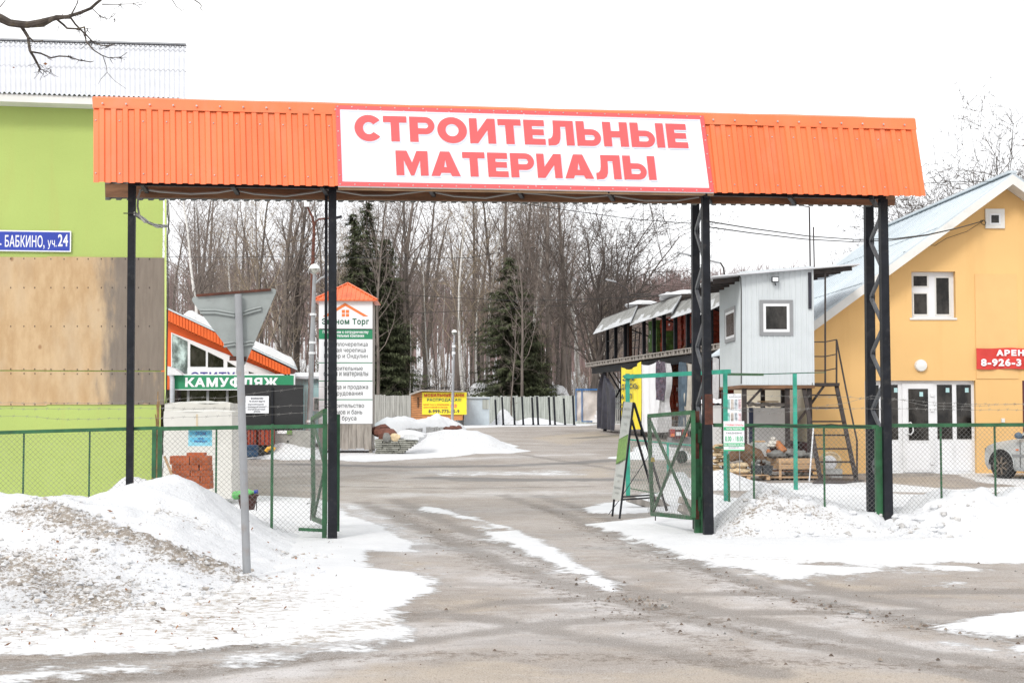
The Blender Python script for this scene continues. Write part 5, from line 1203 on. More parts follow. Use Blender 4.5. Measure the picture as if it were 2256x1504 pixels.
# stone stacks at the tower
fsg = gp(872, 1001)
fs_ = thing('flagstone_stack', fsg, 'neat low stack of thin grey-green flagstones partly under snow', 'stone stack')
mb = MB(); r = random.Random(4); Df = fsg.y
for row in range(8):
    y1 = 1001 - row * 4.3; x = 826 + r.uniform(-2, 2) + row * .2
    xe = 922 - max(0, (6 - row)) * 6 if row < 6 else 921
    while x < xe - 4:
        w = r.uniform(9, 27); x2 = min(x + w, xe); a = at(x, y1 - 3.7, Df); b = at(x2 - .8, y1, Df)
        mb.box(((a.x + b.x) / 2, Df + .35 + r.uniform(-.04, .04), (a.z + b.z) / 2), (b.x - a.x, .7, (a.z - b.z) * r.uniform(.75, 1)), M_flagstone, r.uniform(-.02, .02)); x = x2
mb.build('stacked_slabs', fs_)
mb = MB(); a = at(858, 964, Df + .4); mb.blob(a, (.38, .3, .26), M_redrock, 4, 14, 9, .35); tag(mb.build('boulder'), 'rough red-brown layered boulder behind the flagstone stack', 'boulder')
mb = MB(); a = at(838, 950, Df + 1.0); mb.blob(a, (.3, .3, .2), M_redrock, 9, 12, 8, .3); tag(mb.build('boulder'), 'dark flat boulder half hidden by the tower edge', 'boulder')
mb = MB(); mb.blob(at(851, 963, Df - .05), (.13, .05, .14), M_stonegrey, 7, 8, 6, .2); mb.blob(at(871, 963, Df + .02), (.17, .06, .12), M_goldstone, 8, 8, 6, .2); tag(mb.build('broken_slab'), 'pale broken slab pieces leaning on top of the flagstones', 'stone slab')
mb = MB(); mb.blob(at(900, 962, Df + .35), (.55, .4, .2), M_snow, 3, 14, 8, .2); tag(mb.build('snow_clump'), 'snow cap covering the flagstone stack', 'snow heap')
for i, (x0, x1, y0, y1, lb) in enumerate(((893, 930, 943, 957, 'upright grey slabs on a pallet under snow, nearer the tower'), (938, 1005, 940, 958, 'upright grey slabs on a pallet under snow, farther from the tower'))):
    mb = MB(); d = 50.0; n = int((x1 - x0) / 5)
    for k in range(n):
        a, b = at(x0 + k * 5, y0 + rng.uniform(0, 2), d), at(x0 + k * 5 + 4.4, y1, d); mb.box(((a.x + b.x) / 2, d + .4, (a.z + b.z) / 2), (b.x - a.x, .8, a.z - b.z), M_concrete_lt, rng.uniform(-.03, .03))
    tag(mb.build('slab_pallet'), lb, 'stone slabs', 'slab pallets under snow')
mb = MB()
for k in range(3): mb.blob(at(1010 - k * 12, 942 + k, 49.5), (.16, .15, .08), M_redrock, k + 30, 8, 6, .3)
tag(mb.build('broken_stone'), 'small brown stones in the snow at the end of the heap', 'stones')
# ================================================================ APRICOT HOUSE
hp = gp(2000, 1044); HF = Fr((hp.x, hp.y), 0.0); zg = hp.z
hs_ = thing('apricot_house', HF.pt(3, 5, zg), 'apricot coloured gabled house with pale tin roof and white glazed entrance', 'house')
SK = -0.035                                  # the house runs back slightly towards the left
LEN = 9.6
def hu(x, y): return HF.uz(x, y)
uw, _ = hu(1789, 900); uap, zap = hu(2211, 396); zev = hu(1789, 708)[1]; slope = (zap - zev) / (uap - uw); ur = uap + (uap - uw)
def ztop(u): return zap - 0.12 - slope * abs(u - uap)
holes = []
def hole(x0, y0, x1, y1):
    a, b = hu(x0, y0), hu(x1, y1); holes.append((a[0], b[0], b[1], a[1]))
hole(2008, 598, 2106, 702); hole(1905, 838, 2152, 1044)
mb = MB(); us = sorted(set([uw, ur, uap] + [h[0] for h in holes] + [h[1] for h in holes]))
for a, b in zip(us[:-1], us[1:]):
    zs = [(zg - .4, None)]; iv = sorted([(h[2], h[3]) for h in holes if h[0] <= a + 1e-6 and h[1] >= b - 1e-6]); lo = zg - .4
    for z0, z1 in iv:
        if z0 > lo: mb.fbox(HF, a, b, 0, .35, lo, z0, M_yellow)
        lo = z1
    mb.hexa([HF.pt(a, 0, lo), HF.pt(b, 0, lo), HF.pt(b, .35, lo), HF.pt(a, .35, lo), HF.pt(a, 0, ztop(a)), HF.pt(b, 0, ztop(b)), HF.pt(b, .35, ztop(b)), HF.pt(a, .35, ztop(a))], M_yellow)
mb.build('front_wall', hs_)
sh = lambda o: SK * o
mb = MB(); A = HF.pt(uw, .36, zg - .3); B = HF.pt(uw + sh(LEN), LEN, zg - .3)
mb.prism([A, B, HF.pt(uw + sh(LEN), LEN, zev - .1), HF.pt(uw, .36, zev - .1)], (.3, 0, 0), M_cream); mb.build('side_wall', hs_)
mb = MB(); mb.prism([HF.pt(uw - .04, .36, zg - .3), HF.pt(uw - .04 + sh(LEN), LEN, zg - .3), HF.pt(uw - .04 + sh(LEN), LEN, zg + .75), HF.pt(uw - .04, .36, zg + .75)], (.06, 0, 0), M_maroon); mb.build('plinth', hs_)
mb = MB(); mb.prism([HF.pt(ur + sh(LEN), LEN, zg), HF.pt(uw + sh(LEN), LEN, zg), HF.pt(uw + sh(LEN), LEN, zev), HF.pt(uap + sh(LEN), LEN, zap - .3), HF.pt(ur + sh(LEN), LEN, zev)], (0, .3, 0), M_cream); mb.build('back_wall', hs_)
# roof: two slopes of seamed tin with overhang
ovh = .62; ue = uw - .75
def rz(u): return zap + .06 - slope * abs(u - uap)
for sgn, nm in ((-1, 'roof_slope'), (1, 'roof_slope')):
    mb = MB(); ua_ = uap; ub_ = ue if sgn < 0 else 2 * uap - ue
    mb.hexa([HF.pt(ub_, -ovh, rz(ub_) - .04), HF.pt(ua_, -ovh, rz(ua_) - .04), HF.pt(ua_ + sh(LEN), LEN + .5, rz(ua_) - .04), HF.pt(ub_ + sh(LEN), LEN + .5, rz(ub_) - .04), HF.pt(ub_, -ovh, rz(ub_)), HF.pt(ua_, -ovh, rz(ua_)), HF.pt(ua_ + sh(LEN), LEN + .5, rz(ua_)), HF.pt(ub_ + sh(LEN), LEN + .5, rz(ub_))], M_tinroof)
    for k in range(24):
        o = -ovh + .02 + k * .42; a, b = HF.pt(ub_ + sh(o), o, rz(ub_) + .012), HF.pt(ua_ + sh(o), o, rz(ua_) + .012); mb.beam(a, b, .025, .014, M_tinroof)
    for t in (.33, .66):
        u = ua_ + (ub_ - ua_) * t; mb.beam(HF.pt(u, -ovh, rz(u) + .008), HF.pt(u + sh(LEN), LEN, rz(u) + .008), .02, .016, M_tinroof)
    mb.build(nm, hs_)
    mb = MB(); a, b = HF.pt(ub_, -ovh - .02, rz(ub_) - .16), HF.pt(ua_, -ovh - .02, rz(ua_) - .16)
    mb.prism([a - Vector((0, 0, .11)), b - Vector((0, 0, .11)), b + Vector((0, 0, .12)), a + Vector((0, 0, .12))], (0, .03, 0), M_whitetrim)
    mb.prism([a + Vector((0, .03, -.08)), b + Vector((0, .03, -.08)), b + Vector((0, ovh, -.08)), a + Vector((0, ovh, -.08))], (0, 0, .03), M_whitetrim); mb.build('verge_board', hs_)
mb = MB(); mb.beam(HF.pt(uap, -ovh, zap + .09), HF.pt(uap + sh(LEN), LEN, zap + .09), .2, .06, M_tinroof); mb.build('ridge_cap', hs_)
# windows
def winroot(u, z):
    o = bpy.data.objects.new('window', None); COL.objects.link(o); o.parent = hs_; o.location = HF.pt(u, 0, z) - hs_.location; return o
u, z = hu(2192, 503); W1 = winroot(u, z)
mb = MB(); mb.prect(HF, 2171, 460, 2214, 503, -.05, -.002, M_whitetrim); mb.build('surround', W1)
mb = MB(); mb.prect(HF, 2180, 470, 2205, 495, -.06, -.05, M_whiteframe); mb.build('frame', W1)
mb = MB(); mb.prect(HF, 2184, 474, 2201, 491, -.064, -.06, M_glass); mb.build('pane', W1)
u, z = hu(2057, 702); W2 = winroot(u, z); o = .16
def wr(x, y, off): return x, y
mb = MB()
def pr(mb, x0, y0, x1, y1, o0, o1, m):       # rectangle given in wall-plane pixels, set back by o
    a, b = hu(x0, y0), hu(x1, y1); mb.fbox(HF, a[0], b[0], o0, o1, b[1], a[1], m)
pr(mb, 2008, 598, 2106, 702, .15, .2, M_whiteframe)
pr(mb, 2004, 700, 2108, 704.5, -.03, .15, M_whitetrim); mb.build('frame', W2)
for (a, b, c2, d2) in ((2013, 604, 2050, 632), (2014, 643, 2049, 695), (2063, 608, 2100, 695)):
    mb = MB(); pr(mb, a, b, c2, d2, .14, .149, M_whitetrim); mb.build('sash', W2)
for (a, b, c2, d2) in ((2016, 607, 2046, 629), (2017, 646, 2046, 691), (2066, 611, 2095, 691)):
    mb = MB(); pr(mb, a, b, c2, d2, .135, .139, M_glass); mb.build('pane', W2)
# painted board, lamp, outlet
mb = MB(); mb.prect(HF, 2148, 603, 2244, 834, -.02, -.002, M_yellowpatch); mb.build('painted_board', hs_)
mb = MB(); q = HF.P(2028, 805, -.0); mb.lathe(q, [(.15, 0), (.15, -.05), (.13, -.09), (.06, -.11), (.01, -.115)][::1], M_opal, 24, (0, 1, 0)); mb.build('wall_lamp', hs_)
mb = MB(); mb.prect(HF, 2207, 921, 2214, 930, -.06, 0, M_whitetrim); mb.build('socket_box', hs_)
# entrance
E_ = bpy.data.objects.new('glazed_entrance', None); COL.objects.link(E_); E_.parent = hs_; u, z = hu(2028, 1044); E_.location = HF.pt(u, 0, z) - hs_.location
mb = MB(); pr(mb, 1905, 838, 2152, 1044, .12, .18, M_whiteframe); mb.build('frame', E_)
mb = MB(); pr(mb, 1990, 844, 2062, 1040, .09, .118, M_whiteframe); pr(mb, 2000, 978, 2051, 1035, .084, .09, M_signwhite); mb.build('door_leaf', E_)
for (a, b, c2, d2) in ((2003, 856, 2048, 969), (2067, 847, 2102, 967), (2110, 847, 2144, 967), (1960, 847, 1982, 968), (1910, 848, 1940, 968)):
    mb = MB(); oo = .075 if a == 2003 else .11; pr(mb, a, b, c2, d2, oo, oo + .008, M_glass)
    x = (a + c2) / 2 + (6 if a != 1960 else 5); y = b + 12; a_, b_ = hu(x - 4, y - 5), hu(x + 4, y + 5)
    if a != 1910: mb.fbox(HF, a_[0], b_[0], oo - .006, oo - .001, b_[1], a_[1], M_cyan)
    mb.build('pane', E_)
for (a, c2) in ((2068, 2102), (2109, 2145), (1958, 1983), (1910, 1940)):
    mb = MB(); pr(mb, a, 976, c2, 1037, .105, .118, M_signwhite); mb.build('lower_panel', E_)
mb = MB(); mb.path([HF.pt(hu(2000, 933)[0], .07, hu(2000, 933)[1]), HF.pt(hu(2006, 930)[0], .0, hu(2000, 930)[1]), HF.pt(hu(2011, 934)[0], -.0, hu(2000, 936)[1]), HF.pt(hu(2012, 950)[0], .0, hu(2000, 950)[1]), HF.pt(hu(2007, 957)[0], .0, hu(2000, 957)[1]), HF.pt(hu(2001, 955)[0], .07, hu(2000, 955)[1])], .018, M_whiteframe, 8)
for y in (866, 899, 1016): pr(mb, 2052, y, 2060, y + 7, .06, .09, M_whiteframe)
mb.build('handle', E_)
mb = MB(); pr(mb, 1880, 1042, 2064, 1049, -.45, .1, M_plank_grey); mb.build('threshold', E_)
mb = MB(); pr(mb, 2252, 838, 2300, 1044, -.004, .02, M_maroon); mb.build('side_door', hs_)
# red banner
rb = thing('rent_banner', HF.P(2210, 810, -.05), 'red rent banner with white capitals and phone number on the apricot house', 'banner')
u0, z1 = hu(2149, 767); u1, z0 = hu(2330, 813)
M_bred = mat('banner_red', (.62, .05, .04), .4, var=.12, scale=1.5)
def bfn(a, b): u = u0 + (u1 - u0) * a; return HF.pt(u, -.06 - .02 * math.sin(a * 17) - .012 * math.sin(a * 41 + b * 3), z0 + (z1 - z0) * b - .01 * math.sin(a * 12))
mb = MB(); mb.grid(60, 4, bfn, M_bred); mb.grid(60, 4, lambda a, b: bfn(1 - a, b) + Vector((0, .006, 0)), M_bred); mb.build('cloth', rb)
def tmap(x0, x1, y0, y1):
    return lambda a, b: HF.pt(hu(x0 + (x1 - x0) * a, 790)[0], -.10, hu(2200, y1 + (y0 - y1) * b)[1])
mb = MB(); mb.text('АРЕНДА', tmap(2192, 2290, 770.5, 786.5), M_signwhite, .06); mb.text('8-926-31', tmap(2158, 2258, 790, 807), M_signwhite, .05); mb.build('lettering', rb)
# wires from the house
mb = MB(); a = HF.P(2166, 487, -.1)
for k, (x, y, d) in enumerate(((1640, 505, 20), (1500, 515, 22))):
    b = at(1955, 496 + k * 3, 28) if k == 0 else at(1955, 500, 29)
    c2 = at(1560, 488 + 12 * k, 20 + k); mb.path([a] + [a.lerp(c2, t) - Vector((0, 0, .35 * math.sin(PI * t))) for t in (.15, .3, .45, .6, .75, .9)] + [c2], .012, M_blackcable, 4)
mb.path([HF.P(x, y, -.08) for x, y in ((2166, 487), (2130, 510), (2085, 525), (2060, 541), (2040, 538), (2010, 548))] + [HF.P(1990, 556, -.62)], .008, M_blackcable, 4)
mb.path([HF.P(x, y, -.1) for x, y in ((2160, 486), (2168, 485), (2172, 490), (2170, 496), (2164, 494), (2160, 487))], .01, M_blackcable, 5)
tag(mb.build('service_cable'), 'black service cables running from the small gable window to the gateway', 'cable')

# ================================================================ SILVER CAR
def make_car():
    a = R(61); fwd = Vector((-math.cos(a), math.sin(a), 0)); lft = Vector((-math.sin(a), -math.cos(a), 0))
    wc = at(2211, 1021, 32.3); gzc = GZ(wc.x, wc.y); O = wc - fwd * 1.33 - lft * .78; O.z = gzc
    car = thing('parked_car', O, 'dirty silver sedan parked by the apricot house, front half in view', 'car')
    L = lambda x, y, z: O + fwd * x + lft * y + Vector((0, 0, z))
    st = [(2.08, .40, .52, .66, .46), (2.03, .24, .60, .70, .62), (1.88, .20, .66, .76, .76), (1.6, .2, .72, .84, .83), (1.0, .2, .82, .93, .855), (.6, .2, .86, .955, .86), (0, .2, .88, .96, .865), (-.9, .2, .90, .98, .865), (-1.6, .2, .90, 1.0, .85), (-2.05, .24, .86, .98, .80), (-2.2, .38, .78, .9, .66)]
    mb = MB(); ring = []
    for x, zl, zm, zh, w in st:
        pts = [(w * .88, zl), (w * .98, zl + .10), (w, (zl + zm) / 2), (w * .985, zm), (w * .9, zh - .02), (w * .6, zh + .012)]
        ring.append([L(x, y, z) for y, z in pts] + [L(x, 0, zh + .025)] + [L(x, -y, z) for y, z in pts[::-1]])
    n = len(ring[0]); vs = [p for r_ in ring for p in r_]
    mb.add(vs, [(i * n + j, (i + 1) * n + j, (i + 1) * n + j + 1, i * n + j + 1) for i in range(len(ring) - 1) for j in range(n - 1)] + [tuple(range(n))[::-1], tuple((len(ring) - 1) * n + j for j in range(n))], M_silver, True)
    mb.build('body', car)
    top = [(.98, .93, .68), (.25, 1.36, .57), (-.3, 1.42, .56), (-.9, 1.40, .55), (-1.65, .98, .64)]
    mb = MB(); vs = []
    for x, z, w in top: vs += [L(x, w, z), L(x, -w, z)]
    mb.add(vs, [(2 * i, 2 * i + 1, 2 * i + 3, 2 * i + 2) for i in (1, 2)], M_silver, True)
    base = [(.98, .93), (.5, .955), (-.3, .97), (-.9, .98), (-1.65, .98)]
    for s in (1, -1):
        for p, q in ((L(.98, .69 * s, .94), L(.25, .575 * s, 1.37)), (L(.25, .575 * s, 1.37), L(-.9, .555 * s, 1.41)), (L(-.9, .555 * s, 1.41), L(-1.65, .65 * s, .99)), (L(-.25, .72 * s, .96), L(-.3, .575 * s, 1.40))): mb.beam(p, q, .07, .05, M_silver)
    mb.build('roof', car)
    mb = MB(); mb.poly([vs[0], vs[1], vs[3], vs[2]], M_glass); mb.build('windscreen', car)
    mb = MB(); mb.poly([vs[6], vs[7], vs[9], vs[8]], M_glass); mb.build('rear_window', car)
    for s in (1, -1):
        mb = MB(); mb.poly([L(.95, .72 * s, .945), L(.24, .58 * s, 1.35), L(-.9, .565 * s, 1.39), L(-1.6, .70 * s, .985)], M_glass); mb.build('side_window', car)
        for xw in (1.33, -1.3):
            mb = MB(); c2 = L(xw, .775 * s, .31)
            w = bpy.data.objects.new('wheel', None); COL.objects.link(w); w.parent = car; w.location = c2 - car.location
            mb.lathe(c2 - lft * s * .11, [(.2, 0), (.305, .01), (.315, .05), (.315, .17), (.30, .2), (.21, .205)], M_rubber, 28, lft * s); mb.build('tyre', w)
            mb = MB(); mb.lathe(c2 - lft * s * .1, [(.21, .0), (.21, .2), (.19, .19), (.06, .175), (.05, .19), (.01, .19)], M_alloy, 24, lft * s)
            for k in range(7):
                t = 2 * PI * k / 7; dd = fwd * math.cos(t) + Vector((0, 0, 1)) * math.sin(t); mb.beam(c2 + lft * s * .105 + dd * .05, c2 + lft * s * .105 + dd * .19, .04, .02, M_alloy, lft)
            mb.build('rim', w)
            mb = MB(); ar = []
            for k in range(13): t = PI * k / 12; ar.append((math.cos(t), math.sin(t)))
            pts = [L(xw + .37 * c_, .866 * s, .33 + .36 * s_) for c_, s_ in ar]; mb.prism(pts[::1 if s > 0 else -1], -lft * s * .012, M_rubber)
            mb.path([L(xw + .375 * c_, .868 * s, .33 + .365 * s_) for c_, s_ in ar], .014, M_silver, 6); mb.build('wheel_arch', car)
        mb = MB(); mb.blob(L(.72, .98 * s, 1.0), (.09, .09, .075), mat('blue_grey_plastic', (.09, .14, .2), .3), 2, 10, 7, .05); mb.beam(L(.72, .83 * s, .95), L(.72, .95 * s, .98), .05, .04, M_rubber); mb.build('mirror', car)
        mb = MB(); mb.beam(L(1.93, .70 * s, .64), L(2.06, .50 * s, .62), .02, .11, M_lampglobe); mb.build('headlight', car)
        mb = MB()
        for x in (.78, -.25, -1.15): mb.beam(L(x, .868 * s, .28), L(x, .862 * s, .9), .012, .006, M_rubber)
        mb.beam(L(1.0, .872 * s, .55), L(-1.0, .872 * s, .55), .015, .05, M_greytrim); mb.box(L(.0, .87 * s, .78), (.16, .05, .03), M_greytrim, -a); mb.box(L(.86, .87 * s, .68), (.06, .03, .03), M_orangeink, -a); mb.build('door_seam', car)
    mb = MB(); mb.beam(L(2.095, -.35, .42), L(2.095, .35, .42), .02, .12, M_signwhite); mb.build('number_plate', car)
make_car()

# ================================================================ GUARD BOOTH ON STILTS
bp = gp(1640, 1056); YB = bp.y; BF = Fr((at(1711, 848, YB).x, YB), 0.0); zb0 = bp.z
bt = thing('guard_booth', BF.pt(0, 1.5, zb0), 'pale blue metal clad booth on black stilts with grey framed windows', 'booth')
uL, zf = BF.uz(1634, 848); uR, ztL = BF.uz(1790, 590); ztR = BF.uz(1788, 586)[1]; zL = BF.uz(1634, 598)[1]; DP = 3.3
mb = MB()
mb.hexa([BF.pt(uL, 0, zf), BF.pt(uR, 0, zf), BF.pt(uR, DP, zf), BF.pt(uL, DP, zf), BF.pt(uL, 0, zL), BF.pt(uR, 0, ztR), BF.pt(uR, DP, ztR), BF.pt(uL, DP, zL)], M_siding)
k = 13
for i in range(k + 1):
    u = uL + (uR - uL) * i / k; z = zL + (ztR - zL) * i / k
    mb.hexa([BF.pt(u - .016, -.014, zf + .002), BF.pt(u + .016, -.014, zf + .002), BF.pt(u + .022, 0, zf + .002), BF.pt(u - .022, 0, zf + .002), BF.pt(u - .016, -.014, z), BF.pt(u + .016, -.014, z), BF.pt(u + .022, 0, z), BF.pt(u - .022, 0, z)], M_siding)
for i in range(24):
    o = (i + .5) * DP / 24; mb.fbox(BF, uL - .016, uL, o - .018, o + .018, zf + .002, zL - .002, M_siding)
mb.build('cabin_shell', bt)
mb = MB(); mb.fbox(BF, uL - .02, uR + .02, -.03, DP + .02, zf - .07, zf - .003, M_plank); mb.build('floor_edge', bt)
rl, rr = BF.uz(1570, 607, -.35), BF.uz(1902, 577, -.35)
def rzz(u): return rl[1] + (rr[1] - rl[1]) * (u - rl[0]) / (rr[0] - rl[0])
mb = MB(); a, b = rl[0], rr[0]
mb.hexa([BF.pt(a, -.35, rzz(a) - .03), BF.pt(b, -.05, rzz(b) - .03), BF.pt(b, DP + .4, rzz(b) - .03), BF.pt(a, DP + .4, rzz(a) - .03), BF.pt(a, -.35, rzz(a)), BF.pt(b, -.05, rzz(b)), BF.pt(b, DP + .4, rzz(b)), BF.pt(a, DP + .4, rzz(a))], M_slate); mb.build('roof', bt)
for o in (.15, .9, 1.7, 2.5, 3.3):
    mb = MB(); mb.beam(BF.pt(a + .08, o, rzz(a) - .09), BF.pt(b - .1 - .12 * (o + .2), o, rzz(b) - .09), .05, .11, M_brownsteel); mb.build('rafter', bt)
def bwin(side):
    o = bpy.data.objects.new('window', None); COL.objects.link(o); o.parent = bt
    if side:
        fr = Fr((BF.pt(uL, 0, 0).x, BF.pt(uL, 0, 0).y), -PI / 2)       # n points to +X
        x0, y0, x1, y1 = 1599, 664, 1622, 743
    else: fr = BF; x0, y0, x1, y1 = 1673, 661, 1747, 739
    u0, z1 = fr.uz(x0, y0, 0); u1, z0 = fr.uz(x1, y1, 0)
    if side: z1 = BF.uz(1673, 668)[1]; z0 = z1 - (BF.uz(1673, 661)[1] - BF.uz(1673, 739)[1])
    o.location = fr.pt((u0 + u1) / 2, 0, z0) - bt.location; w, h = u1 - u0, z1 - z0; t = .08
    mb = MB()
    for (a, b, c2, d) in ((0, w, h - t, h), (0, w, 0, t), (0, t, t, h - t), (w - t, w, t, h - t)): mb.fbox(fr, u0 + a, u0 + b, -.035, -.001 if not side else -.017, z0 + c2, z0 + d, M_greytrim)
    mb.build('trim', o); mb = MB(); t2 = .14
    for (a, b, c2, d) in ((t, w - t, h - t2, h - t), (t, w - t, t, t2), (t, t2, t2, h - t2), (w - t2, w - t, t2, h - t2)): mb.fbox(fr, u0 + a, u0 + b, -.03, -.001, z0 + c2, z0 + d, M_whiteframe)
    mb.build('frame', o); mb = MB(); mb.fbox(fr, u0 + t2, u1 - t2, -.02, -.0165, z0 + t2, z1 - t2, M_glass); mb.build('pane', o)
bwin(False); bwin(True)
fl = bpy.data.objects.new('floodlight', None); COL.objects.link(fl); fl.parent = bt; fl.location = BF.P(1709, 616, -.15) - bt.location
mb = MB(); mb.prect(BF, 1701, 609, 1716, 621, -.18, -.08, M_darkgrey); mb.beam(BF.P(1707, 621, -.1), BF.P(1709, 628, 0), .02, .02, M_darkgrey); mb.build('housing', fl)
mb = MB(); mb.prect(BF, 1702.5, 611, 1714.5, 619.5, -.185, -.18, M_signwhite); mb.build('lens', fl)
mb = MB(); mb.path([BF.P(x, y, -.03) for x, y in ((1625, 604), (1632, 612), (1633, 640), (1633, 845))], .012, M_blackcable, 5); mb.build('corner_cable', bt)
for px, o in ((1641, 0.05), (1736, .05), (1785, .05), (1641, DP - .1), (1736, DP - .1), (1785, DP - .1)):
    u, _ = BF.uz(px, 950, .05); mb = MB(); mb.fbox(BF, u - .05, u + .05, o, o + .1, zb0 - .1, zf - .07, M_brownsteel); mb.build('leg', bt)
for (p, q) in (((1646, 890), (1683, 850)), ((1757, 930), (1815, 850))):
    mb = MB(); mb.beam(BF.P(p[0], p[1], .1), BF.P(q[0], q[1], .1), .05, .05, M_brownsteel); mb.build('brace', bt)
mb = MB(); mb.prect(BF, 1789, 843, 1850, 850, .0, 1.1, M_brownsteel); mb.build('landing', bt)
mb = MB()
for x, y0, y1 in ((1818, 600, 845), (1843, 748, 845)): mb.beam(BF.P(x, y0, .05), BF.P(x, y1, .05), .035, .035, M_brownsteel)
for y0, y1 in ((753, 748), (785, 780), (816, 811)): mb.beam(BF.P(1791, y0, .06), BF.P(1818, y0, .05), .03, .025, M_brownsteel); mb.beam(BF.P(1818, y0, .05), BF.P(1843, y1, .05), .03, .025, M_brownsteel)
mb.build('railing', bt)
sr = thing('steel_stairs', at(1848, 1060, 31.0), 'steep open steel stairs with handrail leading up to the booth', 'stairs')
sr.location.z = GZ(6, 31); dT, dB = YB + .1, YB - 1.15
def spn(x, y): t = (y - 850) / (1058 - 850); return at(x, y, dT + (dB - dT) * t)
mb = MB(); mb.beam(spn(1770, 850), spn(1809, 1062), .05, .09, M_brownsteel, (1, 0, 0)); mb.build('stringer', sr)
mb = MB(); mb.beam(spn(1843, 850), spn(1887, 1060), .05, .09, M_brownsteel, (1, 0, 0)); mb.build('stringer', sr)
for i, y in enumerate((870, 898, 928, 958, 988, 1017, 1046)):
    t = (y - 850) / 210; mb = MB(); mb.beam(spn(1772 + 38 * t, y), spn(1845 + 42 * t, y), .16, .035, M_brownsteel); mb.build('tread', sr)
mb = MB(); mb.path([spn(1843, 748) * 1, at(1864, 858, dT - .5), at(1888, 970, dB + .1)], .02, M_brownsteel, 6); mb.beam(at(1888, 970, dB + .1), at(1888, 1058, dB), .035, .035, M_brownsteel); mb.build('handrail', sr)
sr2 = MB(); sr2.beam(at(1783, 456, YB + .4), at(1785, 590, YB + .4), .03, .03, M_brownsteel); sr2.beam(at(1783, 456, YB + .4), at(1770, 454, YB + .4), .02, .02, M_brownsteel); sr2.beam(at(1792, 500, YB + .6), at(1794, 590, YB + .6), .025, .025, M_brownsteel)
tag(sr2.build('antenna_mast'), 'thin steel mast rising behind the booth roof', 'mast')
mb = MB(); mb.prect(BF, 1781, 600, 1788, 680, -.05, -.016, M_blacktarp); tag(mb.build('folded_tarp'), 'dark folded tarp strip hanging at the booth corner', 'tarp')

# ================================================================ TWO STOREY OPEN STORE
SH = Fr((4.15, 73.0), math.atan2(-20.5, 3.19))
st_ = thing('storage_shed', SH.pt(12, 3, .6), 'two storey open steel storage shed with slate awnings and pallet deck', 'shed')
SUN_ = 30.0
def su(x, y=800): return SH.uz(x, y)[0]
zgS = .45
mb = MB(); mb.fbox(SH, 0, SUN_, -.05, .12, 3.42, 3.72, M_black_steel); mb.fbox(SH, 0, SUN_, .12, 5.5, 3.62, 3.72, M_plank); mb.build('deck_frame', st_)
mb = MB(); u = -.2
while u < SUN_:
    L_ = 1.15; mb.fbox(SH, u, u + L_, -.35, .9, 3.93, 3.97, M_plank_grey); mb.fbox(SH, u, u + L_, -.35, .9, 3.76, 3.79, M_plank_grey)
    for k in (.0, .5, .93): mb.fbox(SH, u + k * (L_ - .12), u + k * (L_ - .12) + .12, -.33, .9, 3.79, 3.93, M_plank_grey)
    u += L_ + .06
mb.build('pallet_deck', st_)
upx = (1333, 1351, 1372, 1413, 1435, 1457, 1482, 1509, 1535, 1560)
for px in upx:
    u = su(px, 750); mb = MB(); mb.fbox(SH, u - .07, u + .07, .05, .19, 3.97, 6.0, M_black_steel); mb.build('post', st_)
mb = MB(); u = su(1366, 750); mb.fbox(SH, u - .14, u + .14, .3, .55, 3.97, 5.9, M_rust); mb.build('wooden_post', st_)
for px in (1329, 1367, 1411, 1452, 1500, 1575):
    u = su(px, 870); mb = MB(); mb.fbox(SH, u - .08, u + .08, .0, .16, .2, 3.42, M_black_steel); mb.build('post', st_)
def sbrace(a, b, w=.06):
    mb = MB(); mb.beam(a, b, w, w, M_black_steel); mb.build('brace', st_)
for px in (1333, 1372, 1413, 1457, 1509):
    u = su(px, 750); sbrace(SH.pt(u, .3, 5.9), SH.pt(u, 4.5, 4.4))
u = su(1333); mb = MB(); mb.beam(SH.pt(u, .1, 4.95), SH.pt(su(1352), .1, 4.95), .03, .03, M_black_steel); mb.build('guard_rail', st_)
sbrace(SH.pt(u, .2, 3.4), SH.pt(u + 2, .2, 2.6)); sbrace(SH.pt(u + 4.5, .2, 3.4), SH.pt(u + 1.5, .2, 2.2)); sbrace(SH.pt(u + .5, .3, 3.4), SH.pt(u + 4.6, .3, 1.9), .05)
mb = MB(); mb.fbox(SH, 2.5, SUN_, 5.5, 5.6, .3, 6.8, M_grey_sheet)
for k in range(60): mb.fbox(SH, 2.6 + k * .45, 2.7 + k * .45, 5.46, 5.5, .3, 6.7, M_grey_sheet)
mb.build('back_wall', st_)
mb = MB(); mb.beam(SH.pt(3, 5.2, 5.0), SH.pt(14, 5.2, 5.0), .3, .2, M_rust); mb.build('inner_rail', st_)
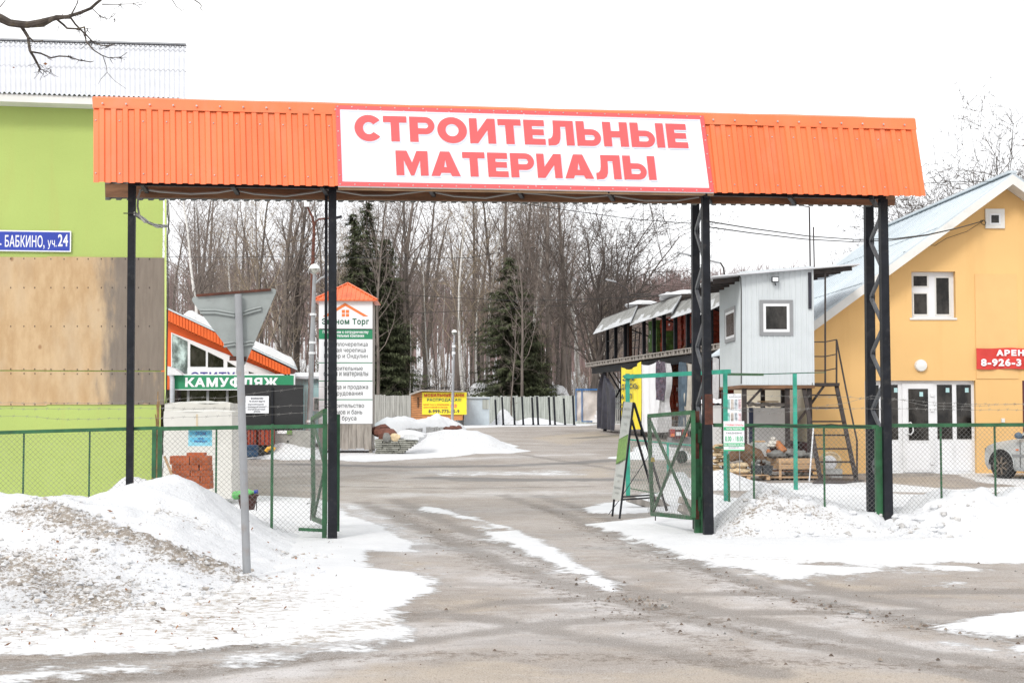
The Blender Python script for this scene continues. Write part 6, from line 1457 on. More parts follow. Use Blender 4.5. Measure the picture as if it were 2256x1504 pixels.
# awnings, stepped; each a run of slate sheets
aw = [((1306, 737), (1389, 710), (1404, 674), (1328, 703)), ((1387, 718), (1480, 688), (1501, 651), (1404, 682)), ((1477, 703), (1546, 682), (1560, 650), (1500, 664)), ((1540, 696), (1615, 660), (1632, 612), (1560, 646))]
for q4 in aw:
    a, b = SH.P(*q4[0], -.75), SH.P(*q4[1], -.75); c2, d = SH.P(*q4[2], .1), SH.P(*q4[3], .1)
    mb = MB(); n = 36; vs = []
    for i in range(n * 2 + 1):
        t = i / (2 * n); w = .03 * (i % 2); vs += [a.lerp(b, t) + Vector((-w * .5, 0, w)), d.lerp(c2, t) + Vector((-w * .5, 0, w))]
    mid = []; rs = random.Random(int(q4[0][0])); hgt = .3
    for i in range(2 * n + 1):
        if i % 7 == 0: hgt = rs.choice([.08, .2, .3, .34, .5, .22])
        mid.append(Vector(vs[2 * i]).lerp(Vector(vs[2 * i + 1]), hgt))
    al = [v for i in range(2 * n + 1) for v in (vs[2 * i], mid[i], vs[2 * i + 1])]
    mb.add(al, [(3 * i, 3 * i + 3, 3 * i + 4, 3 * i + 1) for i in range(2 * n)], mat('clean_slate_strip', (.47, .48, .49), .85, var=.12, scale=4)); mb.add(al, [(3 * i + 1, 3 * i + 4, 3 * i + 5, 3 * i + 2) for i in range(2 * n)], M_oldslate)
    mb.beam(b + Vector((0, 0, -.02)), c2 + Vector((0, 0, -.02)), .04, .07, M_galv); mb.beam(d, c2, .06, .08, M_brownsteel)
    mb.beam(c2, c2 + SH.n * 1.6 + Vector((0, 0, .05)), .06, .14, M_brownsteel)
    mb.build('awning', st_)
    mb = MB(); e = SH.n * 5.6 + Vector((0, 0, .35)); mb.prism([d, c2, c2 + e, d + e], (0, 0, -.04), M_oldslate); mb.build('roof', st_)
for x0, x1, y in ((1408, 1428, 671), (1468, 1478, 654), (1505, 1545, 650)):
    a, b = SH.P(x0, y + 2, 1.2), SH.P(x1, y + 2, 1.2); mb = MB(); mb.blob((a + b) / 2, ((b - a).length / 2, 1.2, .22), M_snow, 3, 14, 8, .15); mb.build('roof_snow', st_)
# goods on the upper deck
PG = 'packs stacked on the upper deck'
def packs(name, x0, x1, y0, y1, o, dep, m, lab, rows, cols, group):
    ua, zt1 = SH.uz(x0, y0, o); ub, z0 = SH.uz(x1, y1, o); z0 = max(z0, 3.98) if y1 < 800 else z0; th = thing(name, SH.pt((ua + ub) / 2, o + dep / 2, z0), lab, 'packs', group)
    dz = (zt1 - z0) / rows; du = (ub - ua) / cols
    mb = MB(); r = random.Random(int(x0))
    for i in range(rows):
        for j in range(cols):
            uu = ua + j * du; j1 = r.uniform(-.03, .03); mb.fbox(SH, uu + .01, uu + du - .01, o + j1, o + dep + j1, z0 + i * dz + .008, z0 + (i + 1) * dz - .008, m)
            if r.random() < .35: mb.fbox(SH, uu + du * .3, uu + du * .5, o + j1 - .006, o + j1, z0 + i * dz + dz * .3, z0 + i * dz + dz * .75, M_tarpwhite)
    mb.build('pack_rows', th)
packs('pack_stack', 1428, 1437, 708, 775, 1.2, 1.2, M_packgreen, 'mossy green wrapped pack stack standing on the upper deck, farthest one', 4, 1, PG)
packs('pack_stack', 1438, 1446, 706, 775, 1.2, 1.2, M_packgreen, 'mossy green wrapped pack stack beside the orange packs on the deck', 4, 1, PG)
packs('pack_stack', 1446, 1460, 706, 773, 1.4, 1.4, M_packorange, 'tall orange pack stack between the two green stacks on the deck', 7, 1, PG)
packs('pack_stack', 1461, 1467, 729, 772, 1.1, 1.2, M_packgreen, 'shorter green pack stack in front of the orange packs', 3, 1, PG)
packs('pack_stack', 1467, 1500, 700, 772, 1.5, 1.4, M_packorange, 'wide orange pack stack behind the steel posts of the deck', 7, 2, PG)
packs('pack_stack', 1506, 1545, 690, 768, 1.5, 1.4, M_packorange, 'orange pack stack nearest the lattice post on the deck', 7, 2, PG)
packs('pack_stack', 1470, 1500, 800, 935, 1.0, 1.4, M_packorange, 'deep red orange pack stack on the ground floor between the curtains', 8, 2, 'packs on the ground floor')
packs('pack_stack', 1415, 1468, 795, 935, 1.6, 1.4, M_packorange, 'orange packs hidden behind the white curtain on the ground floor', 8, 3, 'packs on the ground floor')
packs('pack_stack', 1502, 1560, 800, 935, 1.2, 1.4, M_packorange, 'orange packs behind the striped bundled curtain on the ground floor', 8, 3, 'packs on the ground floor')
# clutter on the shed
lad = thing('scaffold_frame', SH.P(1392, 785, 2.0), 'dark steel scaffold frame standing in the far upper bay of the shed', 'scaffold')
mb = MB()
for x in (1380, 1388, 1399, 1408): mb.beam(SH.P(x - 2, 788, 2.0), SH.P(x + 2, 722, 2.0), .05, .05, M_black_steel)
mb.build('uprights', lad); mb = MB()
for y in (735, 752, 768): mb.beam(SH.P(1379, y, 1.97), SH.P(1409, y - 3, 1.97), .04, .04, M_black_steel)
mb.build('crossbars', lad)
mb = MB(); r = random.Random(8)
for k in range(9): a, b = SH.P(1476 + r.uniform(0, 4), 944 - k * 3, .3), SH.P(1500 + r.uniform(-3, 3), 948 - k * 3, .3); mb.beam(a, b, .5, .07, r.choice([M_plank, M_plank_grey, M_brownsteel]))
tag(mb.build('board_stack'), 'low stack of dark boards at the foot of the red packs', 'boards')
mb = MB(); mb.blob(SH.P(1520, 775, .6), (.5, .4, .25), M_plank, 3, 10, 7, .3); mb.blob(SH.P(1532, 770, .7), (.4, .4, .3), M_blacktarp, 5, 10, 7, .3); tag(mb.build('junk_heap'), 'brown and black odds and ends on the deck edge by the lattice post', 'junk')
# curtains
def curtain(x0, x1, yt0, yt1, yb0, yb1, m, lab, folds, amp, pinch=None, o=-.42, sag=0.0, letters=(), cat='tarp curtain'):
    ua = SH.uz(x0, yt0, o)[0]; ub = SH.uz(x1, yt1, o)[0]; z = [SH.uz(x0, yt0, o)[1], SH.uz(x1, yt1, o)[1], SH.uz(x0, yb0, o)[1], SH.uz(x1, yb1, o)[1]]
    um = (ua + ub) / 2
    def f(a, b):
        zt_ = z[0] + (z[1] - z[0]) * a - sag * math.sin(PI * a); zb_ = z[2] + (z[3] - z[2]) * a; u = ua + (ub - ua) * a
        if pinch: k = 1 - pinch[1] * math.exp(-((b - pinch[0]) / .16) ** 2) - .5 * pinch[1] * (b > .9) * (b - .9) * 10; u = um + (u - um) * k
        return SH.pt(u, o + amp * math.sin(a * folds * 2 * PI + 1.5 * b) * (.35 + .65 * (1 - b)) + amp * .5 * math.sin(a * folds * 4.7 + 2), zb_ + (zt_ - zb_) * b)
    th = thing('tarp_curtain', SH.pt(um, o, z[2]), lab, cat, 'curtains hung on the storage shed')
    mb = MB(); mb.grid(max(20, int(folds * 10)), 16, f, m)
    if letters:
        for t, X0, Y0_, X1, Y1 in letters: mb.ptext(t, SH, X0, Y0_, X1, Y1, o - amp * 1.7, M_ink, .05)
    mb.build('cloth', th)
    return th
M_striped = mat('striped_cloth', (.09, .075, .10), .8, var=.5, scale=9, dirt=(.3, .08, .07), dirt_amt=.5)
M_greycloth = mat('grey_cloth', (.48, .48, .49), .7, var=.12, scale=5)
curtain(1316, 1351, 822, 832, 942, 948, M_blacktarp, 'black tarp bundle hanging at the far end of the storage shed', 4, .12, (.97, .55))
curtain(1367, 1411, 806, 796, 946, 945, M_yellowbanner, 'yellow banner with black scrawl hung as a curtain on the storage shed', 5, .06, None, -.42, .25, (('ЗИ', 1371, 826, 1395, 838), ('ДЕТСКЬ', 1369, 846, 1405, 858), ('А ШП', 1368, 868, 1392, 878), ('ВО', 1366, 888, 1374, 893), ('КК', 1366, 897, 1375, 904)))
curtain(1412, 1452, 802, 793, 950, 952, M_tarpwhite, 'smooth white tarp curtain next to the yellow banner', 3, .04, None, -.42, .12)
curtain(1446, 1466, 795, 797, 880, 882, M_striped, 'dark striped cloth bundle over the white tarp', 3, .1, (.1, .3), -.6)
curtain(1452, 1475, 797, 800, 953, 951, M_greycloth, 'grey tied curtain beside the dark striped bundle', 4, .12, (.45, .55), -.5)
curtain(1497, 1512, 797, 799, 944, 944, mat('blue_grey_cloth', (.07, .10, .13), .8, var=.3), 'blue grey bundled curtain left of the lattice post', 3, .1, (.3, .4), -.6)
curtain(1508, 1526, 799, 802, 940, 936, mat('beige_cloth', (.42, .39, .34), .8, var=.15), 'beige bundled curtain touching the lattice post', 3, .1, (.3, .5), -.5)
curtain(1571, 1584, 786, 790, 880, 880, M_greycloth, 'narrow pale curtain strip between the lattice post and booth', 2, .08, None, -.2)
ib = thing('liquid_tank', SH.P(1358, 940, .8), 'white caged liquid tank half hidden behind the black tarp', 'tank')
mb = MB(); ua, z1 = SH.uz(1352, 858, .9); ub, z0 = SH.uz(1368, 900, .9); mb.fbox(SH, ua, ub, .9, 1.9, z0, z1, mat('tank_plastic', (.5, .52, .47), .4)); mb.build('bottle', ib)
mb = MB()
for k in range(5): uu = ua + (ub - ua) * k / 4; mb.fbox(SH, uu - .02, uu + .02, .84, .88, z0 - .6, z1, M_galv)
for k in range(4): zz = z0 + (z1 - z0) * k / 3; mb.fbox(SH, ua, ub, .8, .83, zz - .02, zz + .02, M_galv)
mb.build('cage', ib)
# light standards around the shed
for pts, lab, hd in (([(1384, 740), (1384, 645), (1382, 638), (1374, 632), (1352, 620)], 'dark lamp standard with long arm above the far awning', (1346, 618)), ([(1600, 640), (1594, 590), (1588, 580), (1576, 577)], 'dark curved lamp arm behind the booth roof', (1572, 576)), ([(1540, 640), (1536, 575), (1530, 565), (1515, 562)], 'slim lamp arm poking out beside the lattice post', (1506, 559))):
    d = 66 if pts[0][0] < 1500 else 56; base = at(*pts[0], d); g0 = Vector((base.x, base.y, GZ(base.x, base.y))); th = thing('street_light', g0, lab, 'lamp post', 'dark lamp standards near the shed')
    mb = MB(); mb.path([g0] + [at(x, y, d) for x, y in pts], .035, M_brownsteel, 6); mb.build('pole', th); mb = MB(); h = at(*hd, d); mb.beam(h + Vector((-.25, 0, .06)), h + Vector((.25, 0, -.06)), .12, .06, M_galv); mb.build('lamp_head', th)

# ================================================================ TEAL PIPE FRAME AND LOW PEN
def teal(px, yt, yb, w, lab):
    b = gp(px, yb); mb = MB(); hw = w / 2 / F * b.y; t = at(px, yt, b.y); mb.box(((b.x + t.x) / 2, b.y, (b.z + t.z) / 2 - .05), (hw * 2, hw * 2, t.z - b.z + .1), M_teal); return tag(mb.build('teal_post'), lab, 'post', 'teal fence posts'), b
pA, bA = teal(1383, 823, 1092, 9, 'tall teal post beside the A-frame board')
pB, bB = teal(1598.5, 816, 1106, 9, 'teal post behind the opening hours sign'); pC, bC = teal(1752, 822, 1080, 8, 'tall bright teal post in front of the booth')
mb = MB(); a = at(1377, 830, bA.y); b = at(1607, 818, bB.y - .3); mb.beam(a, b, .08, .075, M_teal); tag(mb.build('teal_beam'), 'teal horizontal beam over the pen from the A-frame to the booth', 'beam')
mb = MB(); mb.beam(at(1600, 824, bB.y), at(1680, 825, (bB.y + bC.y) / 2), .045, .045, M_green); mb.beam(at(1680, 824, (bB.y + bC.y) / 2), at(1818, 820, bC.y + .5), .02, .02, M_wire_green); tag(mb.build('thin_rail'), 'thin greenish rail running across below the booth floor', 'rail')
pen = thing('low_mesh_fence', bA, 'low green mesh pen fence behind the open right gate leaf', 'fence')
fa, fb_ = at(1388, 968, bA.y), at(1540, 982, 25.8); dv = fb_ - fa; PF = Fr((fa.x, fa.y), math.atan2(dv.y, dv.x)); Lp = Vector((dv.x, dv.y, 0)).length
mb = MB(); mb.tube(fa, fb_, .014, .014, M_teal, 6); mb.tube(at(1388, 1075, bA.y), at(1540, 1105, 25.8), .008, .008, M_green, 6); mb.tube(at(1575, 985, 25.8), at(1600, 986, 25.8), .016, .016, M_green, 6); mb.build('rail', pen)
mb = MB(); q = fa.lerp(fb_, .56); mb.box((q.x, q.y, (q.z + .0) / 2), (.04, .04, q.z), M_teal); mb.build('post', pen)
mb = MB(); chainmesh(mb, PF, 0, Lp, lambda u: .1, lambda u: fa.z + (fb_.z - fa.z) * u / Lp, 0, M_wire_green, .075, .0022, 1.6); mb.build('wire_mesh', pen)
mb = MB(); mb.tube(at(1604, 1000, bB.y - .2), at(1607, 1120, bB.y - .2), .025, .02, M_green, 6); tag(mb.build('broken_stake'), 'short dark green stake beside the teal post', 'stake')
for i, (x0, y0, x1, y1, d, lb) in enumerate(((1385, 1098, 1430, 1112, 24.0, 'pale squared beam lying under the A-frame board'), (1440, 1098, 1478, 1124, 24.2, 'weathered beam end crossing behind the gate leaf'), (1500, 1118, 1530, 1138, 21.4, 'dark wet plank in the snow beside the hinge post'), (1500, 1100, 1531, 1114, 22.6, 'upper weathered plank by the hinge post'))):
    mb = MB(); mb.beam(at(x0, y0, d), at(x1, y1, d + .2), .12, .1, M_plank_grey); tag(mb.build('timber_beam'), lb, 'timber', 'timbers lying by the open gate')

# ================================================================ A-FRAME BOARD
A1 = thing('a_frame_sign', gp(1365, 1138), 'folding A-frame board with faded letters and a green grass band', 'sandwich board')
d1, d2 = 21.6, 22.6
tl, tr, bl_, br_ = at(1375, 885, 22.3), at(1394, 886, 21.95), at(1349, 1098, 22.4), at(1369, 1103, 21.75)
M_grassprint = mat('grass_print', (.20, .36, .09), .5, var=.35, scale=18, stretch=(4, 4, 1)); M_boardgrey = mat('faded_board', (.52, .54, .52), .5, var=.05)
def am(u, v, lift=0): p = tl.lerp(tr, u).lerp(bl_.lerp(br_, u), v); nn = (tr - tl).cross(bl_ - tl).normalized(); nn = nn if nn.y < 0 else -nn; return p + nn * lift
mb = MB(); mb.hexa([am(0, 1, -.01), am(1, 1, -.01), am(1, 0, -.01), am(0, 0, -.01), am(0, 1, .01), am(1, 1, .01), am(1, 0, .01), am(0, 0, .01)], M_boardgrey)
mb.poly([am(0, .63, .013), am(1, .57, .013), am(1, .34, .013), am(0, .40, .013)], M_grassprint); mb.poly([am(0, .40, .014), am(1, .34, .014), am(1, .325, .014), am(0, .385, .014)], M_packgreen); mb.poly([am(0, .645, .014), am(1, .585, .014), am(1, .57, .014), am(0, .63, .014)], M_packgreen)
M_fade = mat('faded_print', (.36, .38, .37), .6)
for t, u0, u1, v0, v1 in (('ДКГЛЬ', .15, .9, .06, .09), ('ПИЛЕНЫЙ', .1, .92, .13, .165), ('ЛЕС', .3, .7, .21, .24), ('ДОСКА', .25, .75, .285, .31), ('8(926)', .2, .9, .74, .77), ('или', .4, .6, .80, .82), ('8(926)', .15, .9, .865, .895), ('звоните', .3, .7, .92, .94)):
    mb.text(t, lambda a, b, u0=u0, u1=u1, v0=v0, v1=v1: am(u0 + (u1 - u0) * a, v1 + (v0 - v1) * b, .014), M_fade, .01)
mb.build('board', A1)
mb = MB()
mb.beam(at(1396, 886, 21.95), at(1365, 1142, 21.65), .03, .03, M_black_steel); mb.beam(at(1375, 884, 22.3), at(1349, 1138, 22.5), .03, .03, M_black_steel); mb.build('front_frame', A1)
mb = MB(); mb.beam(at(1397, 888, 22.0), at(1469, 1124, 22.9), .03, .03, M_black_steel); mb.beam(at(1392, 925, 22.2), at(1446, 1112, 23.4), .03, .03, M_black_steel); mb.build('rear_frame', A1)
mb = MB(); mb.beam(at(1372, 1094, 21.8), at(1432, 1090, 22.9), .025, .025, M_black_steel); mb.beam(at(1372, 1100, 21.8), at(1434, 1096, 22.8), .025, .025, M_black_steel); mb.tube(at(1373, 1088, 21.8), at(1430, 1002, 22.6), .006, .006, M_black_steel, 5); mb.tube(at(1341, 1132, 21.9), at(1365, 1100, 22.3), .006, .006, M_black_steel, 5); mb.build('cross_bar', A1)

# opening hours sign
oh = thing('opening_hours_sign', G.P(1617, 990, -.05), 'white and green opening hours sign wired to the right fence', 'sign')
mb = MB(); o = -.02; mb.prect(G, 1594.5, 927.5, 1640, 992.5, o, o + .02, M_signwhite)
M_kg2 = mat('bright_sign_green', (.05, .42, .18), .45, var=.04)
for y0, y1 in ((940, 947.5), (975.5, 982.5), (990, 992.5)): mb.prect(G, 1594.5, y0, 1640, y1, o - .004, o, M_kg2)
for t, x0, x1, y0, y1, m, bd in (('СТРОЙМАТЕРИАЛЫ', 1597, 1638, 932.5, 937.5, M_red, .02), ('ЧАСЫ РАБОТЫ:', 1599.5, 1635, 942, 946, M_signwhite, .04), ('ЕЖЕДНЕВНО', 1600, 1635, 951.5, 956, M_ink, .01), ('8.00 - 18.00', 1597.5, 1637.5, 960, 971.5, M_kg2, .012), ('Без перерыва на обед', 1595.5, 1639, 977, 981.5, M_signwhite, .03), ('«ЭКОНОМТОРГ»', 1604, 1630, 984.2, 987, M_ink, .01)): mb.ptext(t, G, x0, y0, x1, y1, o - .009, m, bd)
mb.build('plate', oh)
ifb = thing('information_board', at(1617, 930, 28.5), 'white information board with rows of small photos behind the fence', 'notice board')
IF_ = Fr((at(1617, 930, 28.5).x, 28.5), 0.1); mb = MB(); mb.prect(IF_, 1600.5, 867, 1634, 990, 0, .03, M_signwhite); mb.ptext('ИНФОРМАЦИЯ', IF_, 1606, 872, 1633, 876, -.008, M_greytrim, .01)
r = random.Random(3)
for j, yy in enumerate((879, 909, 939)):
    for i in range(4):
        c_ = [(.25, .45, .42), (.45, .40, .36), (.38, .42, .45), (.6, .45, .47)][i]; mb.prect(IF_, 1601.5 + i * 8.4, yy, 1608 + i * 8.4, yy + 22, -.004, 0, mat('board_photo_%d' % i, c_, .5, var=.5, scale=14))
        mb.prect(IF_, 1601.5 + i * 8.4, yy + 23, 1608 + i * 8.4, yy + 26, -.004, 0, mat('board_caption', (.66, .68, .7), .5))
mb.build('board', ifb); mb = MB(); mb.prect(IF_, 1603, 990, 1605, 1085, .01, .03, M_greytrim); mb.prect(IF_, 1629, 990, 1631, 1085, .01, .03, M_greytrim); mb.build('leg', ifb)

# ================================================================ GOODS UNDER AND ROUND THE BOOTH
def gbox(name, x0, x1, y0, y1, d, dep, m, lab, cat, group=None):
    a, b = at(x0, y0, d), at(x1, y1, d); mb = MB(); mb.box(((a.x + b.x) / 2, d + dep / 2, (a.z + b.z) / 2), (b.x - a.x, dep, a.z - b.z), m); return tag(mb.build(name), lab, cat, group)
wpl = thing('block_pallet', at(1690, 1000, 35.0), 'white block pallet under a white tarp beneath the booth', 'pallet'); wpl.location.z = GZ(0, 35)
mb = MB(); a, b = at(1650, 898, 35), at(1737, 1040, 35); mb.box(((a.x + b.x) / 2, 35.6, (a.z + b.z) / 2), (b.x - a.x, 1.2, a.z - b.z), M_concrete_lt if False else mat('white_block', (.72, .72, .73), .85, var=.05, bump=.1)); mb.build('block_stack', wpl)
mb = MB(); mb.prect(Fr((0, 34.97), 0), 1650, 897, 1660, 976, 0, .02, M_bluesign if False else mat('navy_strip', (.035, .045, .09), .6)); mb.build('blue_strip', wpl)
def tarp(x0, x1, yb, yt, d, dep, seed):
    a, b = at(x0, yb, d), at(x1, yb, d); t = at(x0, yt, d).z - a.z
    def f(u, v): return Vector((a.x + (b.x - a.x) * u, d - .08 + (dep + .16) * v, a.z + t * (math.sin(PI * min(.5, v * 3)) if v < .17 else 1) * (.6 + .5 * mnoise.noise(Vector((u * 4, v * 3, seed)))) + .03 * mnoise.noise(Vector((u * 11, v * 4, seed)))))
    mb = MB(); mb.grid(30, 10, f, M_tarpwhite); return mb
mb = tarp(1646, 1741, 895, 883, 35, 1.2, 4); mb.box(at(1695, 886, 34.9) + Vector((0, .2, .02)), (.5, .12, .03), M_rawwood, .1); mb.build('tarp', wpl)
wp2 = thing('block_pallet', at(1580, 1000, 36.0), 'white tarp-topped block pallet peeping out between lattice post and booth', 'pallet'); wp2.location.z = GZ(0, 36)
mb = MB(); a, b = at(1545, 892, 36), at(1598, 1030, 36); mb.box(((a.x + b.x) / 2, 36.6, (a.z + b.z) / 2), (b.x - a.x, 1.2, a.z - b.z), mat('white_block', (.55, .55, .56))); mb.build('block_stack', wp2); tarp(1540, 1600, 888, 876, 36, 1.2, 9).build('tarp', wp2)
# crate of stones on a pallet
D0 = 31.9
cr_ = thing('wooden_crate', gp(1757, 1056), 'open wooden plank crate filled with grey boulders on a pallet', 'crate')
mb = MB(); CF = Fr((at(1757, 1030, D0).x, D0), 0.0)
def side_plank(x0, x1, y0, y1, o0, o1): mb.prect(CF, x0, y0, x1, y1, o0, o1, M_rawwood)
side_plank(1717, 1812, 1009, 1020.5, 0, .02); side_plank(1717, 1816, 1022, 1033, 0, .02)
for (ya, yb) in ((1009, 1020.5), (1022, 1033)):
    p0, p1, p2, p3 = CF.P(1717, yb, 0), CF.P(1717, ya, 0), CF.P(1689, ya - 3, .9), CF.P(1689, yb - 3, .9); mb.prism([p0, p1, p2, p3], (.02, 0, 0), M_rawwood)
    p0, p1 = CF.P(1812, yb, 0.02), CF.P(1812, ya, 0.02); mb.prism([p0, p1, p1 + Vector((0, .9, 0)), p0 + Vector((0, .9, 0))], (.02, 0, 0), M_rawwood)
mb.fbox(CF, CF.uz(1690, 1030)[0], CF.uz(1812, 1030)[0], .9, .92, CF.uz(1700, 1033)[1], CF.uz(1700, 1008)[1], M_rawwood)
mb.build('plank_sides', cr_)
mb = MB(); mb.prect(CF, 1716, 1009, 1722, 1056, -.02, .0, M_rawwood); mb.prect(CF, 1806, 1009, 1811, 1056, -.02, .0, M_rawwood); mb.build('corner_post', cr_)
mb = MB(); mb.prect(CF, 1690, 1049, 1812, 1053, 0, .9, M_rawwood); mb.prect(CF, 1690, 1037, 1812, 1039, 0, .9, M_plank); mb.build('base', cr_)
SGp = 'grey boulders in the plank crate'
for i, (x, y, w, h, m, lb) in enumerate(((1709, 1001, .21, .09, M_stonegrey, 'long flat grey boulder at the crate corner nearest the buckets'), (1738, 997, .15, .10, M_stonegrey, 'upright grey boulder in the middle of the crate'), (1724, 1009, .11, .08, M_stonewhite, 'pale rounded stone at the front of the crate'), (1764, 1000, .13, .09, M_stonegrey, 'dark boulder behind the bright teal post'), (1786, 1003, .14, .11, M_stonegrey, 'squat grey boulder beside the crate end next to the stairs'), (1770, 1010, .15, .07, M_stonegrey, 'flat grey boulder lying low at the crate front'), (1748, 1012, .12, .06, M_stonegrey, 'small grey boulder wedged behind the pale stone'))):
    mb = MB(); mb.blob(at(x, y, D0 + .3 + .1 * (i % 3)), (w, .2, h), m, i + 2, 12, 8, .25); tag(mb.build('boulder'), lb, 'boulder', SGp)
mb = MB(); mb.blob(at(1750, 1041, D0 + .3), (.23, .25, .09), M_stonegrey, 12, 12, 8, .2); tag(mb.build('boulder'), 'large flat boulder in the gap under the crate', 'boulder')
for x, lb in ((1666, 'dark grey planter bucket heaped with small stones, nearer the booth leg'), (1690, 'dark grey planter bucket beside the wooden crate')):
    th = thing('planter_bucket', at(x, 1047, D0 - .1), lb, 'bucket', 'grey planter buckets'); c0 = at(x, 1046, D0 - .1); w = .115; mb = MB()
    mb.hexa([c0 + Vector(q) for q in ((-w * .75, -.1, 0), (w * .75, -.1, 0), (w * .75, .1, 0), (-w * .75, .1, 0), (-w, -.12, .2), (w, -.12, .2), (w, .12, .2), (-w, .12, .2))], M_darkgrey); mb.box(c0 + Vector((0, 0, .205)), (w * 2.1, .26, .018), M_darkgrey); mb.build('bucket_body', th)
    mb = MB()
    for k in range(5): mb.blob(c0 + Vector((rng.uniform(-.07, .07), rng.uniform(-.06, .06), .23 + .02 * k)), (.05, .05, .04), M_stonegrey, k + x, 8, 6, .2)
    mb.build('stone_fill', th); th['kind'] = 'thing'
lg = MB(); lg.path([at(1606, 1010, D0 + .2), at(1625, 998, D0 + .2), at(1645, 996, D0 + .25), at(1668, 1004, D0 + .3), at(1688, 1022, D0 + .3)], [.08, .16, .2, .17, .05], M_logwood, 10); lg.path([at(1640, 1000, D0 + .1), at(1652, 1018, D0), at(1655, 1030, D0)], [.12, .09, .05], M_logwood, 8); lg.path([at(1650, 1000, D0 + .2), at(1645, 985, D0 + .3)], [.12, .04], M_logwood, 8); tag(lg.build('driftwood_log'), 'gnarled brown driftwood log behind the golden stones', 'log')
for i, (x0, x1, y0, y1, lb) in enumerate(((1606, 1655, 1031, 1044, 'long golden stone slab on the pallet, lowest one'), (1611, 1622, 1021, 1030, 'small golden stone on the slab, farther from the buckets'), (1622, 1650, 1019, 1030, 'chunky golden stone on top of the slab by the booth leg'))):
    a, b = at(x0, y0, D0 - .15), at(x1, y1, D0 - .15); mb = MB(); mb.blob((a + b) / 2 + Vector((0, .12, 0)), ((b.x - a.x) / 2 * 1.08, .16, (a.z - b.z) / 2 * 1.15), M_goldstone, i + 3, 12, 7, .14); tag(mb.build('golden_stone'), lb, 'stone', 'golden stones under the booth')
pal = MB(); pa, pb_ = at(1605, 1046, D0 - .2), at(1692, 1056, D0 - .2)
for k in range(5): pal.box(((pa.x + pb_.x) / 2, D0 - .2 + k * .22, pa.z), (pb_.x - pa.x, .14, .025), M_rawwood)
for k in range(3): pal.box((pa.x + (pb_.x - pa.x) * k / 2, D0 + .25, pa.z - .06), (.08, 1.0, .09), M_rawwood)
tag(pal.build('wooden_pallet'), 'flat wooden pallet carrying the golden stones and buckets', 'pallet')
gbox('concrete_block', 1658, 1691, 974, 994, D0 + .5, .25, M_concrete_lt, 'speckled grey concrete block behind the mesh, below the tarped pallet', 'concrete block')
gbox('concrete_block', 1819, 1856, 1033, 1044, D0 + .1, .3, M_concrete_lt, 'grey concrete block lying under the round white disc', 'concrete block'); gbox('concrete_block', 1832, 1856, 1047, 1052, D0 - .1, .3, M_concrete_lt, 'thin grey kerb stone on the ground before the round disc', 'concrete block')
gbox('wood_offcut', 1664, 1686, 970.5, 973.5, D0 + .5, .2, M_rawwood, 'yellow wood offcut on the speckled concrete block', 'offcut')
mb = MB(); mb.blob(at(1704, 975, D0 + .5), (.11, .1, .07), M_stonewhite, 5, 10, 7, .3); mb.blob(at(1703, 966, D0 + .5), (.07, .07, .05), M_stonewhite, 6, 10, 7, .3); mb.blob(at(1700, 981, D0 + .5), (.13, .1, .05), M_stonewhite, 7, 10, 7, .3); tag(mb.build('plaster_figure'), 'lumpy white plaster piece on the heap of junk', 'plaster piece')
mb = MB(); mb.tube(at(1712, 976, D0 + .5), at(1729, 996, D0 + .3), .085, .085, M_claypipe, 12); tag(mb.build('clay_pipe'), 'short orange clay pipe leaning in the junk heap', 'pipe')
mb = MB(); mb.blob(at(1694, 995, D0 + .45), (.06, .06, .06), M_claypipe, 8); tag(mb.build('clay_pot'), 'small broken orange clay pot beside the junk heap', 'pot')
mb = MB(); mb.blob(at(1705, 990, D0 + .6), (.1, .1, .08), M_maroon, 8, 8, 6, .3); mb.blob(at(1728, 990, D0 + .8), (.14, .1, .1), M_rubber, 9, 8, 6, .3); tag(mb.build('junk_bag'), 'crumpled dark maroon bag in the junk heap', 'bag')
rd = thing('round_disc', at(1830, 1034, D0 + .6), 'round white disc with tan rim leaning by the house wall', 'disc')
mb = MB(); c0 = at(1829, 1018, D0 + .6); mb.lathe(c0, [(.25, .03), (.26, 0), (.215, -.02), (.21, .0)], M_goldstone, 28, (.1, 1, .15)); mb.build('rim', rd); mb = MB(); mb.lathe(c0 + Vector((-.03, -.03, -.01)), [(.17, 0), (.17, .01), (.01, .012)], M_signwhite, 28, (.1, 1, .15)); mb.build('disc_face', rd)
mb = MB(); mb.tube(at(1792, 942, 30.8), at(1783, 1060, 30.8), .016, .016, M_whiteframe, 6); tag(mb.build('white_pole'), 'thin white pole leaning at the foot of the stairs', 'pole')
gs = MB(); r = random.Random(9)
for i in range(14): gs.blob(at(1572 + r.uniform(0, 24), 1035 - i * 4.2, D0 + 1.2 + r.uniform(0, .3)), (.16, .2, .035), M_goldstone, i, 8, 5, .2)
tag(gs.build('stone_stack'), 'tall stack of thin golden stones behind the lattice post', 'stone stack')
fm = MB(); p = [(1800, 1058), (1870, 1058), (1905, 1062), (1860, 1068), (1790, 1068)]; fm.prism([at(x, y, gp(x, y).y) + Vector((0, 0, .03)) for x, y in p], (0, 0, .02), mat('wet_board', (.08, .07, .07), .6, var=.3)); tag(fm.build('foot_mat'), 'dark wet board on the ground before the stairs', 'board')
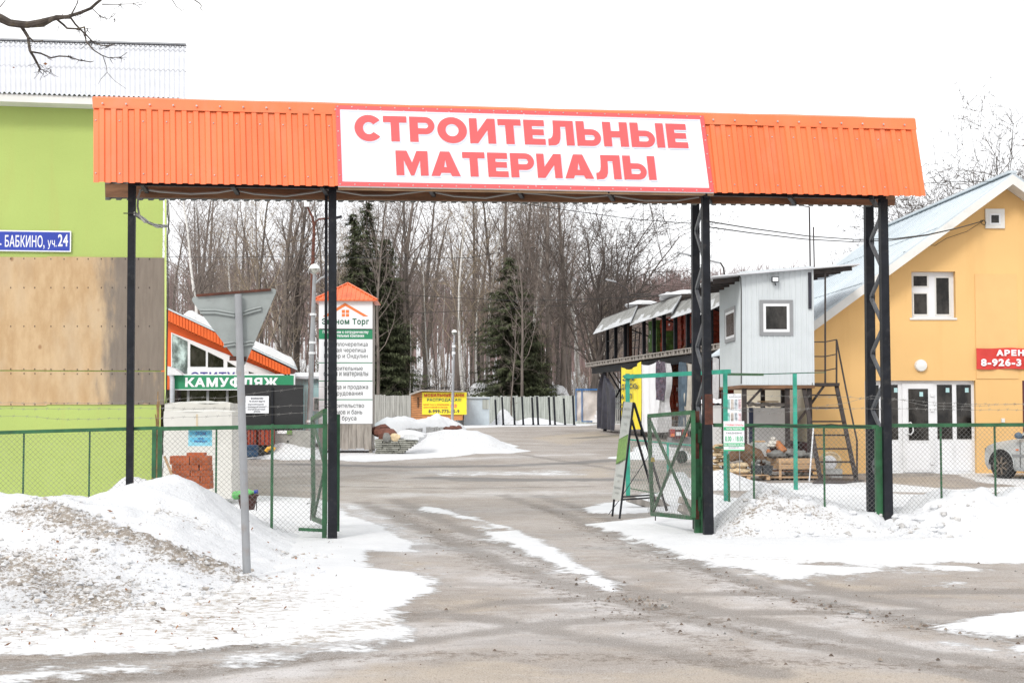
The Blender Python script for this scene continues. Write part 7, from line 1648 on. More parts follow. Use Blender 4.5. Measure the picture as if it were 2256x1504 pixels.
# red trailer behind the gate leaf
tr_ = thing('small_trailer', gp(1497, 1010), 'small trailer with two red tail lights and white plate seen through the gate mesh', 'trailer')
TF = Fr((at(1497, 955, 38).x, 38.0), 0); 
for x0, x1 in ((1477, 1487), (1503, 1515)):
    mb = MB(); mb.prect(TF, x0, 945, x1, 962, -.03, .08, mat('dark_red_lens', (.35, .03, .03), .3)); mb.prect(TF, x0 + 1, 955, x1 - 1, 961, -.035, -.03, M_orangeink); mb.build('tail_light', tr_)
mb = MB(); mb.prect(TF, 1478, 940, 1516, 946, 0, .8, M_silver); mb.prect(TF, 1480, 946, 1512, 964, 0.01, .8, M_maroon); mb.prect(TF, 1484, 964, 1506, 967, .0, .5, M_maroon); mb.prect(TF, 1480, 964, 1530, 985, .1, 1.2, M_greytrim); mb.build('box_body', tr_)
mb = MB(); mb.prect(TF, 1489, 951, 1500, 959, -.01, .005, M_signwhite); mb.build('plate', tr_)
mb = MB(); c0 = at(1502, 1006, 36); mb.lathe(c0, [(.08, -.07), (.15, -.08), (.16, -.04), (.16, .05), (.14, .07), (.08, .07)], M_rubber, 20, (.8, .5, .1)); tag(mb.build('old_tyre'), 'black tyre in the snow below the red-lit trailer', 'tyre')
# ================================================================ FAR END OF THE YARD
YF = 93.0; FF = Fr((0, YF), 0.03); zF = GZ(0, YF)
def plankfence(name, x0, x1, yt0, yt1, m, lab):
    th = thing(name, FF.P((x0 + x1) / 2, 935, 0), lab, 'fence', 'plank fences at the far end'); th.location.z = zF
    a, b = FF.uz(x0, yt0)[0], FF.uz(x1, yt0)[0]; r = random.Random(int(x0)); zt0 = FF.uz(x0, yt0)[1]; zt1 = FF.uz(x1, yt1)[1]
    mb = MB(); u = a
    while u < b:
        w = r.uniform(.13, .17); t = (u - a) / (b - a); z = zt0 + (zt1 - zt0) * t + r.uniform(-.05, .05); mb.fbox(FF, u, min(u + w - .012, b), r.uniform(-.015, .015), .03 + r.uniform(0, .01), zF - .3, z, m); u += w
    mb.build('planks', th)
    mb = MB(); mb.fbox(FF, a, b, .05, .11, zF + .5, zF + .6, m); mb.fbox(FF, a, b, .05, .11, zF + 1.4, zF + 1.5, m); mb.build('rail', th)
plankfence('plank_fence', 560, 905, 868, 871, M_farfence, 'weathered pale plank fence between the advertising tower and the wooden cabin')
plankfence('plank_fence', 1020, 1292, 873, 872, M_farfence_g, 'greenish pale plank fence behind the black steel uprights')
plankfence('plank_fence', 1292, 1420, 876, 876, M_farfence, 'short pale plank fence behind the blue frame cage')
# wooden cabin with banner
YC = 84.0; CB = Fr((at(960, 915, YC).x, YC), 0.0)
cbn = thing('wooden_cabin', CB.pt(0, 1.5, GZ(0, YC)), 'small orange wooden cabin behind the yellow sale banner', 'cabin')
mb = MB(); mb.prism([CB.P(1018, 925), CB.P(930, 925), CB.P(930, 862), CB.P(1018, 862)], (0, 3, 0), M_cabinwood)
mb.prism([CB.P(906, 925, 1.2), CB.P(930, 925, 0), CB.P(930, 862, 0), CB.P(906, 866, 1.2)], (0, .3, 0), M_cabinwood)
for k in range(12): a, b = CB.P(906, 868 + k * 4.6, 1.17), CB.P(930, 864 + k * 5, -.03); mb.beam(a, b, .02, .03, M_plank)
mb.build('wall', cbn); mb = MB(); mb.prism([CB.P(902, 867, -.4), CB.P(930, 858, -.6), CB.P(1022, 861, -.5), CB.P(1022, 863.5, -.5), CB.P(930, 861, -.6), CB.P(902, 870, -.4)][::-1], (0, 3.6, 0), M_plank_grey); mb.build('roof', cbn)
mb = MB(); mb.grid(16, 6, lambda u, v: CB.P(908 + 112 * u, 862 - (.0 if u < .2 else 2), 0) + Vector((0, -.5 + 3.4 * v, .08 + .12 * math.sin(PI * u) + .03 * math.sin(u * 20))), M_snow); mb.build('roof_snow', cbn)
mb = MB(); mb.prect(CB, 919, 876, 922, 897, .3, .6, M_plank); mb.build('window', cbn)
yb = thing('sale_banner', CB.P(978, 913, -.1), 'yellow sale banner with red and dark capitals on the wooden cabin', 'banner')
mb = MB(); mb.prect(CB, 930, 864, 1028, 913, -.1, -.06, M_yellowbanner)
for t, x0, x1, y0, y1, m, bd in (('МОБИЛЬНЫЕ БАНИ', 934.5, 1022, 867, 874, M_redink, .05), ('РАСПРОДАЖА!!!', 941, 1016, 877, 885, M_greenink, .03), ('БАНЯ 7х2,3 с КРЫЛЬЦОМ,', 933, 990, 889.5, 893, M_redink, .03), ('ЭЛЕКТРИКОЙ И ПЕЧЬЮ', 933, 986, 895, 898.5, M_redink, .03), ('183', 993, 1006, 890, 898, M_red, .04), ('8-999-773-55-9', 944, 1012, 902, 909.5, M_ink, .03)): mb.ptext(t, CB, x0, y0, x1, y1, -.12, m, bd)
mb.build('cloth', yb)
# corrugated box shed
BX = Fr((at(1040, 940, 86).x, 86.0), 0.0); bx = thing('metal_shed', BX.pt(0, 1, GZ(0, 86)), 'pale blue corrugated metal box shed at the far fence', 'shed')
mb = MB(); mb.prism([BX.P(1024, 941), BX.P(1007, 936, 1.2), BX.P(1007, 889, 1.2), BX.P(1024, 877)], (.05, .3, 0), M_boxblue); mb.prect(BX, 1022, 877, 1077, 941, 0, 2, M_boxblue)
for k in range(16): mb.prect(BX, 1023 + k * 3.4, 877.5, 1024.2 + k * 3.4, 940.5, -.04, 0, M_boxblue)
mb.build('wall', bx); mb = MB(); mb.prect(BX, 1020, 874, 1079, 877, -.15, 2.2, M_tinroof); mb.build('roof', bx)
mb = MB(); mb.prect(BX, 1063, 880, 1077, 901, -.06, -.045, M_farfence_g); mb.build('patch', bx)
# black frames
r0 = Fr((at(1180, 938, 86).x, 86.0), 0.0)
bf = thing('steel_rack', r0.pt(0, .5, GZ(0, 86)), 'row of black steel uprights on a base rail before the far fence', 'rack')
mb = MB(); mb.prect(r0, 1106, 935.5, 1269, 938.5, 0, .12, M_black_steel); mb.build('base_rail', bf)
for k, (x, y0) in enumerate(((1091, 880), (1106, 874), (1131, 875), (1150, 873), (1172, 875), (1183, 873), (1209, 874), (1220, 873), (1242, 877), (1262, 871))):
    mb = MB(); o = 0 if k % 2 else .9; mb.beam(r0.P(x, y0, o), r0.P(x + 3, 937, o), .12, .12, M_black_steel)
    if k: mb.prism([r0.P(x - 1, 937, o - .05), r0.P(x + 7, 937, o - .05), r0.P(x + 3, 929, o - .05)], (0, .1, 0), M_black_steel)
    mb.build('upright', bf)
# blue cage
bc = thing('blue_cage', at(1300, 930, 80), 'blue steel frame cage sheathed in clear film with pale goods inside', 'cage'); bc.location.z = GZ(0, 80)
BC = Fr((at(1300, 930, 80).x, 80.0), 0.0)
mb = MB()
for (x0, y0, x1, y1) in ((1268, 856, 1335, 859.5), (1281, 859, 1283.5, 929), (1268, 860, 1270, 928), (1283, 927, 1330, 929)): mb.prect(BC, x0, y0, x1, y1, 0, .08, M_bluesteel)
mb.beam(BC.P(1269, 858, 1.5), BC.P(1282, 857, 0), .06, .06, M_bluesteel); mb.build('frame', bc)
M_pfilm = mat('cloudy_film', (.55, .50, .46), .3, var=.25, scale=1.2, dirt=(.62, .6, .6), dirt_amt=.7)
mb = MB(); mb.grid(14, 10, lambda u, v: BC.P(1270 + 62 * u, 926 - 65 * v, .12 + .12 * mnoise.noise(Vector((u * 4, v * 4, 2)))), M_pfilm); mb.build('film', bc)
mb = MB()
for k in range(3): mb.prect(BC, 1306 + k * 4, 922 - k * 9, 1332, 930 - k * 9, -.5, -.1, M_tarpwhite)
mb.build('white_bags', bc)

# ================================================================ TREES
def tubes(segs, m, n=3, verts=None, faces=None):
    """segs: list of (p0, p1, r0, r1)"""
    A = np.array([s[0] for s in segs], float); B = np.array([s[1] for s in segs], float); r0 = np.array([s[2] for s in segs]); r1 = np.array([s[3] for s in segs])
    d = B - A; d /= np.linalg.norm(d, axis=1, keepdims=True) + 1e-9
    ref = np.where(np.abs(d[:, 2:3]) < .9, np.array([[0, 0, 1.0]]), np.array([[1.0, 0, 0]])); a = np.cross(d, ref); a /= np.linalg.norm(a, axis=1, keepdims=True) + 1e-9; b = np.cross(d, a)
    V = []
    for P, r in ((A, r0), (B, r1)):
        for j in range(n):
            t = 2 * PI * j / n; V.append(P + (a * math.cos(t) + b * math.sin(t)) * r[:, None])
    V = np.stack(V, 1).reshape(-1, 3); k = len(segs); base = (np.arange(k) * 2 * n)[:, None]
    Fq = np.concatenate([base + np.array([[j, (j + 1) % n, n + (j + 1) % n, n + j]]) for j in range(n)], 0)
    return V, Fq
def segmesh(name, segs, m, n=3):
    V, Fq = tubes(segs, m, n); me = bpy.data.meshes.new(name)
    me.vertices.add(len(V)); me.vertices.foreach_set('co', V.astype(np.float32).ravel()); me.loops.add(Fq.size); me.loops.foreach_set('vertex_index', Fq.astype(np.int32).ravel())
    me.polygons.add(len(Fq)); me.polygons.foreach_set('loop_start', np.arange(0, Fq.size, 4, dtype=np.int32)); me.polygons.foreach_set('loop_total', np.full(len(Fq), 4, np.int32)); me.update()
    me.polygons.foreach_set('use_smooth', np.ones(len(Fq), bool)); me.materials.append(m); return me
def rdir(r): return np.array([r.gauss(0, 1), r.gauss(0, 1), r.gauss(0, 1)])
def unit(v): return v / (np.linalg.norm(v) + 1e-9)
def branch(segs, r, p, d, L, rad, n, up, wob, level, maxlev, kids, tw, collect=None):
    st = L / n; pts = [p]
    for i in range(n):
        d = unit(d + rdir(r) * wob + np.array([0, 0, up])); q = p + d * st
        ra = rad * (1 - .75 * i / n); rb = rad * (1 - .75 * (i + 1) / n); segs.append((p, q, ra, rb)); p = q; pts.append((p, d, rb))
    if level < maxlev:
        nk = kids[level]
        for k in range(nk):
            t = .25 + .75 * (k + r.random()) / nk; i = min(n - 1, int(t * n)); P0, D0_, R0 = pts[i + 1]
            side = unit(np.cross(D0_, rdir(r))); ang = r.uniform(.55, 1.1); dd = unit(D0_ * math.cos(ang) + side * math.sin(ang))
            l2 = L * r.uniform(.32, .6) * (1.15 - .5 * t); branch(segs, r, P0, dd, l2, max(R0 * .62, tw), 3 if level + 1 < maxlev else 2, up * .8, wob, level + 1, maxlev, kids, tw)
def gen_tree(seed, Ht, rad, style):
    r = random.Random(seed); trunk = []; crown = []; p = np.array([0, 0, -.3]); d = np.array([r.gauss(0, .02), r.gauss(0, .02), 1.0]); n = 14; pts = []
    if style == 'spread':
        for i in range(6):
            d = unit(d + np.array([r.gauss(0, .04), r.gauss(0, .04), .05])); q = p + d * Ht * .36 / 6; trunk.append((p, q, rad * (1.3 if i == 0 else 1 - .06 * i), rad * (1 - .06 * (i + 1)))); p = q
            if i >= 3:
                for k in range(3):
                    az = i * 2.1 + k * 2.2 + r.uniform(-.5, .5); tl = r.uniform(.25, .75); dd = unit(np.array([math.cos(az) * tl, math.sin(az) * tl, 1.0])); branch(crown, r, p, dd, Ht * .66 * r.uniform(.75, 1.1), rad * .42, 9, .05, .10, 0, 3, (13, 6, 4), .014)
        return trunk, crown
    for i in range(n):
        d = unit(d + np.array([r.gauss(0, .035), r.gauss(0, .035), .04])); q = p + d * (Ht + .3) / n; t0 = i / n; t1 = (i + 1) / n
        ra = rad * (1 - t0) ** .75 + .015; rb = rad * max(0, (1 - t1)) ** .75 + .015
        if i == 0: ra *= 1.35
        trunk.append((p, q, ra, rb)); p = q; pts.append((q, d, rb, t1))
    if style == 'forest': nb, t_lo, ang0, Lk, up, kids, tw = 26, .28, (.55, 1.0), .30, .10, (6, 5), .011
    elif style == 'upright': nb, t_lo, ang0, Lk, up, kids, tw = 24, .18, (.35, .7), .36, .09, (7, 5), .011
    elif style == 'birch': nb, t_lo, ang0, Lk, up, kids, tw = 26, .30, (.5, .85), .27, .02, (7, 6), .009
    elif style == 'sapling': nb, t_lo, ang0, Lk, up, kids, tw = 16, .25, (.4, .8), .26, .10, (4, 3), .010
    else: nb, t_lo, ang0, Lk, up, kids, tw = 22, .22, (.6, 1.1), .50, .10, (7, 6), .012
    for k in range(nb):
        t = t_lo + (1 - t_lo) * ((k + r.random()) / nb); i = min(n - 1, int(t * n)); P0, D0_, R0, _ = pts[i]; P0 = P0 + (pts[max(i - 1, 0)][0] - P0) * r.random()
        az = k * 2.4 + r.uniform(-.5, .5); side = np.array([math.cos(az), math.sin(az), 0]); ang = r.uniform(*ang0); dd = unit(D0_ * math.cos(ang) + side * math.sin(ang))
        L = Ht * Lk * (1.05 - .75 * (t - t_lo) / (1 - t_lo)) * r.uniform(.6, 1.15); branch(crown, r, P0, dd, L, max(tw * 1.8, min(R0 * .5, rad * .32)), 5, up, .13, 0, 2, kids, tw)
    # dead low twigs
    for k in range(10 if style in ('forest', 'sapling') else 3):
        t = r.uniform(.04, t_lo); i = int(t * n); P0 = pts[i][0]; az = r.random() * 6.3; branch(crown, r, P0, np.array([math.cos(az), math.sin(az), r.uniform(-.1, .5)]), Ht * r.uniform(.04, .12), tw * 1.6, 3, .02, .15, 1, 2, (0, 4), tw)
    return trunk, crown
def gen_spruce(seed, Ht, wid, lean=0.0):
    r = random.Random(seed); trunk = [(np.array([0, 0, -.3]), np.array([lean * Ht, 0, Ht]), wid * .07, .02)]; V = []; Fc = []
    z = Ht * .06; 
    while z < Ht * .99:
        t = z / Ht; L = wid * (1 - t) ** .72 * r.uniform(.6, 1.15) + .2; nb = 11 if t < .8 else 7
        for k in range(nb):
            az = r.random() * 6.28
            if mnoise.noise(Vector((math.cos(az) * 1.3, math.sin(az) * 1.3, z * .55 + seed))) < -.20: continue
            Lb = L * r.uniform(.55, 1.15); c, s = math.cos(az), math.sin(az); m = max(4, int(Lb / .16))
            for j in range(m):
                f = (j + .4) / m; dr = -.38 * Lb * f * (1 - .55 * f); cx = lean * z + c * Lb * f; cy = s * Lb * f; cz = z + dr
                for q in range(5):
                    wv = .38 * (1 - .45 * f) * r.uniform(.6, 1.3); a2 = az + r.uniform(-1.4, 1.4); hx, hy = math.cos(a2) * wv, math.sin(a2) * wv; dz = -r.uniform(.02, .24)
                    o = len(V); jx, jy, jz = r.uniform(-.07, .07), r.uniform(-.07, .07), r.uniform(-.07, .09); w2 = .045
                    V += [(cx + jx - hy * .17, cy + jy + hx * .17, cz + jz), (cx + jx + hy * .17, cy + jy - hx * .17, cz + jz), (cx + hx + jx, cy + hy + jy, cz + dz + jz)]; Fc.append((o, o + 1, o + 2))
        z += Ht * .0125 * r.uniform(.7, 1.4)
    return trunk, V, Fc
PROTO = {}
M_twig_dk = mat('dark_branches', (.10, .082, .072), .95, var=.3, scale=.5)
def proto(key, seed, Ht, rad, style, bark, twig):
    t, c = gen_tree(seed, Ht, rad, style); PROTO[key] = (segmesh('trunk', t, bark, 8), segmesh('crown', c, twig, 3), Ht)
proto('f0', 11, 20, .25, 'forest', M_bark, M_twig); proto('f1', 12, 21, .17, 'forest', M_bark_dk, M_twig); proto('f2', 13, 19, .15, 'forest', M_bark, M_twig)
proto('u0', 21, 20, .29, 'upright', M_bark, M_twig); proto('u1', 22, 19, .26, 'upright', M_bark_dk, M_twig); proto('u2', 23, 18, .19, 'upright', M_bark, M_twig_tan)
proto('b0', 31, 19, .15, 'birch', M_birch, M_twig); proto('b1', 32, 17, .12, 'birch', M_birch, M_twig_tan); proto('s0', 41, 10, .06, 'sapling', M_bark, M_twig); proto('s1', 42, 8, .05, 'sapling', M_bark, M_twig_tan); proto('s2', 43, 11, .055, 'sapling', M_birch, M_twig_tan)
proto('w0', 51, 14, .30, 'spread', M_bark_dk, M_twig_dk); proto('w1', 52, 15, .28, 'spread', M_bark_dk, M_twig_dk)
def plant(key, name, x, y, label, cat='tree', group=None, H=None, rot=None, lean=(0, 0)):
    t, c, Ht = PROTO[key]; root = bpy.data.objects.new(name, None); COL.objects.link(root); root.location = (x, y, GZ(x, y)); s = (H or Ht) / Ht; root.scale = (s, s, s); root.rotation_euler = (lean[0], lean[1], rot if rot is not None else rng.uniform(0, 6.28))
    tag(root, label, cat, group)
    for nm, me in (('trunk', t), ('crown', c)):
        o = bpy.data.objects.new(nm, me); COL.objects.link(o); o.parent = root
    return root
def xat(px, Y): return at(px, 897, Y).x
HT = 'singled-out trees before the woods'
plant('b0', 'birch_tree', xat(437, 100), 100, 'tall white birch between the green building and the triangular sign', H=19.5, rot=.4)
plant('u0', 'bare_tree', xat(628, 103), 103, 'thick twin-stemmed bare tree rising behind the triangular sign', H=19, rot=1.0); plant('u1', 'bare_tree', xat(662, 104), 104, 'dark straight bare tree just before the rusty curved lamp pole', H=21, rot=2.2)
plant('u2', 'bare_tree', xat(560, 101), 101, 'tan-twigged bushy bare tree over the orange shop roof', H=16.5, rot=.2); plant('u2', 'bare_tree', xat(740, 96), 96, 'tan-twigged bare tree behind the advertising tower roof', H=12, rot=3.0)
plant('b1', 'birch_tree', xat(1028, 100), 100, 'leaning pale birch left of the shorter spruce', H=17, rot=1.2, lean=(0, -.05))
plant('u1', 'bare_tree', xat(870, 101), 101, 'dark bare tree beside the tall spruce behind the tower', H=18, rot=4.0); plant('f1', 'bare_tree', xat(905, 103), 103, 'dark straight bare tree midway between both spruces', H=20, rot=.9)
plant('u0', 'bare_tree', xat(1108, 106), 106, 'upswept bare tree rising above the shorter spruce', H=19.5, rot=5.1)
plant('u1', 'bare_tree', xat(1168, 103), 103, 'dark bare tree with leaning limbs beside the shorter spruce', H=18.5, rot=2.0, lean=(0, .08))
plant('f0', 'bare_tree', xat(1208, 100), 100, 'straight grey bare tree, first of the pair before the storage shed', H=19, rot=1.7); plant('f0', 'bare_tree', xat(1240, 101), 101, 'straight grey bare tree, second of the pair before the storage shed', H=19, rot=3.9)
plant('w1', 'bare_tree', xat(1298, 97), 97, 'big forked bare tree spreading towards the open sky by the shed', H=15.5, rot=0.3, lean=(0, .08)); plant('w0', 'bare_tree', xat(1345, 98), 98, 'low broad bare tree against the sky behind the far shed awning', H=11, rot=2.4)
plant('f2', 'bare_tree', xat(1395, 112), 112, 'slim bare tree behind the roof of the storage shed', H=13, rot=.7)
plant('w0', 'spreading_tree', xat(2150, 74), 74, 'broad bare spreading tree showing above the apricot house roof', H=13.4, rot=1.0); plant('w1', 'spreading_tree', xat(2265, 72), 72, 'bare spreading tree at the ridge of the apricot house', H=14.4, rot=2.0); plant('w1', 'spreading_tree', xat(2085, 78), 78, 'lower bare spreading tree between the canopy end and the house ridge', H=11.6, rot=4.4)
TG = 'bare trees of the woods behind the yard'
r = random.Random(77)
for i in range(80):
    u = r.random(); px = 355 + 1090 * u; Y = 103 + 45 * r.random() ** 1.2; key = r.choice(['f0', 'f1', 'f2', 'f1', 'f2', 'u0', 'u1', 'b0', 'b1', 'f2'])
    Hh = PROTO[key][2] * r.uniform(.74, 1.06)
    if px > 1250: Hh *= max(.5, 1 - (px - 1250) / 330)
    elif px < 700: Hh *= .95
    birch = key[0] == 'b'
    plant(key, 'birch_tree' if birch else 'bare_tree', xat(px, Y), Y, 'slender pale birch standing in the brown woods behind the yard' if birch else 'slender bare tree standing in the brown woods behind the yard', 'tree', 'birches of the woods behind the yard' if birch else TG, Hh)
for i in range(70):
    px = 360 + 1040 * r.random(); Y = 97 + 22 * r.random(); key = r.choice(['s0', 's1', 's2', 's0'])
    plant(key, 'young_tree', xat(px, Y), Y, 'thin young bare tree at the edge of the woods behind the far fence', 'tree', 'young trees at the edge of the woods', PROTO[key][2] * r.uniform(.5, 1.1))
def spruce(seed, px, Y, ytop, wid, label, lean=0.0):
    b = at(px, 897, Y); z0 = GZ(b.x, Y); Ht = at(px, ytop, Y).z - z0; t, V, Fc = gen_spruce(seed, Ht, wid, lean); root = thing('spruce_tree', (b.x, Y, z0), label, 'tree', 'spruces before the woods')
    o = bpy.data.objects.new('trunk', segmesh('trunk', t, M_bark_dk, 8)); COL.objects.link(o); o.parent = root
    me = bpy.data.meshes.new('crown'); me.from_pydata(V, [], Fc); me.materials.append(M_needles); me.update(); o = bpy.data.objects.new('crown', me); COL.objects.link(o); o.parent = root
for px, Y, H_ in ((835, 95, 15), (1150, 94, 13), (1128, 93, 7)):
    plant('f2' if H_ > 12 else 's0', 'bare_tree', xat(px, Y), Y, 'thin bare tree standing close in front of a dark spruce', 'tree', 'thin trees before the spruces', H_)
for i in range(9):
    plant(['u0', 'f0', 'u1', 'f1'][i % 4], 'bare_tree', -26 + i * 6.5 + rng.uniform(-2, 2), -22 - rng.uniform(0, 16), 'bare tree across the road, mirrored in the window panes', 'tree', 'trees across the road')
spruce(15, 776, 98.5, 468, 3.4, 'shaggy spruce on the inner post side of the tall spruce'); spruce(16, 838, 98, 520, 3.6, 'shaggy lower spruce leaning out beside the tall spruce', .03)
spruce(5, 806, 97, 440, 4.3, 'tall dark spruce behind the orange tower roof'); spruce(6, 1122, 97, 562, 4.2, 'shorter dark spruce over the far fence near the lamp with a white globe'); spruce(8, 1165, 99, 700, 2.8, 'low dark spruce beside the foot of the shorter spruce'); spruce(9, 868, 103, 660, 2.6, 'half hidden dark spruce among trunks right of the tower')
# woods on the hill, undergrowth
segs = []; r = random.Random(5)
for i in range(2100):
    px = r.uniform(300, 2100) if i < 1400 else r.uniform(1290, 1760); Y = r.uniform(165, 330); x = xat(px, Y); z = GZ(x, Y); Hh = r.uniform(9, 14) * (1.0 if px < 1500 else .95); p = np.array([x, Y, z]); lean = np.array([r.gauss(0, .02), 0, 1.0]); top = p + lean * Hh
    segs.append((p, p + lean * Hh * .5, .13, .10)); segs.append((p + lean * Hh * .5, top, .10, .03))
    for k in range(15):
        t = r.uniform(.3, .97); q = p + lean * Hh * t; az = r.random() * 6.28; L = Hh * .2 * (1.2 - t) + .5; e = q + np.array([math.cos(az) * L * .6, math.sin(az) * L * .4, L * .8]); segs.append((q, e, .035, .018))
        for kk in range(2):
            w = q + (e - q) * r.uniform(.3, .9); segs.append((w, w + np.array([r.gauss(0, .35), r.gauss(0, .3), r.uniform(.2, .8)]), .02, .012))
o = bpy.data.objects.new('far_woods', segmesh('far_woods', segs, mat('far_mauve_wood', (.22, .155, .145), .95, var=.25, scale=.15, dirt=(.36, .31, .29), dirt_amt=.5), 3)); COL.objects.link(o); tag(o, 'mauve brown bare woods covering the far hill', None, None, 'stuff')
segs = []
for i in range(2600):
    px = r.uniform(330, 1440); Y = r.uniform(96, 150) ; x = xat(px, Y); z = GZ(x, Y); p = np.array([x, Y, z]); Hh = r.uniform(.8, 3.6); d = np.array([r.gauss(0, .16), r.gauss(0, .16), 1.0]); q = p + d * Hh * .5; segs.append((p, q, .02, .015)); e = q + (d + np.array([r.gauss(0, .15), 0, 0])) * Hh * .5; segs.append((q, e, .015, .008))
    for k in range(4): w = p + d * Hh * r.uniform(.25, .9); segs.append((w, w + np.array([r.gauss(0, .3), r.gauss(0, .3), r.uniform(.1, .6)]) * Hh * .3, .011, .007))
o = bpy.data.objects.new('undergrowth', segmesh('undergrowth', segs, M_twig, 3)); COL.objects.link(o); tag(o, 'tangle of brown brush at the foot of the woods', None, None, 'stuff')

# branch reaching into the picture from a tree beside the camera
DB = 9.6; r = random.Random(3)
nt2 = thing('roadside_tree', (-5.4, DB, 0), 'near bare tree whose twisting lichen-grown branch hangs into the top of the view', 'tree')
mb = MB(); mb.path([(-5.4, DB, -.2), (-5.38, DB, 1.5), (-5.3, DB, 3.2), (-5.1, DB, 4.9), (-4.9, DB, 6.6), (-4.9, DB, 8.5)], [.24, .2, .17, .14, .09, .03], M_bark, 10); mb.build('trunk', nt2)
M_lichen = mat('lichen_bark', (.085, .07, .06), .95, var=.4, scale=14, dirt=(.20, .16, .045), dirt_amt=.55, bump=.4)
M_neartwig = mat('near_twig', (.085, .07, .068), .9, var=.3, scale=20)
mb = MB(); tw2 = MB()
def pb(L, r0, r1, dz=0, m=M_lichen, dest=None):
    pts = [at(x, y, DB + dz + .12 * math.sin(i * 1.3)) for i, (x, y) in enumerate(L)]; k = len(pts)
    (dest or mb).path(pts, [r0 + (r1 - r0) * i / (k - 1) for i in range(k)], m, 6)
    return pts
main = [Vector((-5.2, DB, 4.0)), at(-120, 10, DB)] ; mb.path(main + [at(x, y, DB) for x, y in ((-40, 30), (0, 40), (22, 51), (45, 54), (62, 55), (90, 49), (122, 40), (150, 37))], [.06, .045, .035, .03, .026, .026, .025, .022, .018, .013], M_lichen, 8)
pb([(150, 37), (178, 28), (200, 19), (212, 8), (222, 0), (235, -30)], .012, .008); pb([(62, 55), (70, 57), (95, 55), (124, 38), (155, 38)], .018, .013)
pb([(42, 52), (52, 66), (62, 82), (64, 100), (66, 112), (74, 125), (82, 140), (88, 152)], .013, .007, .1)
pb([(66, 84), (74, 92), (88, 91), (94, 90)], .006, .004, .1); pb([(66, 114), (90, 118), (112, 128), (130, 124), (150, 125), (175, 133), (200, 137), (206, 135)], .007, .0025, .1)
pb([(124, 42), (140, 55), (148, 63), (172, 64), (186, 60), (188, 75), (200, 88), (208, 96), (232, 102), (252, 98)], .008, .003, .05)
pb([(156, 40), (166, 54), (186, 74), (190, 92), (205, 110), (224, 122), (240, 128), (266, 126), (280, 116)], .007, .002, .05)
pb([(226, 122), (234, 145), (236, 160), (252, 178), (278, 196)], .003, .0012, .05); pb([(236, 160), (222, 175), (216, 186)], .002, .001, .05)
pb([(155, 36), (164, 20), (170, 8), (172, 0)], .006, .003, 0); pb([(225, 10), (260, 10), (292, 9), (318, 3)], .004, .0012, 0); pb([(204, 20), (222, 38), (240, 43), (250, 30), (262, 40)], .003, .001, 0)
pb([(376, -6), (388, 14), (400, 24), (408, 20)], .003, .001, .2); pb([(422, -4), (440, 8), (444, 14), (441, 18), (447, 26)], .004, .0015, .2)
pb([(0, 16), (10, 4), (14, -4)], .004, .002, -.1); pb([(100, 46), (97, 64)], .003, .001); pb([(130, 58), (126, 70)], .002, .001)
for src, nn, ln in ((((82, 140), (90, 154), (100, 156), (112, 152)), 16, 26), (((200, 90), (215, 98), (235, 102)), 14, 22), (((150, 125), (180, 132)), 8, 18), (((225, 35), (250, 40)), 8, 16), (((172, 64), (190, 64)), 8, 20), (((240, 128), (262, 126)), 7, 18), (((130, 40), (160, 30)), 6, 22), (((262, 11), (300, 8)), 6, 20)):
    for k in range(nn):
        a = r.choice(src); x, y = a[0] + r.uniform(-6, 6), a[1] + r.uniform(-2, 3); an = r.uniform(-.6, 2.6); L = ln * r.uniform(.4, 1.2); pts = [(x, y)]
        for q in range(3): an += r.uniform(-.5, .5); x += math.cos(an) * L / 3; y += math.sin(an) * L / 3 * .8; pts.append((x, y))
        pb(pts, .0028, .0012, .08, M_neartwig)
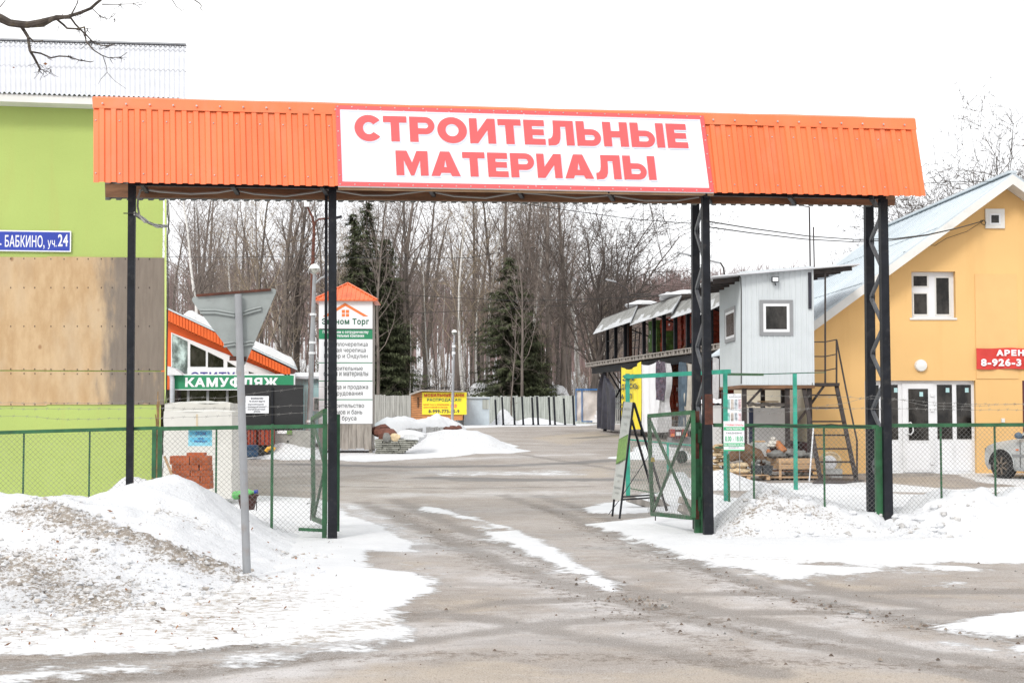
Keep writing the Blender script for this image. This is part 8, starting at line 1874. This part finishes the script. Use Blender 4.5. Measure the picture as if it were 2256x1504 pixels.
for k in range(26):
    x, y = r.choice([(20, 50), (60, 54), (100, 47), (140, 38), (180, 28), (64, 100), (190, 80), (110, 128)]); pb([(x + r.uniform(-8, 8), y), (x + r.uniform(-8, 8), y + r.choice([-7, 6]))], .003, .001, 0, M_neartwig)
mb.build('crown', nt2)
mb = MB()
for x, y, s in ((100, 141, 5), (30, 149, 3)): q = at(x, y, DB + .1); k = s * .003; mb.add([q + Vector((-k, 0, 0)), q + Vector((0, .004, -k * .6)), q + Vector((k, 0, k * .1)), q + Vector((0, -.003, k * .6))], [(0, 1, 2), (0, 2, 3)], M_leaf)
mb.build('withered_leaf', nt2)
# overhead lines
WG = 'overhead wires across the yard'
def wire(pts, rad, lab):
    mb = MB(); P_ = [at(x, y, d) for x, y, d in pts]; out = []
    for a, b in zip(P_[:-1], P_[1:]):
        for i in range(8): t = i / 8; out.append(a.lerp(b, t) - Vector((0, 0, .012 * (b - a).length * 4 * t * (1 - t) * .4)))
    out.append(P_[-1]); mb.path(out, rad, M_blackcable, 4); tag(mb.build('overhead_wire'), lab, 'wire', WG)
wire([(740, 566, 60), (900, 569, 62), (1030, 568, 64), (1100, 556, 66)], .016, 'upper pair wire crossing before the tall spruce'); wire([(1100, 440, 50), (1300, 470, 50), (1400, 483, 50), (1540, 493, 50)], .016, 'thin wire sloping down from the canopy to the lattice post')
wire([(900, 650, 70), (1150, 662, 70), (1380, 655, 66), (1540, 640, 60), (1700, 625, 55)], .016, 'long wire running over the storage shed roof'); wire([(1330, 525, 70), (1450, 502, 66), (1540, 480, 62)], .012, 'thin wire rising from the forked tree to the lattice post'); wire([(370, 566, 60), (560, 566, 60), (740, 562, 60)], .012, 'thin wire behind the triangular sign'); wire([(900, 690, 72), (1100, 680, 72), (1300, 668, 70)], .014, 'lower wire crossing the shorter spruce')
wire([(1960, 405, 30), (2100, 400, 33), (2256, 397, 36), (2400, 394, 38)], .008, 'single thin wire passing before the house ridge'); wire([(1384, 645, 66), (1430, 648, 64), (1473, 645, 62)], .015, 'short wire from the long-armed lamp to the shed roof')
